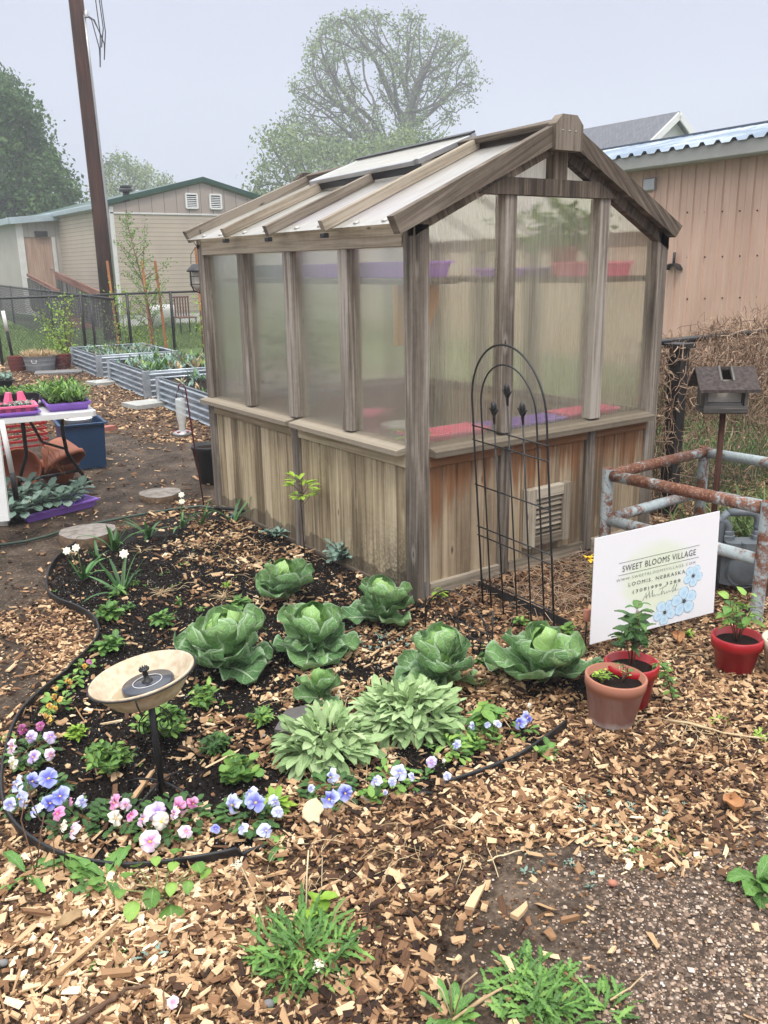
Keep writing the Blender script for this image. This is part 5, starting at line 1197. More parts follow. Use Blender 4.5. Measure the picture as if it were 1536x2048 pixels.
# white pipe leg and board at the far left
mb = MB(); tube(mb, [atd(3, 842, 5.35), atd(24, 945, 5.45)], .016, 10); wp = mb.build('white_pipe', M_['white']); tag(wp, 'white plastic pipe leaning by the table with a black foot', 'pipe')
mb = MB(); q = atd(24, 945, 5.45); tube(mb, [q, atd(33, 1000, 5.5)], .017, 10); mb.build('pipe_foot', BK, wp)
mb = MB(); prism(mb, [atd(-120, 860, 5.0), atd(-3, 860, 5.2), atd(18, 1042, 5.25), atd(-120, 1052, 5.0)], unit(_d*[1, 1, 0])*.02); tag(mb.build('white_board', M_['white']), 'plain white board standing at the left edge', 'board')
mb = MB(); prism(mb, [at(-160, 1052), at(16, 1052), at(24, 1040), at(-160, 1030)], (0, 0, .10)); tag(mb.build('stone_block', M_['concrete']), 'dull grey concrete block under the white board at the left edge', 'block')
# blue tub
q = at(164, 935); o, T = tray('blue_tub', (q[0]+.05, q[1]+.12, 0), .36, .46, .40, M_['bluepl'], 'dark blue storage tub with open top under the table end', 'tub', yaw=yaw, rim=.022)
mb = MB(); lathe(mb, [(0, .0), (.10, 0), (.115, .05), (.12, .055), (.11, .06), (.1, .02), (0, .02)], T(.0, 0, .36), 28); tag(mb.build('white_bowl', M_['white']), 'white plastic bowl resting inside the blue tub', 'bowl')
mb = MB(); p0 = TB(.42, .55, .30); tube(mb, [V3(*T(.12, -.05, .2)), V3(*T(.10, -.05, .45))+V3(0, 0, .02), V3(*T(.11, -.06, .56))], [.035, .03, .02], 8); tag(mb.build('driftwood_stick', M_['straw']), 'bare pale piece of driftwood standing in the blue tub', 'driftwood')
q = V3(*at(195, 900)); mb = MB(); 
# hanging baskets
def basket(name, c, ax, r, h, label):
    o = thing(name, (c[0], c[1], max(0, c[2]-.05)), label, 'hanging basket', 'terracotta coloured hanging baskets under the table'); mb = MB()
    lathe(mb, [(0, 0), (r*.55, 0), (r*.66, h*.12), (r*.86, h*.55), (r*.95, h*.80), (r*1.04, h*.82), (r*1.05, h), (r*.98, h), (r*.92, h*.8), (r*.6, h*.1), (0, h*.06)], c, 48, ax, flute=.018, nfl=36); mb.build('basket_bowl', M_['orangepl'], o); return o
hz_ = unit(_d*[1, 1, 0])
q = at(122, 966); basket('hanging_basket', (q[0], q[1]+.05, .0), (0, 0, 1), .165, .17, 'orange brown plastic basket sitting upright at the bottom of the stack')
c_ = V3(*atd(104, 888, 6.95)); basket('hanging_basket', c_, unit(CR*.55-V3(0, 0, .75)-hz_*.25), .165, .20, 'orange brown plastic basket upside down on top of the stack')
c_ = V3(*atd(50, 945, 7.0)); basket('hanging_basket', c_, unit(-hz_*.8+V3(0, 0, .35)+CR*.1), .16, .15, 'orange brown plastic basket lying on its side with open mouth')
mb = MB()
for k in range(5): 
    p0 = V3(*at(100+k*6, 930, .25)); tube(mb, [p0, p0+V3(random.gauss(0, .05), random.gauss(0, .04), -.08), p0+V3(random.gauss(-.08, .06), random.gauss(0, .04), .12), p0+V3(-.05*k, .05, .2)], .0018, 5)
tag(mb.build('basket_wire', M_['orange']), 'tangled thin orange hanger wires in front of the baskets', 'wire')
q = at(40, 930); rc = thing('red_crate', (q[0]+.1, q[1]+.35, 0), 'dark red mesh crate deep under the table', 'crate'); mb = MB(); C0 = V3(q[0]+.1, q[1]+.35, 0)
for k in range(7):
    z = .12+k*.05; 
    for (a0, b0, a1, b1) in ((-.22, -.15, .22, -.15), (-.22, .15, .22, .15), (-.22, -.15, -.22, .15), (.22, -.15, .22, .15)): beam(mb, C0+V3(a0, b0, z), C0+V3(a1, b1, z), .008, .022)
for k in range(9):
    a = -.22+k*.055; beam(mb, C0+V3(a, -.15, 0), C0+V3(a, -.15, .43), .008, .008); beam(mb, C0+V3(a, .15, 0), C0+V3(a, .15, .43), .008, .008)
mb.build('crate_shell', M_['redpl'], rc)
# purple tray with cabbage seedlings on the ground
q0, q1 = at(52, 1048), at(196, 1012); c = (q0+q1)/2; yw = math.atan2((q1-q0)[1], (q1-q0)[0]); c = c+unit(V3(-(q1-q0)[1], (q1-q0)[0], 0))*.12
o, T = tray('seedling_tray', (c[0], c[1], 0), np.linalg.norm(q1-q0), .24, .06, M_['purple'], 'purple tray on the ground holding young grey green cabbage plants', 'seedling tray', yaw=yw)
blk = tray('nursery_flat', (c[0]-.12*math.cos(yw)-.05, c[1]-.02, .004), .36, .2, .07, M_['blackpl'], 'black flat set inside the purple tray on the ground', 'nursery flat', yaw=yw, inner=SOIL)
COLN = ['at the left end', 'left of the middle', 'in the middle', 'right of the middle', 'at the right end of the crowd']
for k in range(15):
    if k < 3: a, b = (.06+.075*k, -.09+.02*k); lab = 'cabbage seedling leaning over the front rim of the purple ground tray, '+['nearest the crowd', 'middle one of three', 'rightmost of three'][k]; hh = .06+.02*k
    else:
        q_ = k-3; cc, rr_k = q_ % 5, q_//5
        if rr_k == 2: cc = (q_-10)*2+1
        a = -.38+cc*.095+random.uniform(-.015, .015); b = (-.10, .02, .11)[rr_k]+random.uniform(-.015, .015); hh = (.07, .12, .17)[rr_k]+random.uniform(-.02, .02)
        lab = ['front', 'middle', 'back'][rr_k]+' row cabbage seedling '+COLN[cc]+' of the purple ground tray'
    q = V3(*T(a, b, .05)); pl = thing('cabbage_seedling', (q[0], q[1], .05), lab, 'seedling', 'cabbage seedlings in the purple tray')
    ms = MB(); tube(ms, [q, q+V3(random.gauss(0, .01), random.gauss(0, .01), hh)], .004, 6); ms.build('stem', simple('purple_stem', (.14, .06, .10), .6) if k == 0 else bpy.data.materials['purple_stem'], pl)
    ml = MB(); q = q+V3(0, 0, hh)
    for j in range(9): leaf(ml, q-V3(0, 0, .004*j), j*2.4+random.random(), 1.2-.14*j, .10, .066, p_obov, .8, .12, .04, 2, 2, 6)
    ml.build('foliage', M_['bluegreen'], pl)
# ------------------------------------------------------------------ plants in the bed
def plantthing(name, u, v, label, cat, group=None):
    p = at(u, v); z = float(gh(p[0], p[1])); return thing(name, (p[0], p[1], max(0, z)), label, cat, group), V3(p[0], p[1], max(0, z))
CABS = [(570, 1205, 1.02, 'cabbage plant farthest from the camera, left of the greenhouse corner'), (764, 1245, .98, 'cabbage plant in front of the greenhouse corner post, left of the hoop fence'),
        (628, 1312, 1.10, 'cabbage plant in the middle of the cabbages, behind the smallest one'), (452, 1345, 1.25, 'big cabbage plant right beside the bird bath bowl'),
        (878, 1372, 1.12, 'cabbage plant touching the back of the woolly leaved plants'), (1082, 1372, 1.16, 'cabbage plant just left of the terracotta pot'), (642, 1402, .60, 'smallest cabbage plant, with few open leaves, behind the slate slab')]
for ci, (u, v, s, lb) in enumerate(CABS):
    random.seed(100+ci); o, p = plantthing('cabbage', u, v, lb, 'cabbage', 'cabbages in the flower bed'); s *= 1.07
    c = p+V3(0, 0, .035*s); small = s < .7
    mo = MB(); a0 = random.uniform(0, 6)
    n1, n2, n3 = (4, 3, 3) if small else (random.choice((6, 7, 8)), random.choice((4, 5, 6)), random.choice((5, 6, 8)))
    for k in range(n1):
        a = a0+k*6.2832/n1+random.uniform(-.25, .25)
        leaf(mo, c-V3(0, 0, .02*s), a, random.uniform(.25, 1.0), .195*s*random.uniform(.75, 1.15), .165*s, p_round, random.uniform(.3, .9), .17, .09, 2.4, 4, 16, r=random.uniform(.05, .5), side_tilt=random.uniform(-.35, .35))
    for k in range(n2):
        a = a0+.4+k*6.2832/n2+random.uniform(-.2, .2)
        leaf(mo, c, a, random.uniform(.8, 1.25), .175*s*random.uniform(.9, 1.1), .155*s, p_round, random.uniform(.0, .6), .24, .085, 2.6, 4, 16, r=random.uniform(.3, .7), side_tilt=random.uniform(-.3, .3))
    mo.build('outer_leaves', M_['cabbage'], o)
    mi = MB()
    for k in range(n3):
        a = a0+k*2.399; f = k/n3
        leaf(mi, c+V3(math.cos(a), math.sin(a), 0)*.006*s+V3(0, 0, .01), a, 1.28+.12*f, (.165-.06*f)*s, (.135-.05*f)*s, p_round, -.05-.45*f+random.uniform(-.1, .25), .38, .08, 2.4, 3, 11, r=random.uniform(.2, .9), side_tilt=random.uniform(-.2, .2))
    mi.build('heart_leaves', M_['cabcore'], o)
# woolly lamb's-ear plants
for ci, (u, v, rad, n, lb) in enumerate(((652, 1510, .18, 300, 'silvery woolly leaved plant, nearer one, in front of the slate slab'), (815, 1450, .215, 420, 'silvery woolly leaved plant, larger one, in front of the right cabbages'))):
    random.seed(40+ci); o, p = plantthing('woolly_leaf_plant', u, v, lb, 'plant', 'woolly silver plants')
    for part in range(1):
        ml = MB()
        for k in range(n):
            a = random.uniform(0, 6.2832); f = math.sqrt(random.random()); rr = f*rad*.70
            q = p+V3(math.cos(a)*rr, math.sin(a)*rr, .035+.085*(1-f**2)*random.uniform(.5, 1.15)); el = 1.2-.95*f+random.gauss(0, .5)
            L = random.uniform(.06, .115)*(.75+.35*f); leaf(ml, q, a+random.gauss(0, .9), el, L, L*.33, p_paddle, random.uniform(.2, 1.6), .10, .04, 2, 2, 7, r=min(1, max(0, random.uniform(.0, .8)-.2*f+.15)), side_tilt=random.uniform(-.5, .5))
        ml.build('foliage', M_['lamb'], o)
        ms = MB()
        for k in range(14):
            a = random.uniform(0, 6.28); tube(ms, [p, p+V3(math.cos(a)*rad*.3, math.sin(a)*rad*.3, .05), p+V3(math.cos(a)*rad*.5, math.sin(a)*rad*.5, .10)], .003, 5)
        ms.build('stem', M_['lamb'], o)

# pansies
def pansy(parent, q, nrm, s, kind):
    nrm = unit(nrm); up = V3(0, 0, 1); x = unit(np.cross(up, nrm)+V3(1e-4, 0, 0)); y = np.cross(nrm, x)
    rot = random.uniform(-.4, .4); x, y = x*math.cos(rot)+y*math.sin(rot), -x*math.sin(rot)+y*math.cos(rot)
    mb = MB()
    fold = random.uniform(-.12, .30)
    for (ang, L, Wd, dz) in ((1.02, .60, .62, -.07), (2.12, .60, .62, -.09), (.05, .50, .44, 0.0), (3.09, .50, .44, .01), (-1.57, .50, .62, .05)):
        ang += random.uniform(-.12, .12); d = x*math.cos(ang)+y*math.sin(ang); t_ = -x*math.sin(ang)+y*math.cos(ang); vs = [q+nrm*(dz*s+.002)]; uvs = [(0, 0)]; ph = random.random()*6
        for ring, rr in ((1, .33), (2, .7), (3, 1.0)):
            for k in range(9):
                b = -1.25+2.5*k/8; w = math.sin((k/8)*math.pi)**.4 if ring > 1 else 1
                r_ = rr*L*(.62+.38*math.cos(b*.8)); r_ *= (1+random.uniform(-.07, .07)); pnt = q+d*r_*s*math.cos(b*.62)+t_*Wd*s*rr*math.sin(b)*.62+nrm*(dz*s+.002+s*(.12*rr*rr*math.sin(3.4*b+ph)+random.uniform(-.035, .035)+(.10 if ring < 3 else -.04)*rr-fold*rr*rr*.6))
                vs.append(pnt); uvs.append((ang*2+b, rr))
        fs = [(0, 1+k, 2+k) for k in range(8)]+[(1+9*r_+k, 1+9*(r_+1)+k, 2+9*(r_+1)+k, 2+9*r_+k) for r_ in range(2) for k in range(8)]
        mb.add(vs, fs, uvs, smooth=True, r=random.uniform(0, .6))
    lathe(mb, [(s*.07, .0), (s*.055, s*.05), (0, s*.06)], q+nrm*s*.05, 8, nrm, m=1)
    return mb.build('flower', [PET[kind], PEYE], parent)
def pansyclump(u, v, rad, n, flowers, lb, h=.07, mat='leafd', grp='pansies along the bed edge', seed=0):
    n = int(n*.68); random.seed(300+seed); o, p = plantthing('pansy', u, v, lb, 'pansy', grp); ml = MB()
    for k in range(n):
        a = random.uniform(0, 6.2832); f = math.sqrt(random.random()); q = p+V3(math.cos(a)*rad*f*.8, math.sin(a)*rad*f*.8, random.uniform(.008, h*.75)*(1.1-.5*f)); L = random.uniform(.024, .045)
        leaf(ml, q, a+random.uniform(-1, 1), random.uniform(-.1, 1.0), L, L*.5, p_obov, .8, .1, .04, 2, 2, 5)
    ml.build('foliage', M_[mat], o); ms = MB()
    for (fu, fv, s, kind) in flowers:
        z = h+random.uniform(-.008, .02); q = V3(*at(fu+random.uniform(-4, 4), fv+random.uniform(-3, 3), z)); s *= random.uniform(.78, 1.05); nrm = -_d*.55+V3(0, 0, random.uniform(-.3, .8))+CR*random.uniform(-1.0, 1.0)
        pansy(o, q, nrm, s, kind); tube(ms, [V3(p[0]+(q[0]-p[0])*.4, p[1]+(q[1]-p[1])*.4, .01), q-V3(0, 0, .02), q-nrm*.006], .0013, 5)
    ms.build('stem', M_['stem'], o)
S1 = .052
pansyclump(62, 1515, .09, 110, [(22, 1495, S1, 'white'), (60, 1478, S1, 'lilac'), (98, 1477, S1, 'lilac'), (68, 1512, S1*.9, 'lilac'), (104, 1512, S1*.9, 'white'), (28, 1530, .04, 'cream'), (78, 1452, .034, 'magenta'), (46, 1458, .038, 'magenta')], 'pansy clump with white and lilac flowers inside the left curve of the edging', seed=1)
pansyclump(80, 1600, .11, 120, [(98, 1558, .066, 'blue'), (66, 1560, .052, 'blue'), (30, 1566, S1, 'pale'), (122, 1592, .06, 'blue'), (40, 1598, .06, 'pale'), (72, 1622, .05, 'pale'), (98, 1608, .05, 'blue'), (22, 1610, .04, 'pale')], 'pansy clump with sky blue yellow eyed flowers at the left edge of the bed', seed=2)
pansyclump(160, 1650, .10, 100, [(112, 1625, .05, 'pink'), (150, 1660, .055, 'white'), (138, 1608, .028, 'pink'), (165, 1606, .04, 'pale'), (124, 1652, .038, 'cream')], 'pansy clump with pink and white flowers, left of the front middle', seed=3)
pansyclump(240, 1640, .10, 110, [(232, 1603, .05, 'pink'), (252, 1608, .045, 'white'), (232, 1640, .048, 'cream'), (266, 1633, .046, 'pink')], 'pansy clump with three pink flowers and one cream flower below the bird bath', seed=4)
pansyclump(340, 1650, .13, 150, [(318, 1625, .062, 'lilac'), (290, 1640, .048, 'white'), (326, 1643, .05, 'cream'), (358, 1616, .055, 'pink'), (384, 1605, .038, 'pink'), (374, 1662, .05, 'white'), (298, 1685, .058, 'white'), (345, 1630, .04, 'white')], 'wide pansy clump with pink, white and lilac flowers right of the stand foot', seed=5)
pansyclump(500, 1640, .11, 140, [(466, 1612, .055, 'pale'), (512, 1605, .065, 'blue'), (500, 1588, .045, 'pale'), (548, 1602, .042, 'pale'), (553, 1625, .04, 'pale'), (485, 1655, .036, 'pale'), (530, 1662, .045, 'pale'), (432, 1657, .034, 'blue')], 'pansy clump with large blue flowers at the front edge, left of the pale flake', seed=6)
pansyclump(660, 1590, .10, 130, [(664, 1555, .052, 'pale'), (660, 1598, .055, 'blue'), (688, 1590, .055, 'blue'), (622, 1580, .025, 'pale')], 'pansy clump with violet blue flowers just below the woolly plant', seed=7)
pansyclump(785, 1568, .08, 70, [(750, 1560, .046, 'pale'), (800, 1545, .048, 'pale'), (782, 1565, .03, 'pale'), (820, 1556, .03, 'pale'), (768, 1583, .02, 'pale')], 'small pansy clump with pale blue flowers right of the woolly plant foot', seed=8, mat='leaf')
pansyclump(900, 1510, .09, 90, [(862, 1524, .04, 'lilac'), (912, 1492, .034, 'pale'), (893, 1550, .03, 'pale'), (886, 1522, .02, 'cream')], 'leafy pansy clump with few lilac flowers near the black strip', seed=9, mat='leaf')
pansyclump(1045, 1475, .05, 22, [(1040, 1450, .045, 'blue'), (1056, 1438, .05, 'blue'), (1062, 1412, .02, 'cream')], 'little pansy with two violet blue flowers under the right cabbages', seed=10, mat='leaf')
pansyclump(965, 1490, .07, 70, [(942, 1453, .036, 'pale'), (975, 1452, .026, 'pale'), (998, 1450, .034, 'pale')], 'sparse pansy with three pale flowers among serrated leaves', seed=11, mat='leaf')
pansyclump(112, 1415, .06, 50, [(110, 1392, .026, 'orange'), (120, 1400, .026, 'orange'), (98, 1410, .026, 'orange'), (112, 1420, .028, 'orange'), (90, 1430, .026, 'orange'), (104, 1432, .022, 'orange'), (115, 1378, .02, 'orange'), (102, 1443, .018, 'orange')], 'orange yellow pansy column beside the left edging', seed=12, mat='leaf')
pansyclump(142, 1375, .045, 40, [(138, 1365, .026, 'orange'), (130, 1362, .018, 'orange')], 'small orange pansy just behind the orange column', seed=13, mat='leaf')
pansyclump(168, 1342, .05, 40, [(176, 1326, .03, 'magenta'), (170, 1336, .026, 'orange')], 'dark red and yellow pansy near the left side of the bird bath', seed=14, mat='leaf')

# low leafy clumps
def clump(u, v, rad, n, h, lb, mat='leaf', prof=p_lobe, L=.035, Wd=.024, name='leafy_weed', cat='weed', seed=0, smat='stem', grp=None, up=(0, 1.1), ny=6):
    random.seed(700+seed); o, p = plantthing(name, u, v, lb, cat, grp); ml = MB(); ms = MB()
    ns = max(3, int(n/9)); tips = []
    for s in range(ns):
        a = random.uniform(0, 6.2832); f = math.sqrt(random.random()); tip = p+V3(math.cos(a)*rad*f*.75, math.sin(a)*rad*f*.75, h*(1.05-.45*f)*random.uniform(.75, 1.1)); tips.append((tip, a)); tube(ms, [p+V3(math.cos(a), math.sin(a), 0)*rad*.15*f, (p+tip)/2+V3(0, 0, h*.12), tip], .0017, 5)
    for k in range(n):
        tip, a = tips[k % ns]; f = random.uniform(.45, 1.0); q = p+(tip-p)*f; aa = random.uniform(0, 6.28); s = random.uniform(.7, 1.2)
        leaf(ml, q, aa, random.uniform(*up), L*s, Wd*s, prof, random.uniform(.4, 1.1), .1, .05, 2, 2, ny, side_tilt=random.uniform(-.4, .4))
    ms.build('stem', M_[smat], o); ml.build('foliage', M_[mat], o)
clump(215, 1545, .115, 260, .10, 'bushy green mum plant left of the bird bath pole', 'leaf', L=.036, Wd=.026, name='garden_mum', cat='plant', seed=1)
clump(325, 1475, .12, 300, .12, 'bushy mum plant directly behind the bird bath pole', 'leaf', p_obov, .038, .022, name='garden_mum', cat='plant', seed=2)
clump(412, 1420, .085, 170, .10, 'green mum plant with lime lower leaves right of the bird bath', 'leaf', L=.034, Wd=.024, name='garden_mum', cat='plant', seed=3)
clump(432, 1502, .075, 130, .06, 'low dark mum plant right of the bird bath pole', 'leafd', L=.032, Wd=.024, name='garden_mum', cat='plant', seed=4)
clump(522, 1448, .06, 110, .05, 'small mum plant just left of the slate slab', 'leaf', L=.034, Wd=.022, name='garden_mum', cat='plant', seed=5)
clump(160, 1478, .06, 90, .05, 'small lime green plant between the lilac pansies and the bird bath', 'leafy', L=.03, Wd=.02, name='garden_mum', cat='plant', seed=6)
clump(475, 1560, .10, 70, .09, 'loose plant with round lobed leaves behind the front blue pansies', 'leaf', p_obov, .045, .038, name='leafy_plant', cat='plant', seed=7)
clump(215, 1240, .07, 90, .06, 'jagged weed on the edging left behind the bird bath', 'dand', p_tooth, .06, .026, seed=8)
clump(222, 1300, .065, 80, .05, 'jagged weed touching the bird bath bowl at its left', 'dand', p_tooth, .06, .026, seed=9)
clump(330, 1250, .06, 70, .055, 'leafy weed on black soil above the bird bath bowl', 'dand', p_tooth, .055, .022, seed=10)
clump(262, 1220, .05, 60, .03, 'clover weed between two jagged weeds behind the bird bath', 'leafd', p_obov, .018, .017, seed=11)
clump(480, 1218, .07, 55, .045, 'weed with narrow leaves left of the farthest cabbage', 'dand', p_tooth, .055, .02, seed=12)
clump(400, 1225, .04, 22, .03, 'tiny weed sprig in bare soil left of the cabbages', 'leaf', p_obov, .02, .012, seed=13)
clump(355, 1215, .035, 28, .05, 'upright feathery sprout in the middle of the rear soil', 'leaf', p_lobe, .025, .012, seed=14)
clump(275, 1175, .035, 30, .05, 'feathery sprout beside the front daffodils', 'leaf', p_lobe, .03, .012, seed=15)
clump(235, 1290-95, .04, 30, .06, 'fern like weed behind the left edging', 'dand', p_tooth, .05, .018, seed=16)
clump(455, 1180, .035, 36, .05, 'sprout rising from straw left of the farthest cabbage', 'leafy', p_lobe, .025, .012, seed=17)
clump(685, 1128, .085, 60, .10, 'grey green thistle leaved plant at the foot of the greenhouse side', 'bluegreen', p_lobe, .10, .05, name='poppy_plant', cat='plant', seed=18, up=(.3, 1.2), ny=10)
clump(552, 1075, .06, 36, .06, 'small thistle leaved plant behind the farthest cabbage', 'bluegreen', p_lobe, .07, .035, name='poppy_plant', cat='plant', seed=19, ny=10)
clump(470, 1035, .03, 20, .03, 'tiny grey green sprout near the tool handle', 'bluegreen', p_lobe, .035, .015, seed=20)
clump(965, 1470, .09, 34, .12, 'serrated leaf plant below the right cabbages', 'leaf', p_ovate, .075, .036, name='leafy_plant', cat='plant', seed=21, smat='twig', up=(-.2, .5), ny=8)
clump(945, 1500, .06, 60, .05, 'fine leaved weed beside the sparse pansy', 'leaf', p_lobe, .04, .018, seed=22)
clump(1080, 1512, .05, 16, .03, 'little nettle like weed at the end of the black strip', 'leaf', p_tooth, .05, .022, seed=23)
clump(742, 1606, .06, 18, .05, 'small weed of oval leaves below the violet blue pansies', 'leaf', p_ovate, .045, .024, seed=24)
clump(905, 1352-20, .05, 20, .03, 'seedling weeds right of the hoop fence', 'leaf', p_tooth, .03, .015, seed=25)
clump(975, 1330, .07, 60, .05, 'low green weed left of the cabbage next to the pots', 'leafd', p_obov, .03, .016, seed=26)
clump(1035, 1250, .035, 22, .04, 'tiny nettle weed behind the trellis feet', 'leaf', p_tooth, .035, .018, seed=27)
clump(1235, 1310-22, .03, 12, .06, 'little pale weed under the sign edge', 'leafy', p_ovate, .03, .014, seed=28)
clump(1370, 1275, .03, 14, .05, 'bright weed sprig between the sign and the right red pot', 'leafy', p_ovate, .035, .014, seed=29)
clump(1140, 1275, .05, 18, .06, 'broad leaved weed behind the brown cup stake', 'leaf', p_ovate, .05, .03, seed=30)
clump(880, 1205, .03, 12, .10, 'single bright shoot at the greenhouse corner post', 'leafy', p_ovate, .04, .02, seed=31)
clump(555, 1622, .06, 40, .07, 'light green shoots right of the front blue pansies', 'leafy', p_tooth, .05, .02, seed=32)
clump(1440, 1440+10, .04, 20, .02, 'low yellow green weed on mulch right of the terracotta pot', 'leafy', p_lobe, .03, .012, seed=33)
clump(1520, 1480, .05, 50, .03, 'mossy pale weed at the right edge in the mulch', 'leafy', p_lobe, .025, .010, seed=34)
clump(1300, 1420-155, .05, 18, .08, 'small leafy weed behind the red pot by the sign', 'leaf', p_ovate, .035, .018, seed=35)
# young tree peony shoot by the wall
o, p = plantthing('peony_shoot', 610, 1118, 'slim reddish stem with green divided leaves in front of the greenhouse side', 'plant'); zt = upz(p[0], p[1], 962)
ms = MB(); tube(ms, [p, p+V3(0, .01, zt*.35), p+V3(-.005, .01, zt*.7), V3(p[0], p[1], zt)], [.004, .0035, .003, .002], 6); ml = MB()
for k in range(15):
    a = k*2.4; z0 = zt*random.uniform(.58, .96); q = V3(p[0], p[1], z0); q2 = q+V3(math.cos(a)*.045, math.sin(a)*.045, .05); tube(ms, [q, q2], .0015, 4)
    for j in (-.6, 0, .6): leaf(ml, q2, a+j, random.uniform(.2, .9), random.uniform(.05, .075), .026, p_tooth, .7, .1, .03, 2, 2, 6, r=random.uniform(.5, 1))
ms.build('stem', M_['twig'], o); ml.build('foliage', M_['leafy'], o)
# yellow flower by the sign
o, p = plantthing('yellow_flower', 1182, 1165+30, 'small bright yellow flower peeping out left of the sign', 'flower'); q = V3(*atd(1178, 1118, 4.45)); ms = MB(); tube(ms, [p, (p+q)/2, q], .002, 5); ms.build('stem', M_['stem'], o); ml = MB()
for k in range(9): leaf(ml, q, k*.7, random.uniform(-.2, 1.2), .035, .02, p_ovate, .5, .1, .05)
ml.build('petals', PEYE, o)

# daffodils
def daff(u, v, n, L, flowers, lb, seed, mat='strap', spread=.5):
    random.seed(500+seed); o, p = plantthing('daffodil', u, v, lb, 'daffodil', 'daffodils at the back of the bed'); ml = MB()
    for k in range(n):
        a = random.uniform(0, 6.28); leaf(ml, p+V3(math.cos(a)*.012, math.sin(a)*.012, 0), a, random.uniform(1.45-spread, 1.5), L*random.uniform(.65, 1.1), .021, p_strap, random.uniform(.1, 1.5), .12, 0, 2, 1, 9)
    ml.build('foliage', M_[mat], o); 
    for (fu, fv, s) in flowers:
        z = upz(p[0], p[1], fv); q = V3(*at(fu, fv, z)); ms = MB(); tube(ms, [p, p+(q-p)*.6+V3(0, 0, .02), q+V3(0, 0, .005)-(-_d)*.02, q], .0026, 6); ms.build('stem', M_['stem'], o)
        mf = MB(); nr = unit(-_d+V3(0, 0, .3)); x = CR; y = np.cross(nr, x)
        for ring, (m_, rr, tl) in enumerate(((7, 1.0, .1), (6, .8, .5), (5, .5, 1.0))):
            for k in range(m_):
                a = k*6.2832/m_+ring*.4; d = x*math.cos(a)+y*math.sin(a); t_ = np.cross(nr, d)
                tip = q+(d*math.cos(tl)+nr*math.sin(tl))*s*rr*.5; md = q+(d*math.cos(tl)+nr*math.sin(tl))*s*rr*.3
                mf.add([q, md-t_*s*.17+nr*.002, tip, md+t_*s*.17+nr*.002, md+nr*.005], [(0, 1, 4), (1, 2, 4), (2, 3, 4), (3, 0, 4)], smooth=True)
        mf.build('flower', M_['petalw'], o)
daff(168, 1160, 9, .20, [(134, 1102, .05), (152, 1096, .05)], 'daffodil clump with two cream flowers beside the nearer log slice', 1)
daff(245, 1190, 12, .27, [(248, 1108, .055)], 'daffodil clump with one cream flower and long arching leaves', 2, spread=.9)
daff(228, 1102, 12, .24, [], 'flowerless daffodil clump directly behind the cream flowered ones', 3, spread=.8)
daff(298, 1075, 10, .22, [], 'flowerless daffodil clump between the two log slices', 4, spread=.7)
daff(362, 1056, 9, .17, [(363, 990, .045), (364, 1003, .045)], 'daffodil clump with two small cream flowers, behind the bed', 5, spread=.7)
daff(402, 1050, 9, .18, [], 'flowerless daffodil clump at the foot of the red crook pole', 6, spread=.7)
daff(468, 1045, 6, .24, [], 'tall thin daffodil leaves against the far greenhouse side boards', 7, mat='strap', spread=.6)
daff(196, 1120, 6, .15, [], 'small flowerless daffodil clump right of the nearer log slice', 8, spread=.5)

# dandelions and big weeds outside the edging
def dandelion(u, v, n, L, lb, seed, mat='dand', el=(.1, 1.1), Wd=.03, stalks=0, prof=p_tooth, rad=.01, name='dandelion', cat='dandelion', grp=None):
    random.seed(900+seed); o, p = plantthing(name, u, v, lb, cat, grp); ml = MB()
    for k in range(n):
        a = random.uniform(0, 6.28); rr = rad*random.random(); leaf(ml, p+V3(math.cos(a)*rr, math.sin(a)*rr, .003), random.gauss(a, 1.1 if rad > .08 else .6), random.uniform(*el), L*random.uniform(.5, 1.15), Wd*random.uniform(.7, 1.2), prof, random.uniform(.5, 1.3), .12, .06, 3, 2, 14, side_tilt=random.uniform(-.4, .4))
    ml.build('foliage', M_[mat], o); ms = MB()
    for k in range(stalks):
        a = random.uniform(0, 6.28); h = random.uniform(.10, .2); l = random.uniform(.04, .1); tube(ms, [p, p+V3(math.cos(a)*l*.5, math.sin(a)*l*.5, h*.7), p+V3(math.cos(a)*l*1.1, math.sin(a)*l*1.1, h)], .0018, 6)
        if k == 0: pass
    if stalks: ms.build('stalk', M_['straw'], o)
    return o, p
o, p = dandelion(606, 1905, 230, .095, 'big dense dandelion clump on mulch at the bottom centre', 1, 'dand', (.15, 1.35), .017, 0, p_lobe, .12)
ms = MB(); 
for (a, b) in (((540, 1890), (483, 1735)), ((545, 1835), (505, 1745)), ((612, 1840), (617, 1700)), ((655, 1890), (690, 1800))):
    ms = MB(); q0 = V3(*at(*a)); zt = .15 if a[0] != 655 else .09; q1 = V3(*at(b[0], b[1], zt)); tube(ms, [q0, (q0+q1)/2+V3(0, 0, .03), q1], .0022, 6); ms.build('stalk', M_['straw'], o)
for (u, v) in ((476, 1731), (637, 1930)):
    mf = MB(); q = V3(*at(u, v, .15 if v < 1800 else .08)); P = q+rng.normal(size=(60, 3))*.006; leafcloud(mf, P, .008); mf.build('seed_head', M_['petalw'], o)
clump(648, 1830, .05, 7, .05, 'round heart leaved weed rising in the big dandelion clump', 'leafy', p_ovate, .05, .042, seed=41)
dandelion(1075, 2000, 230, .06, 'bright dandelion patch at the bottom edge, right of the centre', 2, 'dand', (.2, 1.3), .018, 0, p_lobe, .13)
dandelion(1215, 2025, 26, .07, 'small dandelion rosette right of the bottom patch', 3, 'dand', (.3, 1.2), .02, 0, p_lobe, .05)
dandelion(905, 2040, 14, .085, 'dandelion with broad leaves at the bottom edge, left of the bottom patch', 4, 'dand', (.3, 1.1), .03, 3, p_tooth, .03)
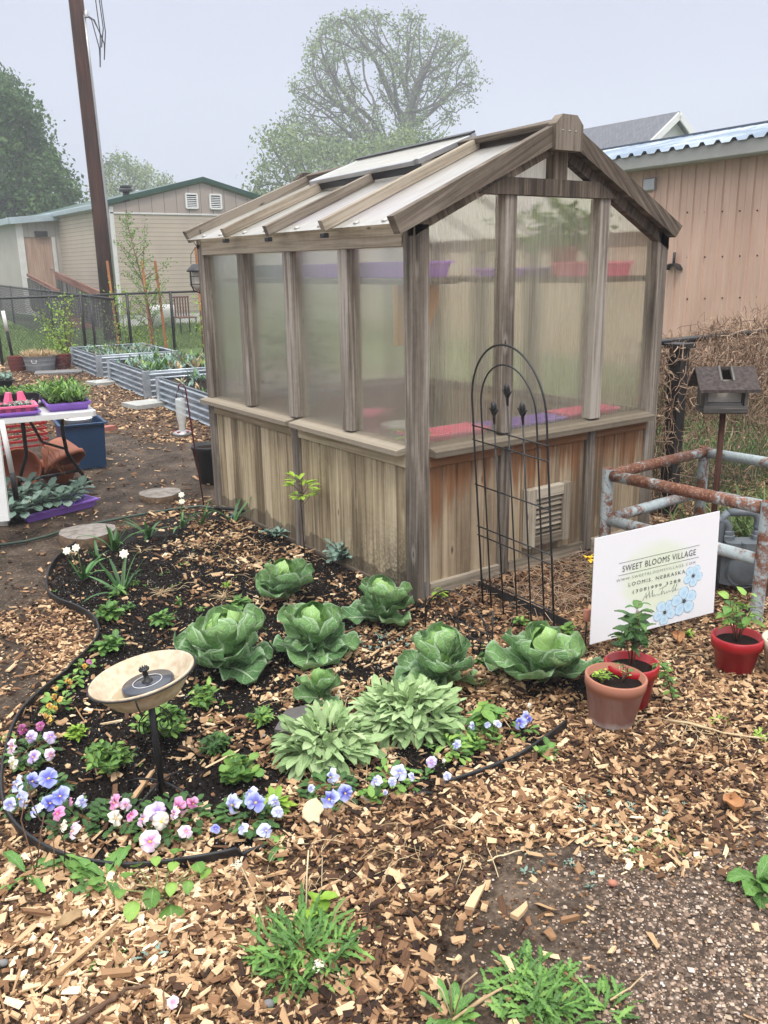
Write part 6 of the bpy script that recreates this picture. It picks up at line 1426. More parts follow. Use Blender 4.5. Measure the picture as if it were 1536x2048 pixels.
dandelion(1515, 1765, 16, .12, 'large dandelion rosette at the right edge on gravel', 5, 'dand', (.15, 1.0), .05, 0, p_tooth, .02)
dandelion(60, 1752, 9, .11, 'dandelion at the left edge just outside the edging', 6, 'dand', (.1, .6), .036, 0, p_tooth, .02)
dandelion(215, 1760, 14, .12, 'long toothed dandelion leaves outside the front curve of the edging', 7, 'dand', (.2, .9), .042, 0, p_tooth, .05)
dandelion(565, 1690, 8, .085, 'dandelion with drooping leaves right of the front blue pansies', 8, 'dand', (.0, .6), .028, 0, p_tooth, .01)
dandelion(150, 1755, 5, .09, 'narrow leaved weed between the two left dandelions', 9, 'leaf', (.7, 1.4), .022, 0, p_lance, .02, 'leafy_weed', 'weed')
dandelion(205, 1920, 5, .075, 'short feathery weed on mulch at lower left', 10, 'leaf', (.1, .7), .022, 0, p_lobe, .02, 'leafy_weed', 'weed')
dandelion(302, 1915, 4, .05, 'dusty grey green weed tuft near the lower left', 11, 'bluegreen', (.6, 1.4), .02, 0, p_lobe, .02, 'leafy_weed', 'weed')
dandelion(655, 1555, 3, .05, 'two oval leaves at the foot of the nearer woolly plant', 12, 'leaf', (.3, .9), .02, 0, p_ovate, .02, 'leafy_weed', 'weed')
dandelion(850, 1555, 5, .055, 'little weed rosette right of the pale blue pansies', 13, 'dand', (.2, .8), .02, 0, p_tooth, .02, 'leafy_weed', 'weed')
dandelion(3, 1480, 5, .07, 'broad green leaf cut off by the left edge near the lilac pansies', 14, 'leaf', (.4, 1.0), .05, 0, p_ovate, .01, 'leafy_weed', 'weed')
# heart-leaved weed
random.seed(77); o, p = plantthing('heart_leaf_weed', 320, 1800, 'weed with large heart shaped leaves outside the front edging', 'weed'); ml = MB(); ms = MB()
for (u, v, s, el, z) in ((343, 1830, .085, -.9, .035), (300, 1790, .06, -.7, .05), (262, 1818, .055, -.3, .04), (342, 1775, .04, -.3, .06), (375, 1770, .038, -.5, .05), (346, 1735, .04, .2, .07), (312, 1722, .036, .0, .07), (352, 1712, .05, .6, .07), (398, 1738, .05, .2, .05), (255, 1760, .05, .6, .05), (278, 1745, .05, .9, .06), (410, 1745, .04, -.1, .04), (240, 1790, .04, .2, .03)):
    q = V3(*at(u, v, z)); a = math.atan2(-_d[1], -_d[0])+random.uniform(-.5, .5); hd = V3(math.cos(a), math.sin(a), 0)
    leaf(ml, q-hd*s*.5, a, el, s, s*.85, p_heart if False else p_ovate, .4, .12, .03, 2, 3, 8, r=random.uniform(.5, 1) if s < .06 else .45); tube(ms, [p+V3(random.gauss(0, .012), random.gauss(0, .012), 0), (p+q)/2+V3(0, 0, .02), q-hd*s*.5], .0016, 5)
ml.build('foliage', M_['leafy'] if False else M_['leaf'], o); ms.build('stem', M_['stem'], o)
# dried stalks at the left edge of the bed
o, p = plantthing('dried_flower_stalks', 75, 1742, 'bent dry brown flower stalks over the left pansies', 'dry stalks'); ms = MB()
for pts in (((70, 1745, 0), (60, 1700, .05), (42, 1640, .14), (50, 1600, .2)), ((108, 1750, 0), (108, 1700, .08), (106, 1670, .11)), ((72, 1740, 0), (80, 1680, .10), (88, 1630, .15)), ((128, 1745, 0), (130, 1690, .09), (118, 1660, .13), (80, 1640, .16), (62, 1600, .19), (56, 1560, .2))):
    tube(ms, [at(*q) for q in pts], .0019, 6)
ms.build('stalk', M_['twig'], o)
# fallen petal on mulch
random.seed(5); q = V3(*at(346, 2005, .03)); o = thing('fallen_pansy', q*[1, 1, 0], 'fallen white pansy flower lying on mulch at the bottom left', 'flower'); pansy(o, q, V3(-.2, -.4, .8), .028, 'white')
# fallen leaves
def fallen(u, v, s, mat, lb):
    mb = MB(); q = V3(*at(u, v, .022)); leaf(mb, q, random.uniform(0, 6), .1, s, s*.7, p_ovate, .5, .3, .08, 2, 3, 7); tag(mb.build('fallen_leaf', mat), lb, 'leaf')
DRY = simple('dry_orange_leaf', (.42, .20, .08), .8, 0, .3, 30, .4)
fallen(1355, 1268, .09, DRY, 'curled orange brown dead leaf below the sign')
fallen(1470, 1625, .10, DRY, 'crumpled tan dead leaf on mulch at the right')
fallen(165, 1830, .07, M_['straw'], 'pale dry leaf lying on mulch below the heart leaved weed')
# straw clumps in the bed
for i, (u, v, n, lb) in enumerate(((285, 1105, 26, 'dry straw tuft with green shoots behind the front daffodils'), (385, 1120, 26, 'dry straw tuft in the rear middle of the bed'), (325, 1185, 34, 'dry straw tuft on black soil, behind the bird bath'), (450, 1195, 34, 'dry straw tuft left of the farthest cabbage'), (390, 1095, 24, 'dry straw tuft nearest the tool'), (652, 1395, 22, 'loop of dry stalks behind the slate slab'))):
    random.seed(60+i); o, p = plantthing('straw_tuft', u, v, lb, 'dry grass', 'dry tufts in the bed'); ml = MB()
    for k in range(n): leaf(ml, p+V3(random.gauss(0, .012), random.gauss(0, .012), 0), random.uniform(0, 6.28), random.uniform(.05, .7), random.uniform(.05, .11), .0035, p_strap, random.uniform(.2, .9), .1, 0, 2, 1, 5)
    ml.build('foliage', M_['straw'], o)
# ------------------------------------------------------------------ raised metal beds
COR = NT('galvanised_corrugated_steel'); q = COR.pos(); nz = COR.noise(COR.obj(), 5, 4, .6)
COR = COR.bsdf(COR.ramp(nz, (.35, (.30, .34, .37)), (.65, (.52, .57, .61))), .38, .6, None, .5)
yd = unit(V3(.09, .996, 0)); xd = unit(V3(.996, -.09, 0)); BH = .34
def raised(c, wx, ly, lb, n, hp, seed):
    """c = near left corner; runs ly along yd, wx along xd"""
    random.seed(seed); c = V3(c[0], c[1], 0); o = thing('raised_bed', c+xd*wx/2+yd*ly/2, lb, 'raised bed', 'corrugated metal raised beds')
    cs = [c, c+xd*wx, c+xd*wx+yd*ly, c+yd*ly]
    for k in range(4):
        a, b = cs[k], cs[(k+1) % 4]; nn = unit(np.cross(b-a, V3(0, 0, 1))); mb = MB(); vs = []; uv = []; N = 41
        for i in range(N):
            z = BH*i/(N-1); off = .030*math.sin(z/BH*2*math.pi*4.5+1.5)
            vs += [a+nn*off+V3(0, 0, z), b+nn*off+V3(0, 0, z)]; uv += [(0, z), (1, z)]
        mb.add(vs, [(2*i, 2*i+1, 2*i+3, 2*i+2) for i in range(N-1)], uv, smooth=True); mb.build('side_panel', COR, o)
        mb = MB(); tube(mb, [a+V3(0, 0, BH), b+V3(0, 0, BH)], .013, 6); mb.build('rim', COR if k != 3 else M_['greysteel'], o)
        mb = MB(); beam(mb, a-V3(0, 0, .01), a+V3(0, 0, BH+.012), .11, .06, yd, .02); mb.build('corner_plate', COR, o)
    mb = MB(); quad(mb, [p+V3(0, 0, BH-.045) for p in cs]); mb.build('soil', SOIL, o)
    ml = MB()
    for _ in range(n):
        p = c+xd*wx*random.uniform(.08, .92)+yd*ly*random.uniform(.06, .94)+V3(0, 0, BH-.045); f = random.random(); L = hp*random.uniform(.5, 1.2)
        for j in range(4): leaf(ml, p+V3(random.gauss(0, .02), random.gauss(0, .02), 0), random.uniform(0, 6.28), random.uniform(.7, 1.5), L*random.uniform(.6, 1), L*.2, p_lance, .5, .1, 0, 2, 1, 3, m=0 if f < .6 else (1 if f < .85 else 2))
    ml.build('planting', [M_['bluegreen'], M_['leaf'], M_['straw']], o)
raised((1.38, 5.30), 1.1, 2.05, 'nearest corrugated metal raised bed with sparse iris like plants', 55, .20, 1)
raised((1.67, 8.10), 1.35, 1.95, 'middle corrugated metal raised bed packed with grey green leaves', 210, .22, 2)
raised((1.93, 10.85), 1.25, 1.95, 'farthest corrugated metal raised bed with low grey green plants', 190, .14, 3)

# tubs near the fence
wt_ = at(85, 742); o = thing('wash_tub', (wt_[0], wt_[1]+.1, 0), 'round galvanised wash tub filled with dry straw coloured grass', 'wash tub'); c = (wt_[0], wt_[1]+.1, 0)
mb = MB(); lathe(mb, [(0, .0), (.23, 0), (.235, .02), (.245, .09), (.25, .10), (.248, .11), (.258, .17), (.263, .18), (.261, .19), (.27, .25), (.28, .262), (.265, .262), (.25, .22), (0, .22)], c, 40); mb.build('tub_body', simple('dull_galvanised_steel', (.25, .26, .27), .5, .3, .2, 8), o)
mb = MB(); q = V3(*c)-_d*[1, 1, 0]*.27+V3(0, 0, .2); tube(mb, [q-CR*.04, q-CR*.035-V3(0, 0, .05), q+CR*.035-V3(0, 0, .05), q+CR*.04], .006, 6); mb.build('handle', M_['white'], o)
ml = MB()
for _ in range(800):
    a = random.uniform(0, 6.28); r_ = .25*math.sqrt(random.random()); leaf(ml, V3(*c)+V3(math.cos(a)*r_, math.sin(a)*r_, .22), random.uniform(0, 6.28), random.uniform(.7, 1.5), random.uniform(.10, .20), .014, p_strap, .6, .1, 0, 2, 1, 3)
ml.build('dry_grass', M_['straw'], o)
for (u, v, lb) in ((40, 742, 'dark red half barrel planter left of the wash tub'), (129, 738, 'dark red half barrel planter right of the wash tub')):
    q = at(u, v); o = thing('barrel_planter', (q[0], q[1]+.1, 0), lb, 'barrel planter', 'red barrel planters'); c = (q[0], q[1]+.1, 0)
    mb = MB(); lathe(mb, [(0, 0), (.13, 0), (.155, .12), (.165, .25), (.15, .25), (.14, .2), (0, .2)], c, 18, smooth=False); mb.build('staves', M_['barrel'], o)
    for z, r_ in ((.07, .150), (.19, .164)):
        mb = MB(); lathe(mb, [(r_, 0), (r_+.004, .012), (r_, .024)], (c[0], c[1], z), 24); mb.build('hoop', M_['darkred'], o)
sl = slab('flagstone', at(108, 746), [(-.3, -.25), (.45, -.25), (.45, .2), (-.3, .2)], .03, M_['pebble'], 'flat grey flagstone in front of the wash tub and barrel', 'flagstone', -.3)
slab('red_brick', at(212, 862), [(-.1, -.05), (.1, -.05), (.1, .05), (-.1, .05)], .05, simple('faded_red_brick', (.33, .12, .09), .9), 'faded red brick lying right of the blue tub', 'brick', .4)

# ------------------------------------------------------------------ chain link fences
WIRE = simple('black_coated_wire', (.022, .024, .024), .5, 0, .2, 30)
def chain(A, B, h, lb, posts, seed, cell=.062, wr=.0019, z0=.03, top=True, group=None, name='chain_link_fence'):
    A = V3(A[0], A[1], 0); B = V3(B[0], B[1], 0); L = np.linalg.norm(B-A); e = (B-A)/L; o = thing(name, (A+B)/2, lb, 'fence', group); mb = MB(); H = h-z0
    nn = V3(-e[1], e[0], 0)
    k = -int(H/cell)-1; ss = []
    segs = []
    while k*cell*1.0 < L:
        s = k*cell
        for sg in (1, -1):
            x0, x1 = (s, s+H) if sg == 1 else (s+H, s); y0, y1 = 0, H
            # clip to 0..L
            def cl(xa, ya, xb, yb):
                if xa > xb: xa, ya, xb, yb = xb, yb, xa, ya
                if xb <= 0 or xa >= L: return None
                if xa < 0: ya += (yb-ya)*(0-xa)/(xb-xa); xa = 0
                if xb > L: yb = ya+(yb-ya)*(L-xa)/(xb-xa); xb = L
                return xa, ya, xb, yb
            r_ = cl(x0, y0, x1, y1)
            if r_: segs.append(r_+(sg,))
        k += 1
    n = len(segs); S = np.array(segs)
    a = A+e*S[:, [0]]+np.array([0, 0, 1])*(z0+S[:, [1]])+nn*(S[:, [4]]*wr); b = A+e*S[:, [2]]+np.array([0, 0, 1])*(z0+S[:, [3]])+nn*(S[:, [4]]*wr)
    d = b-a; d /= np.linalg.norm(d, axis=1)[:, None]; u1 = np.broadcast_to(nn, d.shape); u2 = np.cross(d, u1)
    V = []
    for ph in (0, 2.094, 4.189): V += [a+wr*(u1*math.cos(ph)+u2*math.sin(ph)), b+wr*(u1*math.cos(ph)+u2*math.sin(ph))]
    V = np.stack(V, 1).reshape(-1, 3); base = np.array([(0, 1, 3, 2), (2, 3, 5, 4), (4, 5, 1, 0)])
    mb.add(V, (np.arange(n)[:, None, None]*6+base).reshape(-1, 4)); mb.build('wire_mesh', WIRE, o)
    if top: mb = MB(); tube(mb, [A+V3(0, 0, h), B+V3(0, 0, h)], .021, 8); mb.build('top_rail', M_['black'], o)
    for s in posts:
        mb = MB(); p = A+e*s; tube(mb, [p, p+V3(0, 0, h+.03)], .03, 10); mb.build('post', M_['black'], o)
FA, FB = at(5, 730), at(350, 702); fe = unit(FB-FA); FL = float(np.linalg.norm(FB-FA))
A1 = FA-fe*4; B1 = FB+fe*3.2
Lp = lambda u, v: float((at(u, v)-A1)@fe)
chain(A1, B1, 1.2, 'black chain link fence crossing behind the raised beds and tubs', [Lp(5, 730), Lp(172, 716), Lp(265, 709), Lp(350, 702), 0.3], 1)
cB = at(228, 598, 1.2); cA = at(-40, 566, 1.2); cA = cB+(cA-cB)*.9
Ld = float(np.linalg.norm((cA-cB)[:2])); 
chain(cB, cA, 1.2, 'black chain link fence running away to the left towards the mobile home', [Ld*.08, Ld*.28, Ld*.62, Ld*.9], 2, cell=.11, wr=.003)
chain((1.98, .33), (7.2, .36), 1.15, 'black chain link fence overgrown with dry vines right of the greenhouse', [.05, 1.9, 3.8], 3, cell=.055)
mb = MB(); q = at(30, 738); tube(mb, [q, q+V3(0, 0, 1.0)-CR*.08], .028, 8); po_ = mb.build('marker_post', M_['black']); tag(po_, 'black post with white top standing left of the wash tub', 'post')
mb = MB(); p = q+V3(0, 0, 1.0)-CR*.08; tube(mb, [q+(p-q)*.66, p+V3(0, 0, .01)], .032, 8); mb.build('white_sleeve', M_['white'], po_)
# dry vine tangle on the right fence
random.seed(3); mb = MB()
for k in range(6500):
    x = random.uniform(1.95, 6.5); 
    top = 1.21+.10*math.sin(x*2.1)+.05*math.sin(x*7); lowlim = .05 if x < 2.45 else (.62 if x < 3.2 else .45)
    z = random.uniform(lowlim if random.random() < .9 else .1, top); y = .30+random.gauss(0, .12); L = random.uniform(.12, .38); a = random.uniform(0, 6.28); el = random.gauss(0, .6); pts = []
    for i in range(6):
        pts.append((x, y, max(.01, z))); x += math.cos(a)*math.cos(el)*L/5; y += math.sin(a)*math.cos(el)*L/5*.5; z += math.sin(el)*L/5; a += random.uniform(-.8, .8); el += random.uniform(-.7, .7)
        if z > top+.02: el = -abs(el)*.6
    tube(mb, pts, random.uniform(.0013, .0034), 3, caps=False)
for k in range(260):
    x = random.uniform(1.95, 6.5); z = 1.17+.1*math.sin(x*2.1); y = .33+random.gauss(0, .1); pts = []; a = random.uniform(-.6, .6)
    for i in range(5): pts.append((x, y, z)); z += .025*math.cos(a); x += .03*math.sin(a); a += random.uniform(-.7, .7)
    tube(mb, pts, .0012, 3, caps=False)
P = np.stack([rng.uniform(1.95, 6.5, 5200), .33+rng.normal(0, .12, 5200), rng.uniform(.35, 1.15, 5200)], -1); leafcloud(mb, P, .035, asp=.35)
o = mb.build('dry_vine_tangle', M_['vine']); tag(o, 'thick tangle of dry brown vines over the chain link fence at the right', 'vines', kind='stuff')
mb = MB()
for k in range(330):
    x = random.uniform(1.6, 5.5); y = random.uniform(-.15, .9); strand(mb, x, y, random.uniform(.15, .45), random.uniform(.001, .002), random.random(), .05)
for k in range(500):
    x = random.uniform(.35, 1.9); y = random.uniform(-.55, -.03); strand(mb, x, y, random.uniform(.10, .3), random.uniform(.0008, .0018), random.random(), .04)
o = mb.build('dead_stems_litter', M_['vine']); tag(o, 'dead brown stems lying along the greenhouse front and under the vines', 'dead stems', kind='stuff')
# black post with flat cap in the vines, post by greenhouse corner
q = at(1390, 985); q[1] = .20; q[0] = 2.30
mb = MB(); box(mb, (q[0]-.045, q[1]-.045, 0), (q[0]+.045, q[1]+.045, 1.12)); box(mb, (q[0]-.07, q[1]-.07, 1.12), (q[0]+.07, q[1]+.07, 1.15)); tag(mb.build('black_post', M_['blackpl']), 'thick black post buried in dry vines behind the bird feeder', 'post')
# long grass behind the rail
random.seed(8); o = thing('grass_clump', (2.9, -.35, 0), 'lush clump of long green blades behind the gas meter at the right edge', 'grass clump'); ml = MB()
for k in range(900):
    x, y = random.gauss(2.55, .42), random.gauss(-.50, .20); leaf(ml, (x, y, 0), random.uniform(0, 6.28), random.uniform(.9, 1.5), random.uniform(.18, .34), .011, p_strap, random.uniform(.6, 2.0), .1, 0, 2, 1, 6)
ml.build('foliage', M_['grass'], o)
# lawn blades beyond fences
def blades(n, x0, x1, y0, y1, h, w, lb, cond=None):
    x = rng.uniform(x0, x1, n); y = rng.uniform(y0, y1, n)
    if cond is not None: k = cond(x, y); x, y = x[k], y[k]; n = len(x)
    a = rng.uniform(0, 6.28, n); hh = h*rng.uniform(.5, 1.3, n); lx, ly = rng.normal(0, .3, n)*hh, rng.normal(0, .3, n)*hh
    V = np.stack([np.stack([x-np.cos(a)*w, y-np.sin(a)*w, np.zeros(n)], -1), np.stack([x+np.cos(a)*w, y+np.sin(a)*w, np.zeros(n)], -1), np.stack([x+lx, y+ly, hh], -1)], 1).reshape(-1, 3)
    mb = MB(); mb.add(V, np.arange(3*n).reshape(-1, 3), r=np.repeat(rng.random(n), 3)); o = mb.build('lawn_grass', M_['grass']); tag(o, lb, 'grass', kind='stuff')
blades(42000, -1, 11, 14.6, 27, .09, .006, 'mown lawn beyond the far chain link fence')
blades(26000, 2.2, 9, -.8, 5, .10, .005, 'rough grass behind the dry vines at the right', lambda x, y: (y > .3) | (x > 2.6))

# shrub, young tree and stakes
def tubecyl(mb, a, b, r0, r1, s=6, r=None): tube(mb, [a, b], [r0, r1], s, r=r, caps=False)
random.seed(21); q = at(128, 722); q[1] -= .35; o = thing('young_shrub', (q[0], q[1], 0), 'light green leafy shrub in front of the far fence beside the wash tub', 'shrub'); ms = MB(); P = []
for (du, topv, w_) in ((110, 603, .26), (138, 598, .24), (78, 628, .2), (125, 640, .3), (95, 670, .25), (130, 690, .25)):
    tip = V3(*atd(du, topv, proj3(q)[2])); base = V3(q[0], q[1], 0); mid = (base+tip)/2+V3(.05, 0, .1); tube(ms, [base, mid, tip], [.015, .01, .004], 6)
    for k in range(150): f = random.uniform(.35, 1.02); b = base+(tip-base)*f; P.append(b+V3(random.gauss(0, w_*.33), random.gauss(0, w_*.33), random.gauss(0, .07)))
ms.build('stem', M_['twig'], o); ml = MB(); leafcloud(ml, np.array(P), .055, asp=.6); ml.build('foliage', M_['leafy'], o)
random.seed(22); q = at(300, 702); q[0] -= .1; q[1] -= .5; dq = proj3(q)[2]; o = thing('young_tree', (q[0], q[1], 0), 'slender young tree with small fresh leaves staked by the far fence', 'tree'); ms = MB(); P = []
base = V3(q[0], q[1], 0); top = V3(*atd(255, 418, dq)); tr_ = [base+(top-base)*f+V3(.06*math.sin(f*5), 0, 0) for f in np.linspace(0, 1, 9)]; tube(ms, tr_, [.03-.0032*i for i in range(9)], 7)
for k in range(46):
    f = .15+.8*k/46; i = min(7, int(f*8)); p0 = tr_[i]+(tr_[i+1]-tr_[i])*(f*8-i); a = k*2.4; l = (.75*(1-f)+.12)*random.uniform(.7, 1.25); d = V3(math.cos(a), math.sin(a), random.uniform(.5, 1.2)); tip = p0+unit(d)*l; tube(ms, [p0, (p0+tip)/2-V3(0, 0, .03), tip], [.009*(1-f)+.003, .004, .002], 5)
    for j in range(int(16+34*(1-f))): g = random.uniform(.25, 1.05); P.append(p0+(tip-p0)*g+V3(random.gauss(0, .035), random.gauss(0, .035), random.gauss(0, .035)))
for (u, v) in ((345, 522), (290, 440), (232, 480)):
    tip = V3(*atd(u, v, dq)); p0 = tr_[4]; tube(ms, [p0, (p0+tip)/2, tip], [.01, .006, .002], 5)
    for j in range(60): g = random.uniform(.3, 1.03); P.append(p0+(tip-p0)*g+V3(random.gauss(0, .05), random.gauss(0, .05), random.gauss(0, .05)))
ms.build('trunk', M_['twig'], o); ml = MB(); leafcloud(ml, np.array(P), .05, asp=.6); ml.build('crown', M_['leaf'], o)
random.seed(23); q = at(255, 702); o = thing('young_shrub', (q[0], q[1], 0), 'bright leafy shrub at the foot of the leftmost orange stake', 'shrub'); ms = MB(); P = []
for (u, v, n) in ((238, 580, 130), (222, 640, 90), (262, 600, 110), (280, 660, 120), (250, 690, 80), (180, 578, 26), (315, 680, 60), (300, 600, 70)):
    tip = V3(*atd(u, v, dq)); p0 = V3(q[0], q[1], 0); tube(ms, [p0, (p0+tip)/2, tip], [.012, .008, .003], 5)
    for j in range(n): g = random.uniform(.6, 1.03); P.append(p0+(tip-p0)*g+V3(random.gauss(0, .13), random.gauss(0, .13), random.gauss(0, .10)))
ms.build('stem', M_['twig'], o); ml = MB(); leafcloud(ml, np.array(P), .06, asp=.6); ml.build('foliage', M_['leafy'], o)
for (u0, v0, u1, v1, lb) in ((214, 522, 238, 695, 'orange wooden stake leaning beside the utility pole'), (284, 522, 306, 705, 'middle orange wooden stake beside the young tree trunk'), (310, 522, 334, 705, 'orange wooden stake right of the young tree'), (391, 495, 408, 700, 'orange wooden stake right behind the lantern')):
    b_ = V3(*at(u1, v1)); d_ = proj3(b_)[2]; t_ = V3(*atd(u0, v0, d_-.1)); mb = MB(); beam(mb, b_, t_, .045, .045, _d, .004); tag(mb.build('wooden_stake', M_['orange']), lb, 'stake', 'orange stakes round the young tree')
mb = MB(); P = V3(*atd(402, 640, 17.5))+rng.normal(size=(150, 3))*[.09, .09, .3]; leafcloud(mb, P, .06); sp_ = thing('young_sapling', P.mean(0)*[1, 1, 0], 'sliver of bright sapling leaves beside the stake behind the lantern', 'sapling'); mb.build('foliage', M_['leafy'], sp_); mb = MB(); tube(mb, [P.mean(0)*[1, 1, 0], P.mean(0)+V3(0, 0, .2)], .012, 6); mb.build('stem', M_['twig'], sp_)

# ------------------------------------------------------------------ utility pole
q = at(226, 682); up_ = thing('utility_pole', (q[0], q[1], 0), 'tall reddish brown wooden utility pole with a grey conduit', 'utility pole')
mb = MB(); tube(mb, [q-V3(0, 0, .2)+0, q+V3(0, 0, 3)*1, q+V3(-.05, 0, 6), q+V3(-.1, 0, 9.8)], [.205, .185, .168, .15], 18); mb.build('pole', M_['pole'], up_)
mb = MB(); off = CR*.19-_d*[.05, .05, 0]; tube(mb, [q+off+V3(0, 0, .4), q+off*.96+V3(0, 0, 3), q+off*.9+V3(-.05, 0, 6), q+off*.86+V3(-.07, 0, 7.1)], .030, 8); mb.build('conduit', M_['greylight'], up_)
mb = MB(); w0 = q+off+V3(-.05, 0, 7.0)
for k, (a, b) in enumerate(((.30, .55), (.22, .95), (.34, .8))): tube(mb, [w0+V3(0, 0, .1), w0+CR*a*.5+V3(0, 0, .0), w0+CR*a-V3(0, 0, b*.6), w0+CR*a*.9-V3(0, 0, b), w0+CR*(a+.05)-V3(0, 0, b*.3), w0+CR*a+V3(0, 0, .8)], .012, 6)
mb.build('loose_cable', WIRE, up_)
mb = MB(); lathe(mb, [(.05, 0), (.05, .12), (.0, .16)], w0+V3(0, 0, .05), 12); mb.build('weatherhead', M_['greylight'], up_)

# ------------------------------------------------------------------ mobile home
def siding(name, c, lap=.11, vert=False, groove=None):
    t = NT(name); q = t.pos(); n = t.noise(t.obj(), 1.2, 4)
    if vert: s = t.math('ADD', q[0], q[1])
    else: s = q[2]
    f = t.math('FRACT', t.math('DIVIDE', s, lap))
    g = t.ramp(f, (0.0, 0.0), (.07, .0), (.14, 1.0), (1.0, .86)) if not vert else t.ramp(f, (0, 0.0), (.03, 0.0), (.06, 1.0), (1, 1.0))
    gc = groove or tuple(x*.42 for x in c)
    col_ = t.mixc(g, gc, t.ramp(n, (.3, tuple(x*.92 for x in c)), (.7, tuple(min(1, x*1.06) for x in c))))
    return t.bsdf(col_, .6, 0, t.bump(f if not vert else g, .6, .02))
SID = siding('cream_lap_siding', (.56, .47, .385), .125); GAB = siding('taupe_grooved_panel', (.36, .30, .26), .40, True, (.18, .15, .13))
hx, hy = 6.63, 23.3; HWd = 5.95; EV = 3.52; PK = 4.26
mh = thing('mobile_home', (hx+HWd/2, hy+6, 0), 'long beige mobile home with lap siding and dark green roof edge behind the fence', 'mobile home')
mb = MB(); prism(mb, [(hx, hy, .35), (hx+HWd, hy, .35), (hx+HWd, hy, 3.28), (hx, hy, 3.28)], (0, .1, 0)); mb.build('wall', SID, mh)
mb = MB(); prism(mb, [(hx, hy-.015, 3.28), (hx+HWd, hy-.015, 3.28), (hx+HWd, hy-.015, EV-.05), (hx+HWd/2, hy-.015, PK-.05), (hx, hy-.015, EV-.05)], (0, .1, 0)); mb.build('gable_wall', GAB, mh)
mb = MB(); prism(mb, [(hx+.001, hy+.1, .35), (hx+.001, hy+13, .35), (hx+.001, hy+13, EV-.05), (hx+.001, hy+.1, EV-.05)], (.1, 0, 0)); mb.build('wall', SID, mh)
mb = MB(); box(mb, (hx-.02, hy-.03, .35), (hx+.10, hy+.10, EV-.06)); box(mb, (hx, hy-.03, 3.26), (hx+HWd, hy-.004, 3.31)); mb.build('corner_trim', M_['trimw'], mh)
mb = MB(); prism(mb, [(hx-.12, hy-.12, EV-.02), (hx+HWd/2, hy-.12, PK), (hx+HWd/2, hy-.12, PK+.13), (hx-.12, hy-.12, EV+.10)], (0, .10, 0)); prism(mb, [(hx+HWd+.12, hy-.12, EV-.02), (hx+HWd/2, hy-.121, PK), (hx+HWd/2, hy-.121, PK+.13), (hx+HWd+.12, hy-.12, EV+.10)], (0, .10, 0)); mb.build('roof_edge', M_['darkgreen'], mh)
mb = MB(); 
for s in (0, 1):
    xx = hx-.15 if s == 0 else hx+HWd+.15
    prism(mb, [(xx, hy-.02, EV+.03), (hx+HWd/2, hy-.02, PK+.09), (hx+HWd/2, hy+13, PK+.09), (xx, hy+13, EV+.03)], (0, 0, .03))
mb.build('roof', M_['darkgreen'], mh)
for x0 in (ony(382, 402, hy)[0], ony(430, 404, hy)[0]):
    mb = MB(); z0, z1 = 3.47, 3.88; w = .37
    for (a, b) in (((x0-w/2, z0), (x0+w/2, z0)), ((x0-w/2, z1), (x0+w/2, z1))): beam(mb, (a[0], hy-.05, a[1]), (b[0], hy-.05, b[1]), .05, .05)
    for xx in (x0-w/2, x0+w/2): beam(mb, (xx, hy-.051, z0), (xx, hy-.051, z1), .05, .05, (0, 1, 0))
    g = mb.build('gable_vent', M_['white'], mh); mb = MB()
    for k in range(6): z = z0+.06+k*.055; beam(mb, (x0-w/2, hy-.05, z), (x0+w/2, hy-.05, z), .035, .012, (0, -.6, .8))
    mb.build('louvre_blade', M_['white'], g); mb = MB(); quad(mb, [(x0-w/2, hy-.02, z0), (x0+w/2, hy-.02, z0), (x0+w/2, hy-.02, z1), (x0-w/2, hy-.02, z1)]); mb.build('vent_back', M_['black'], g)
q = V3(*ony(252, 385, hy+1.2)); mb = MB(); tube(mb, [(q[0], hy+1.2, EV), (q[0], hy+1.2, q[2]+.05)], .11, 12); tube(mb, [(q[0], hy+1.2, q[2]+.03), (q[0], hy+1.2, q[2]+.10)], .2, 12); tube(mb, [(q[0], hy+1.2, q[2]+.13), (q[0], hy+1.2, q[2]+.2)], .17, 12); mb.build('vent_pipe', M_['black'], mh)
# white skirting, meter box, downspout
mb = MB(); box(mb, (hx, hy+.02, 0), (hx+HWd, hy+.06, .352)); mb.build('skirting', M_['trimw'], mh)
mb = MB(); prism(mb, [(hx+.02, hy+.06, 0), (hx+.02, hy+13, 0), (hx+.02, hy+13, .352), (hx+.02, hy+.06, .352)], (.04, 0, 0)); mb.build('skirting', M_['trimw'], mh)
mb = MB(); q = onx(214, 520, hx-.02); box(mb, (hx-.16, hy+.25, 1.55), (hx, hy+.6, 2.15), ch=.02); tube(mb, [(hx-.08, hy+.42, 2.1), (hx-.08, hy+.42, 3.6)], .03, 8); tube(mb, [(hx-.08, hy+.42, 0), (hx-.08, hy+.42, 1.55)], .03, 8); mb.build('meter_box', M_['greysteel'], mh)
mb = MB(); box(mb, (hx-.10, hy-.0, .1), (hx-.005, hy+.1, 3.35)); mb.build('downspout', M_['trimg'], mh)
# eave gutter along the left side
mb = MB(); beam(mb, (hx-.16, hy-.05, EV-.02), (hx-.16, hy+13, EV-.02), .14, .16, (0, 0, 1), .02); mb.build('gutter', M_['trimg'], mh)
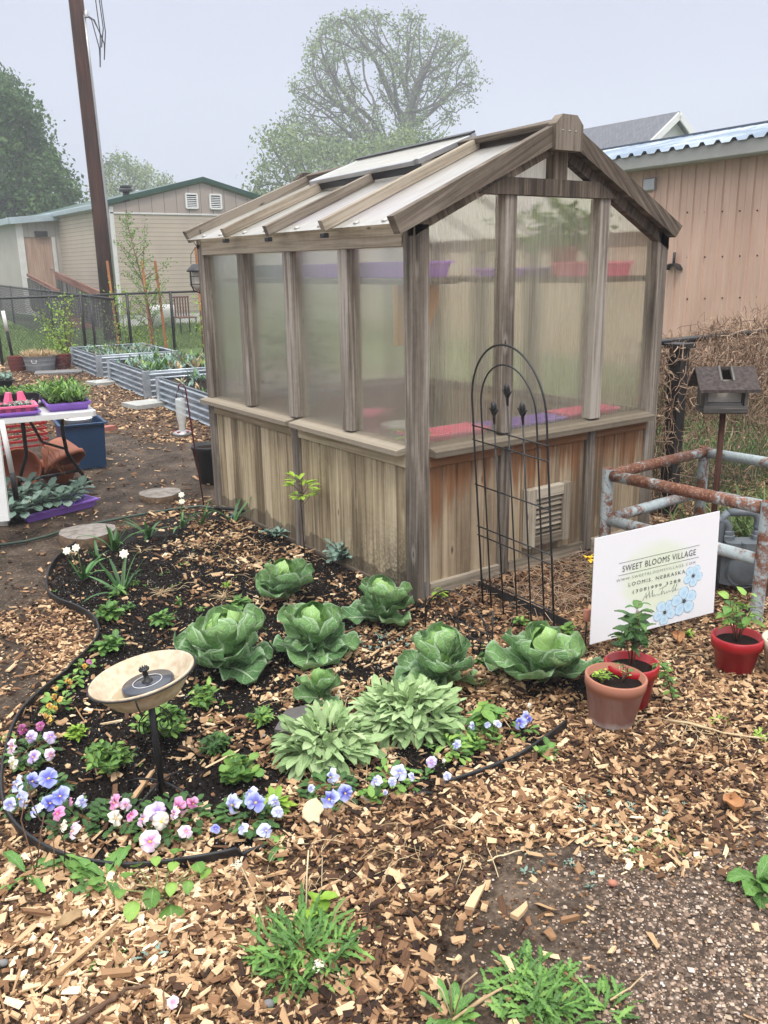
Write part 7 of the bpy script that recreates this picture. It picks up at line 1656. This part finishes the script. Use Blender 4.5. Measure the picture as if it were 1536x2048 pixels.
# entry porch
pe = thing('entry_porch', (hx-.8, hy+5.5, 0), 'small panelled entry with plywood door on the left side of the mobile home', 'porch')
yP = float(onx(122, 500, hx)[1]); xL = float(ony(38, 500, yP)[0])
top = lambda x: 3.40-.10*(hx-x)
PNL = siding('grey_porch_panel', (.40, .37, .33), .30, True, (.25, .23, .21))
mb = MB(); prism(mb, [(xL, yP, .3), (xL, yP+3.5, .3), (xL, yP+3.5, top(xL)), (xL, yP, top(xL))], (.08, 0, 0)); mb.build('side_wall', PNL, pe)
dL, dR = float(ony(50, 500, yP)[0]), float(ony(105, 500, yP)[0]); zD = float(ony(75, 474, yP)[2])
mb = MB(); prism(mb, [(xL+.08, yP, zD), (hx, yP, zD), (hx, yP, top(hx)), (xL+.08, yP, top(xL))], (0, .08, 0)); prism(mb, [(dR+.1, yP, .3), (hx, yP, .3), (hx, yP, zD), (dR+.1, yP, zD)], (0, .08, 0)); mb.build('front_wall', PNL, pe)
mb = MB(); box(mb, (dL, yP+.04, .75), (dR, yP+.08, zD)); dr = mb.build('door', M_['plywood'], pe); mb = MB(); tube(mb, [(dR-.12, yP+.03, 1.75), (dR-.12, yP-.03, 1.75), (dR-.02, yP-.03, 1.75)], .02, 6); mb.build('handle', M_['greylight'], dr)
mb = MB(); box(mb, (xL-.02, yP-.03, .3), (dL, yP+.02, top(xL)-.02)); box(mb, (dR, yP-.03, .5), (dR+.12, yP+.02, zD)); mb.build('door_trim', M_['trimw'], pe)
mb = MB(); beam(mb, (xL-.25, yP-.25, top(xL-.25)+.04), (hx+.1, yP-.25, top(hx)+.04), .05, .2); prism(mb, [(xL-.25, yP-.25, top(xL-.25)+.10), (hx+.1, yP-.25, top(hx)+.10), (hx+.1, yP+3.6, top(hx)+.10), (xL-.25, yP+3.6, top(xL-.25)+.10)], (0, 0, .05)); beam(mb, (xL-.25, yP-.22, top(xL-.25)+.04), (xL-.25, yP+3.6, top(xL-.25)+.04), .05, .18); mb.build('roof', M_['trimg'], pe)
mb = MB(); q = ony(82, 468, yP-.03); box(mb, (q[0]-.2, yP-.1, q[2]-.09), (q[0]+.2, yP-.001, q[2]+.09)); mb.build('wall_lamp', M_['black'], pe)
# ramp
rp = thing('wooden_ramp', (hx-1, yP-2, 0), 'weathered wooden ramp with picket rails and red brown hand boards leading from the door', 'ramp')
rb0, rb1 = V3(*ony(112, 549, yP-.4)), V3(*onx(200, 592, hx-.6)); d0 = proj3(rb0)[2]
RMW = wood('red_brown_handrail', (.12, .05, .035), (.23, .11, .08), (.34, .2, .15), knots=False)
for (u0, v0, u1, v1, t0, t1) in ((112, 550, 205, 592, 27.5, 25.0), (55, 550, 120, 584, 28.6, 26.2)):
    a, b = V3(*atd(u0, v0, t0)), V3(*atd(u1, v1, t1)); mb = MB(); beam(mb, a, b, .06, .22 if u0 > 100 else .1, V3(0, 0, 1), .01); mb.build('hand_board', RMW, rp); mb = MB(); n = 46
    for k in range(n): p = a+(b-a)*k/(n-1); beam(mb, p-V3(0, 0, .1), p-V3(0, 0, min(1.0, p[2]-.02)), .055, .03, (0, 1, 0), .004)
    mb.build('picket_panel', M_['grey'], rp)
a, b = V3(*atd(112, 550, 27.5))-V3(0, 0, 1.0), V3(*atd(205, 592, 25.0))-V3(0, 0, 1.0); c_, d_2 = V3(*atd(120, 584, 26.2))-V3(0, 0, 1.0), V3(*atd(55, 550, 28.6))-V3(0, 0, 1.0)
mb = MB(); mb.add([a, b, c_, d_2, a-V3(0, 0, .1), b-V3(0, 0, .1), c_-V3(0, 0, .1), d_2-V3(0, 0, .1)], [(0, 1, 2, 3), (7, 6, 5, 4), (0, 4, 5, 1), (1, 5, 6, 2), (2, 6, 7, 3), (3, 7, 4, 0)]); mb.build('ramp_deck', RMW, rp)
# patio things
q = at(372, 668); o = thing('patio_chair', (q[0], q[1], 0), 'brown metal patio chair seen through the fence behind the young tree', 'chair')
for (nm, parts) in (('seat', [((-.25, -.25, .42), (.25, .25, .45))]), ('backrest', [((-.24+.075*k_, .22, .45), (-.21+.075*k_, .25, .95)) for k_ in range(7)]+[((-.25, .215, .93), (.25, .255, .97))])):
    mb = MB()
    for c0, c1 in parts: box(mb, q+V3(*c0), q+V3(*c1))
    mb.build(nm, simple('brown_metal_'+nm, (.14, .06, .045), .6), o)
for sx_ in (-1, 1):
    for sy_ in (-1, 1): mb = MB(); tube(mb, [q+V3(sx_*.22, sy_*.22, 0), q+V3(sx_*.22, sy_*.22, .43)], .018, 6); mb.build('leg', BK, o)
q = at(328, 655); mb = MB(); lathe(mb, [(0, 0), (.35, 0), (.40, .5), (.38, .62), (.2, .66), (0, .66)], q, 20); tag(mb.build('covered_grill', M_['trimw']), 'white covered barrel shape standing against the mobile home skirt', 'cover')

# ------------------------------------------------------------------ tan metal shed at the right
sd0 = V3(*atd(1536, 290, 10.5)); sdir = unit(V3(.11, 1.196, 0)); snn = unit(V3(1.196, -.11, 0)); EVS = float(sd0[2]); S0 = V3(sd0[0], sd0[1], 0)-sdir*7.0; SL = 23.0
sh = thing('metal_shed', S0+sdir*8+snn*2, 'tan ribbed metal shed with blue grey corrugated roof behind the vine fence', 'shed')
SW = NT('tan_ribbed_metal'); nz = SW.noise(SW.obj((1, 1, .25)), 4, 4, .6); SW = SW.bsdf(SW.ramp(nz, (.35, (.54, .355, .265)), (.65, (.62, .42, .32))), .5, 0, None, .4)
mb = MB(); vs = []; RP = .23; n = int(SL/RP)
prof = [(0, 0), (.008, -.022), (.032, -.022), (.04, 0), (.125, 0), (.13, -.007), (.14, -.007), (.145, 0)]
for k in range(n):
    for (s, o_) in prof: vs.append((k*RP+s, o_))
pts2 = []
for (s, o_) in vs: b = S0+sdir*s+snn*o_; pts2 += [b, b+V3(0, 0, EVS)]
m_ = len(vs); mb.add(pts2, [(2*i, 2*i+2, 2*i+3, 2*i+1) for i in range(m_-1)], smooth=False); mb.build('wall', SW, sh)
mb = MB(); fa, fb = S0-snn*.16+V3(0, 0, EVS-.02), S0+sdir*SL-snn*.16+V3(0, 0, EVS-.02); beam(mb, fa, fb, .22, .19, (0, 0, 1), .02); mb.build('gutter', simple('pale_gutter_paint', (.30, .30, .28), .5, 0, .12, 3), sh)
mb = MB(); vs = []; RL = 3.2; RZ = .62; k = 0; s = 0; 
PR = [(0, 0), (.025, .045), (.055, .045), (.08, 0), (.16, 0)]
rows = []
for k in range(int(SL/.24)):
    for (a, z) in PR: rows.append((k*.24+a*1.5, z))
base0 = S0-snn*.30+V3(0, 0, EVS+.06)
P4 = []
for (s, z) in rows: p = base0+sdir*s+V3(0, 0, z); P4 += [p, p+snn*RL+V3(0, 0, RZ)]
RFM = NT('blue_grey_steel_roof'); nz = RFM.noise(RFM.obj(), .9, 4, .6, .8); RFM = RFM.bsdf(RFM.ramp(nz, (.42, (.19, .25, .32)), (.58, (.36, .42, .50)), (.68, (.60, .63, .66))), .38, .3, None, .6)
mb.add(P4, [(2*i, 2*i+2, 2*i+3, 2*i+1) for i in range(len(rows)-1)]); mb.build('roof', RFM, sh)
mb = MB(); r0 = base0+snn*(RL+.02)+V3(0, 0, RZ+.03); beam(mb, r0, r0+sdir*SL, .3, .05, (0, 0, 1)); mb.build('ridge_cap', simple('dark_blue_ridge', (.05, .07, .10), .5), sh)
# gable end of the shed (far side roof slope and end wall)
mb = MB(); prism(mb, [S0+V3(0, 0, 0), S0+snn*6, S0+snn*6+V3(0, 0, EVS), S0+snn*3+V3(0, 0, EVS+.62), S0+V3(0, 0, EVS)], sdir*.02); mb.build('end_wall', SW, sh)
mb = MB(); prism(mb, [r0, r0+sdir*SL, r0+sdir*SL+snn*3.2-V3(0, 0, .62), r0+snn*3.2-V3(0, 0, .62)], (0, 0, .03)); mb.build('roof', RFM, sh)
def onshed(u, v):
    w = ray(u, v); t_ = ((S0-CAM)@snn)/(w@snn); return CAM+w*t_
q = onshed(1303, 369); mb = MB(); beam(mb, q-sdir*.10-snn*.03, q+sdir*.10-snn*.03, .05, .17, (0, 0, 1), .015); mb.build('vent_hood', M_['greylight'], sh)
mb = MB()
for v in (425, 515, 598):
    for k in range(9):
        q = onshed(1375+k*35, v+ (k*-1)); lathe(mb, [(.012, 0), (.012, .006), (0, .008)], q-snn*.002, 6, -snn)
mb.build('wall_screw', M_['pole'], sh)
q = onshed(1352, 535); mb = MB(); pts = [q-snn*.05+sdir*.12*math.cos(a)+V3(0, 0, .10*math.sin(a)-.05) for a in np.linspace(.2, 3.0, 9)]; 
for i in range(8): beam(mb, pts[i], pts[i+1], .12, .012, V3(0, 0, 1), .001)
tube(mb, [q-snn*.05+V3(0, 0, .02), q-snn*.05+V3(0, 0, .20)], .02, 6); tag(mb.build('hose_hanger', BK), 'curved black hose hanger on the tan shed wall beside the greenhouse', 'hose hanger')

# grey shingled house
hp = V3(*atd(1345, 232, 32)); hdir = unit(V3(.05, 1.25, 0)); hnn = unit(V3(1.25, -.05, 0)); ho_ = thing('grey_roof_house', (hp[0], hp[1], 0), 'house with grey shingle roof and white gable peeking over the shed', 'house')
SHG = NT('grey_asphalt_shingle'); br = SHG.n('TexBrick', Scale=1.0); SHG.t.links.new(SHG.uv((3, 3, 1)), br.inputs['Vector']); br.inputs['Color1'].default_value = (.10, .105, .12, 1); br.inputs['Color2'].default_value = (.15, .155, .17, 1); br.inputs['Mortar'].default_value = (.06, .06, .07, 1)
SHG = SHG.bsdf(br.outputs['Color'], .9)
dp = 2.6; wd = 3.6
mb = MB()
for s in (-1, 1): prism(mb, [hp-hdir*.3, hp+hdir*14, hp+hdir*14+hnn*wd*s-V3(0, 0, dp), hp-hdir*.3+hnn*wd*s-V3(0, 0, dp)], (0, 0, .12))
mb.build('roof', SHG, ho_)
mb = MB(); prism(mb, [hp-V3(0, 0, .05), hp+hnn*(wd-.3)-V3(0, 0, dp*(wd-.3)/wd), hp*[1, 1, 0]+hnn*(wd-.3), hp*[1, 1, 0]-hnn*(wd-.3), hp-hnn*(wd-.3)-V3(0, 0, dp*(wd-.3)/wd)], hdir*13.8); mb.build('wall', M_['white'], ho_)
mb = MB()
for s in (-1, 1): beam(mb, hp-hdir*.33-V3(0, 0, .02), hp-hdir*.33+hnn*wd*s-V3(0, 0, dp+.02), .06, .24, V3(0, 0, 1))
mb.build('gable_trim', M_['white'], ho_)

# ------------------------------------------------------------------ trees
def grow(polyp, t0, dspread, base, N=900, step=.5, inf=3.5, kill=.8, seed=0, trunk_to=None, jitter=.15, maxit=140, hole=0):
    g = np.random.default_rng(seed); P = []
    us = [p[0] for p in polyp]; vs = [p[1] for p in polyp]; A = []
    umid = (min(us)+max(us))/2; uw = (max(us)-min(us))/2
    while len(A) < N:
        u = g.uniform(min(us), max(us), 400); v = g.uniform(min(vs), max(vs), 400); k = inpoly(u, v, polyp)
        k &= fbm(u, v, .022, seed+3, 3) > hole
        for a, b in zip(u[k], v[k]):
            w = dspread*math.sqrt(max(.05, 1-((a-umid)/uw)**2)); A.append(atd(a, b, t0+g.uniform(-w, w)))
    A = np.array(A[:N]); nodes = [V3(*base)]; par = [-1]
    tips = trunk_to or [V3(base[0], base[1], A[:, 2].min())]
    for tp in tips:
        last = 0; tp = V3(*tp); L = np.linalg.norm(tp-nodes[0]); n = int(L/step)
        for i in range(1, n+1): nodes.append(nodes[0]+(tp-nodes[0])*i/n+g.normal(0, .05, 3)); par.append(last); last = len(nodes)-1
    nodes = np.array(nodes); alive = np.ones(len(A), bool); near = np.full(len(A), 1e9); ni = np.zeros(len(A), int); new0 = 0
    for it in range(maxit):
        new = nodes[new0:]; 
        if len(new):
            for c0 in range(0, len(new), 400):
                D = np.linalg.norm(A[:, None]-new[None, c0:c0+400], axis=2); j = D.argmin(1); d = D[np.arange(len(A)), j]; k = d < near; near[k] = d[k]; ni[k] = j[k]+new0+c0
        new0 = len(nodes); alive &= near > kill; act = alive & (near < (inf if it > 6 else 30))
        if not act.any(): break
        idx = np.where(act)[0]; dirs = A[idx]-nodes[ni[idx]]; dirs /= np.linalg.norm(dirs, axis=1)[:, None]
        u_, inv = np.unique(ni[idx], return_inverse=True); S = np.zeros((len(u_), 3)); np.add.at(S, inv, dirs); S += g.normal(0, jitter, S.shape)*2; S /= np.linalg.norm(S, axis=1)[:, None]+1e-9
        nn = nodes[u_]+S*step; nodes = np.vstack([nodes, nn]); par += list(u_)
    par = np.array(par); ch = np.zeros(len(nodes)); w = np.zeros(len(nodes)); kids = np.bincount(par[1:], minlength=len(nodes)); w[kids == 0] = 1
    for i in range(len(nodes)-1, 0, -1): w[par[i]] += w[i]
    return nodes, par, w, kids
def tree(name, lb, polyp, t0, dsp, base, lm, nleaf, lsz, N=900, step=.5, rtip=.02, seed=0, trunk_to=None, group=None, spread=.35, inf=3.5, kill=.8, rmax=.5, asp=.6, leafw=6, clumpy=1.0, **kw):
    nodes, par, w, kids = grow(polyp, t0, dsp, base, N, step, inf, kill, seed, trunk_to, **kw)
    o = thing(name, base, lb, 'tree', group); mb = MB(); rad = np.minimum(rtip*np.sqrt(w)**1.05, rmax)
    a = nodes[par[1:]]; b = nodes[1:]; ra = np.minimum(rad[par[1:]], rad[1:]*1.35); rb = rad[1:]; d = b-a; L = np.linalg.norm(d, axis=1); d /= L[:, None]+1e-9
    ref = np.where(np.abs(d[:, [2]]) < .9, np.array([[0, 0, 1.]]), np.array([[1., 0, 0]])); x = np.cross(ref, d); x /= np.linalg.norm(x, axis=1)[:, None]; y = np.cross(d, x); V = []; S = 5
    for k in range(S):
        c, s = math.cos(6.2832*k/S), math.sin(6.2832*k/S); V.append(a+(x*c+y*s)*ra[:, None]); V.append(b+(x*c+y*s)*rb[:, None])
    V = np.stack(V, 1).reshape(-1, 3); base_ = np.array([(2*k, 2*((k+1) % S), 2*((k+1) % S)+1, 2*k+1) for k in range(S)])
    mb.add(V, (np.arange(len(a))[:, None, None]*2*S+base_).reshape(-1, 4), smooth=True); mb.build('trunk', M_['bark'], o)
    g = np.random.default_rng(seed+5); tip = np.where(w <= leafw)[0]; tip = g.choice(tip, int(len(tip)*clumpy), replace=False); idx = g.choice(tip, nleaf); P = nodes[idx]+g.normal(0, spread, (nleaf, 3))*[1, 1, .8]
    mb = MB(); leafcloud(mb, P, lsz, r=np.clip(fbm(P[:, 0]*.7+P[:, 2], P[:, 1]+P[:, 2]*.8, .9, seed)*1.5-.35+g.normal(0, .16, nleaf), 0, 1), asp=asp); mb.build('crown', lm, o); return o
big = [(575, 330), (560, 290), (548, 240), (590, 205), (572, 165), (605, 150), (598, 95), (640, 60), (650, 32), (700, 22), (760, 25), (800, 20), (880, 30), (905, 60), (945, 95), (948, 125), (975, 160), (950, 170), (965, 225), (935, 215), (905, 190), (915, 255), (890, 235), (870, 205), (840, 240), (870, 300), (800, 340), (600, 340)]
bb = at(775, 575); bb = V3(*(CAM+ray(775, 575)*80)); bb[2] = 0
tree('large_tree', 'large open crowned tree with fresh sparse leaves standing in the fog behind the greenhouse', big, 80, 7.5, bb, M_['tleaf'], 11500, .29, N=5200, step=.52, rtip=.026, seed=6, trunk_to=[atd(765, 290, 80), atd(812, 262, 79)], hole=.35, spread=.34, inf=4.4, kill=.62, rmax=.50, leafw=2, clumpy=.55)
low = [(500, 420), (478, 385), (510, 350), (530, 300), (505, 280), (540, 262), (575, 245), (620, 270), (700, 290), (760, 262), (840, 250), (890, 275), (905, 300), (860, 330), (860, 420)]
lb_ = V3(*(CAM+ray(660, 575)*60)); lb_[2] = 0
tree('bushy_tree', 'lower bushy light green tree in front of the large tree trunk', low, 60, 4.2, lb_, M_['tleaf'], 10500, .27, N=1500, step=.52, rtip=.024, seed=9, spread=.5, inf=4.4, kill=.8, leafw=5, hole=.36, clumpy=.8)
lt = [(-160, 460), (-150, 300), (-90, 200), (-30, 150), (18, 148), (34, 165), (52, 205), (75, 225), (92, 268), (118, 310), (128, 345), (150, 360), (158, 395), (176, 410), (172, 440), (140, 462)]
lt = [(-160, 600)]+lt+[(120, 520), (60, 600)]
l0 = V3(*(CAM+ray(-10, 600)*44)); l0[2] = 0
tree('dense_tree', 'dense dark green tree behind the mobile home at the left edge', lt, 44, 3.5, l0, M_['tleafd'], 44000, .24, N=1900, step=.4, rtip=.020, seed=12, spread=.34, inf=3.2, kill=.6, leafw=8, hole=.30, clumpy=.8)
pl_ = [(180, 440), (188, 345), (205, 318), (240, 305), (270, 320), (292, 328), (305, 345), (325, 342), (345, 365), (352, 400), (350, 440)]
p0 = V3(*(CAM+ray(255, 575)*74)); p0[2] = 0
tree('pale_tree', 'pale hazy tree above the mobile home roof beside the utility pole', pl_, 74, 3.5, p0, M_['tleaf'], 6000, .24, N=1100, step=.45, rtip=.026, seed=15, spread=.35, inf=4, kill=.65, leafw=4)

# ------------------------------------------------------------------ haze (fog in the air)
mb = MB(); mb.add([(-45, -30, -1), (140, -30, -1), (140, 140, -1), (-45, 140, -1), (-45, -30, 30), (140, -30, 30), (140, 140, 30), (-45, 140, 30)], BOXF)
t = NT('haze_volume'); pv = t.n('VolumePrincipled'); pv.inputs['Color'].default_value = (.90, .93, 1.0, 1); pv.inputs['Density'].default_value = .0026; pv.inputs['Anisotropy'].default_value = .0
t.t.links.new(pv.outputs[0], t.out.inputs['Volume'])
hz = mb.build('haze', t.m); tag(hz, kind='stuff', label='pale fog filling the air around the garden', cat='fog')
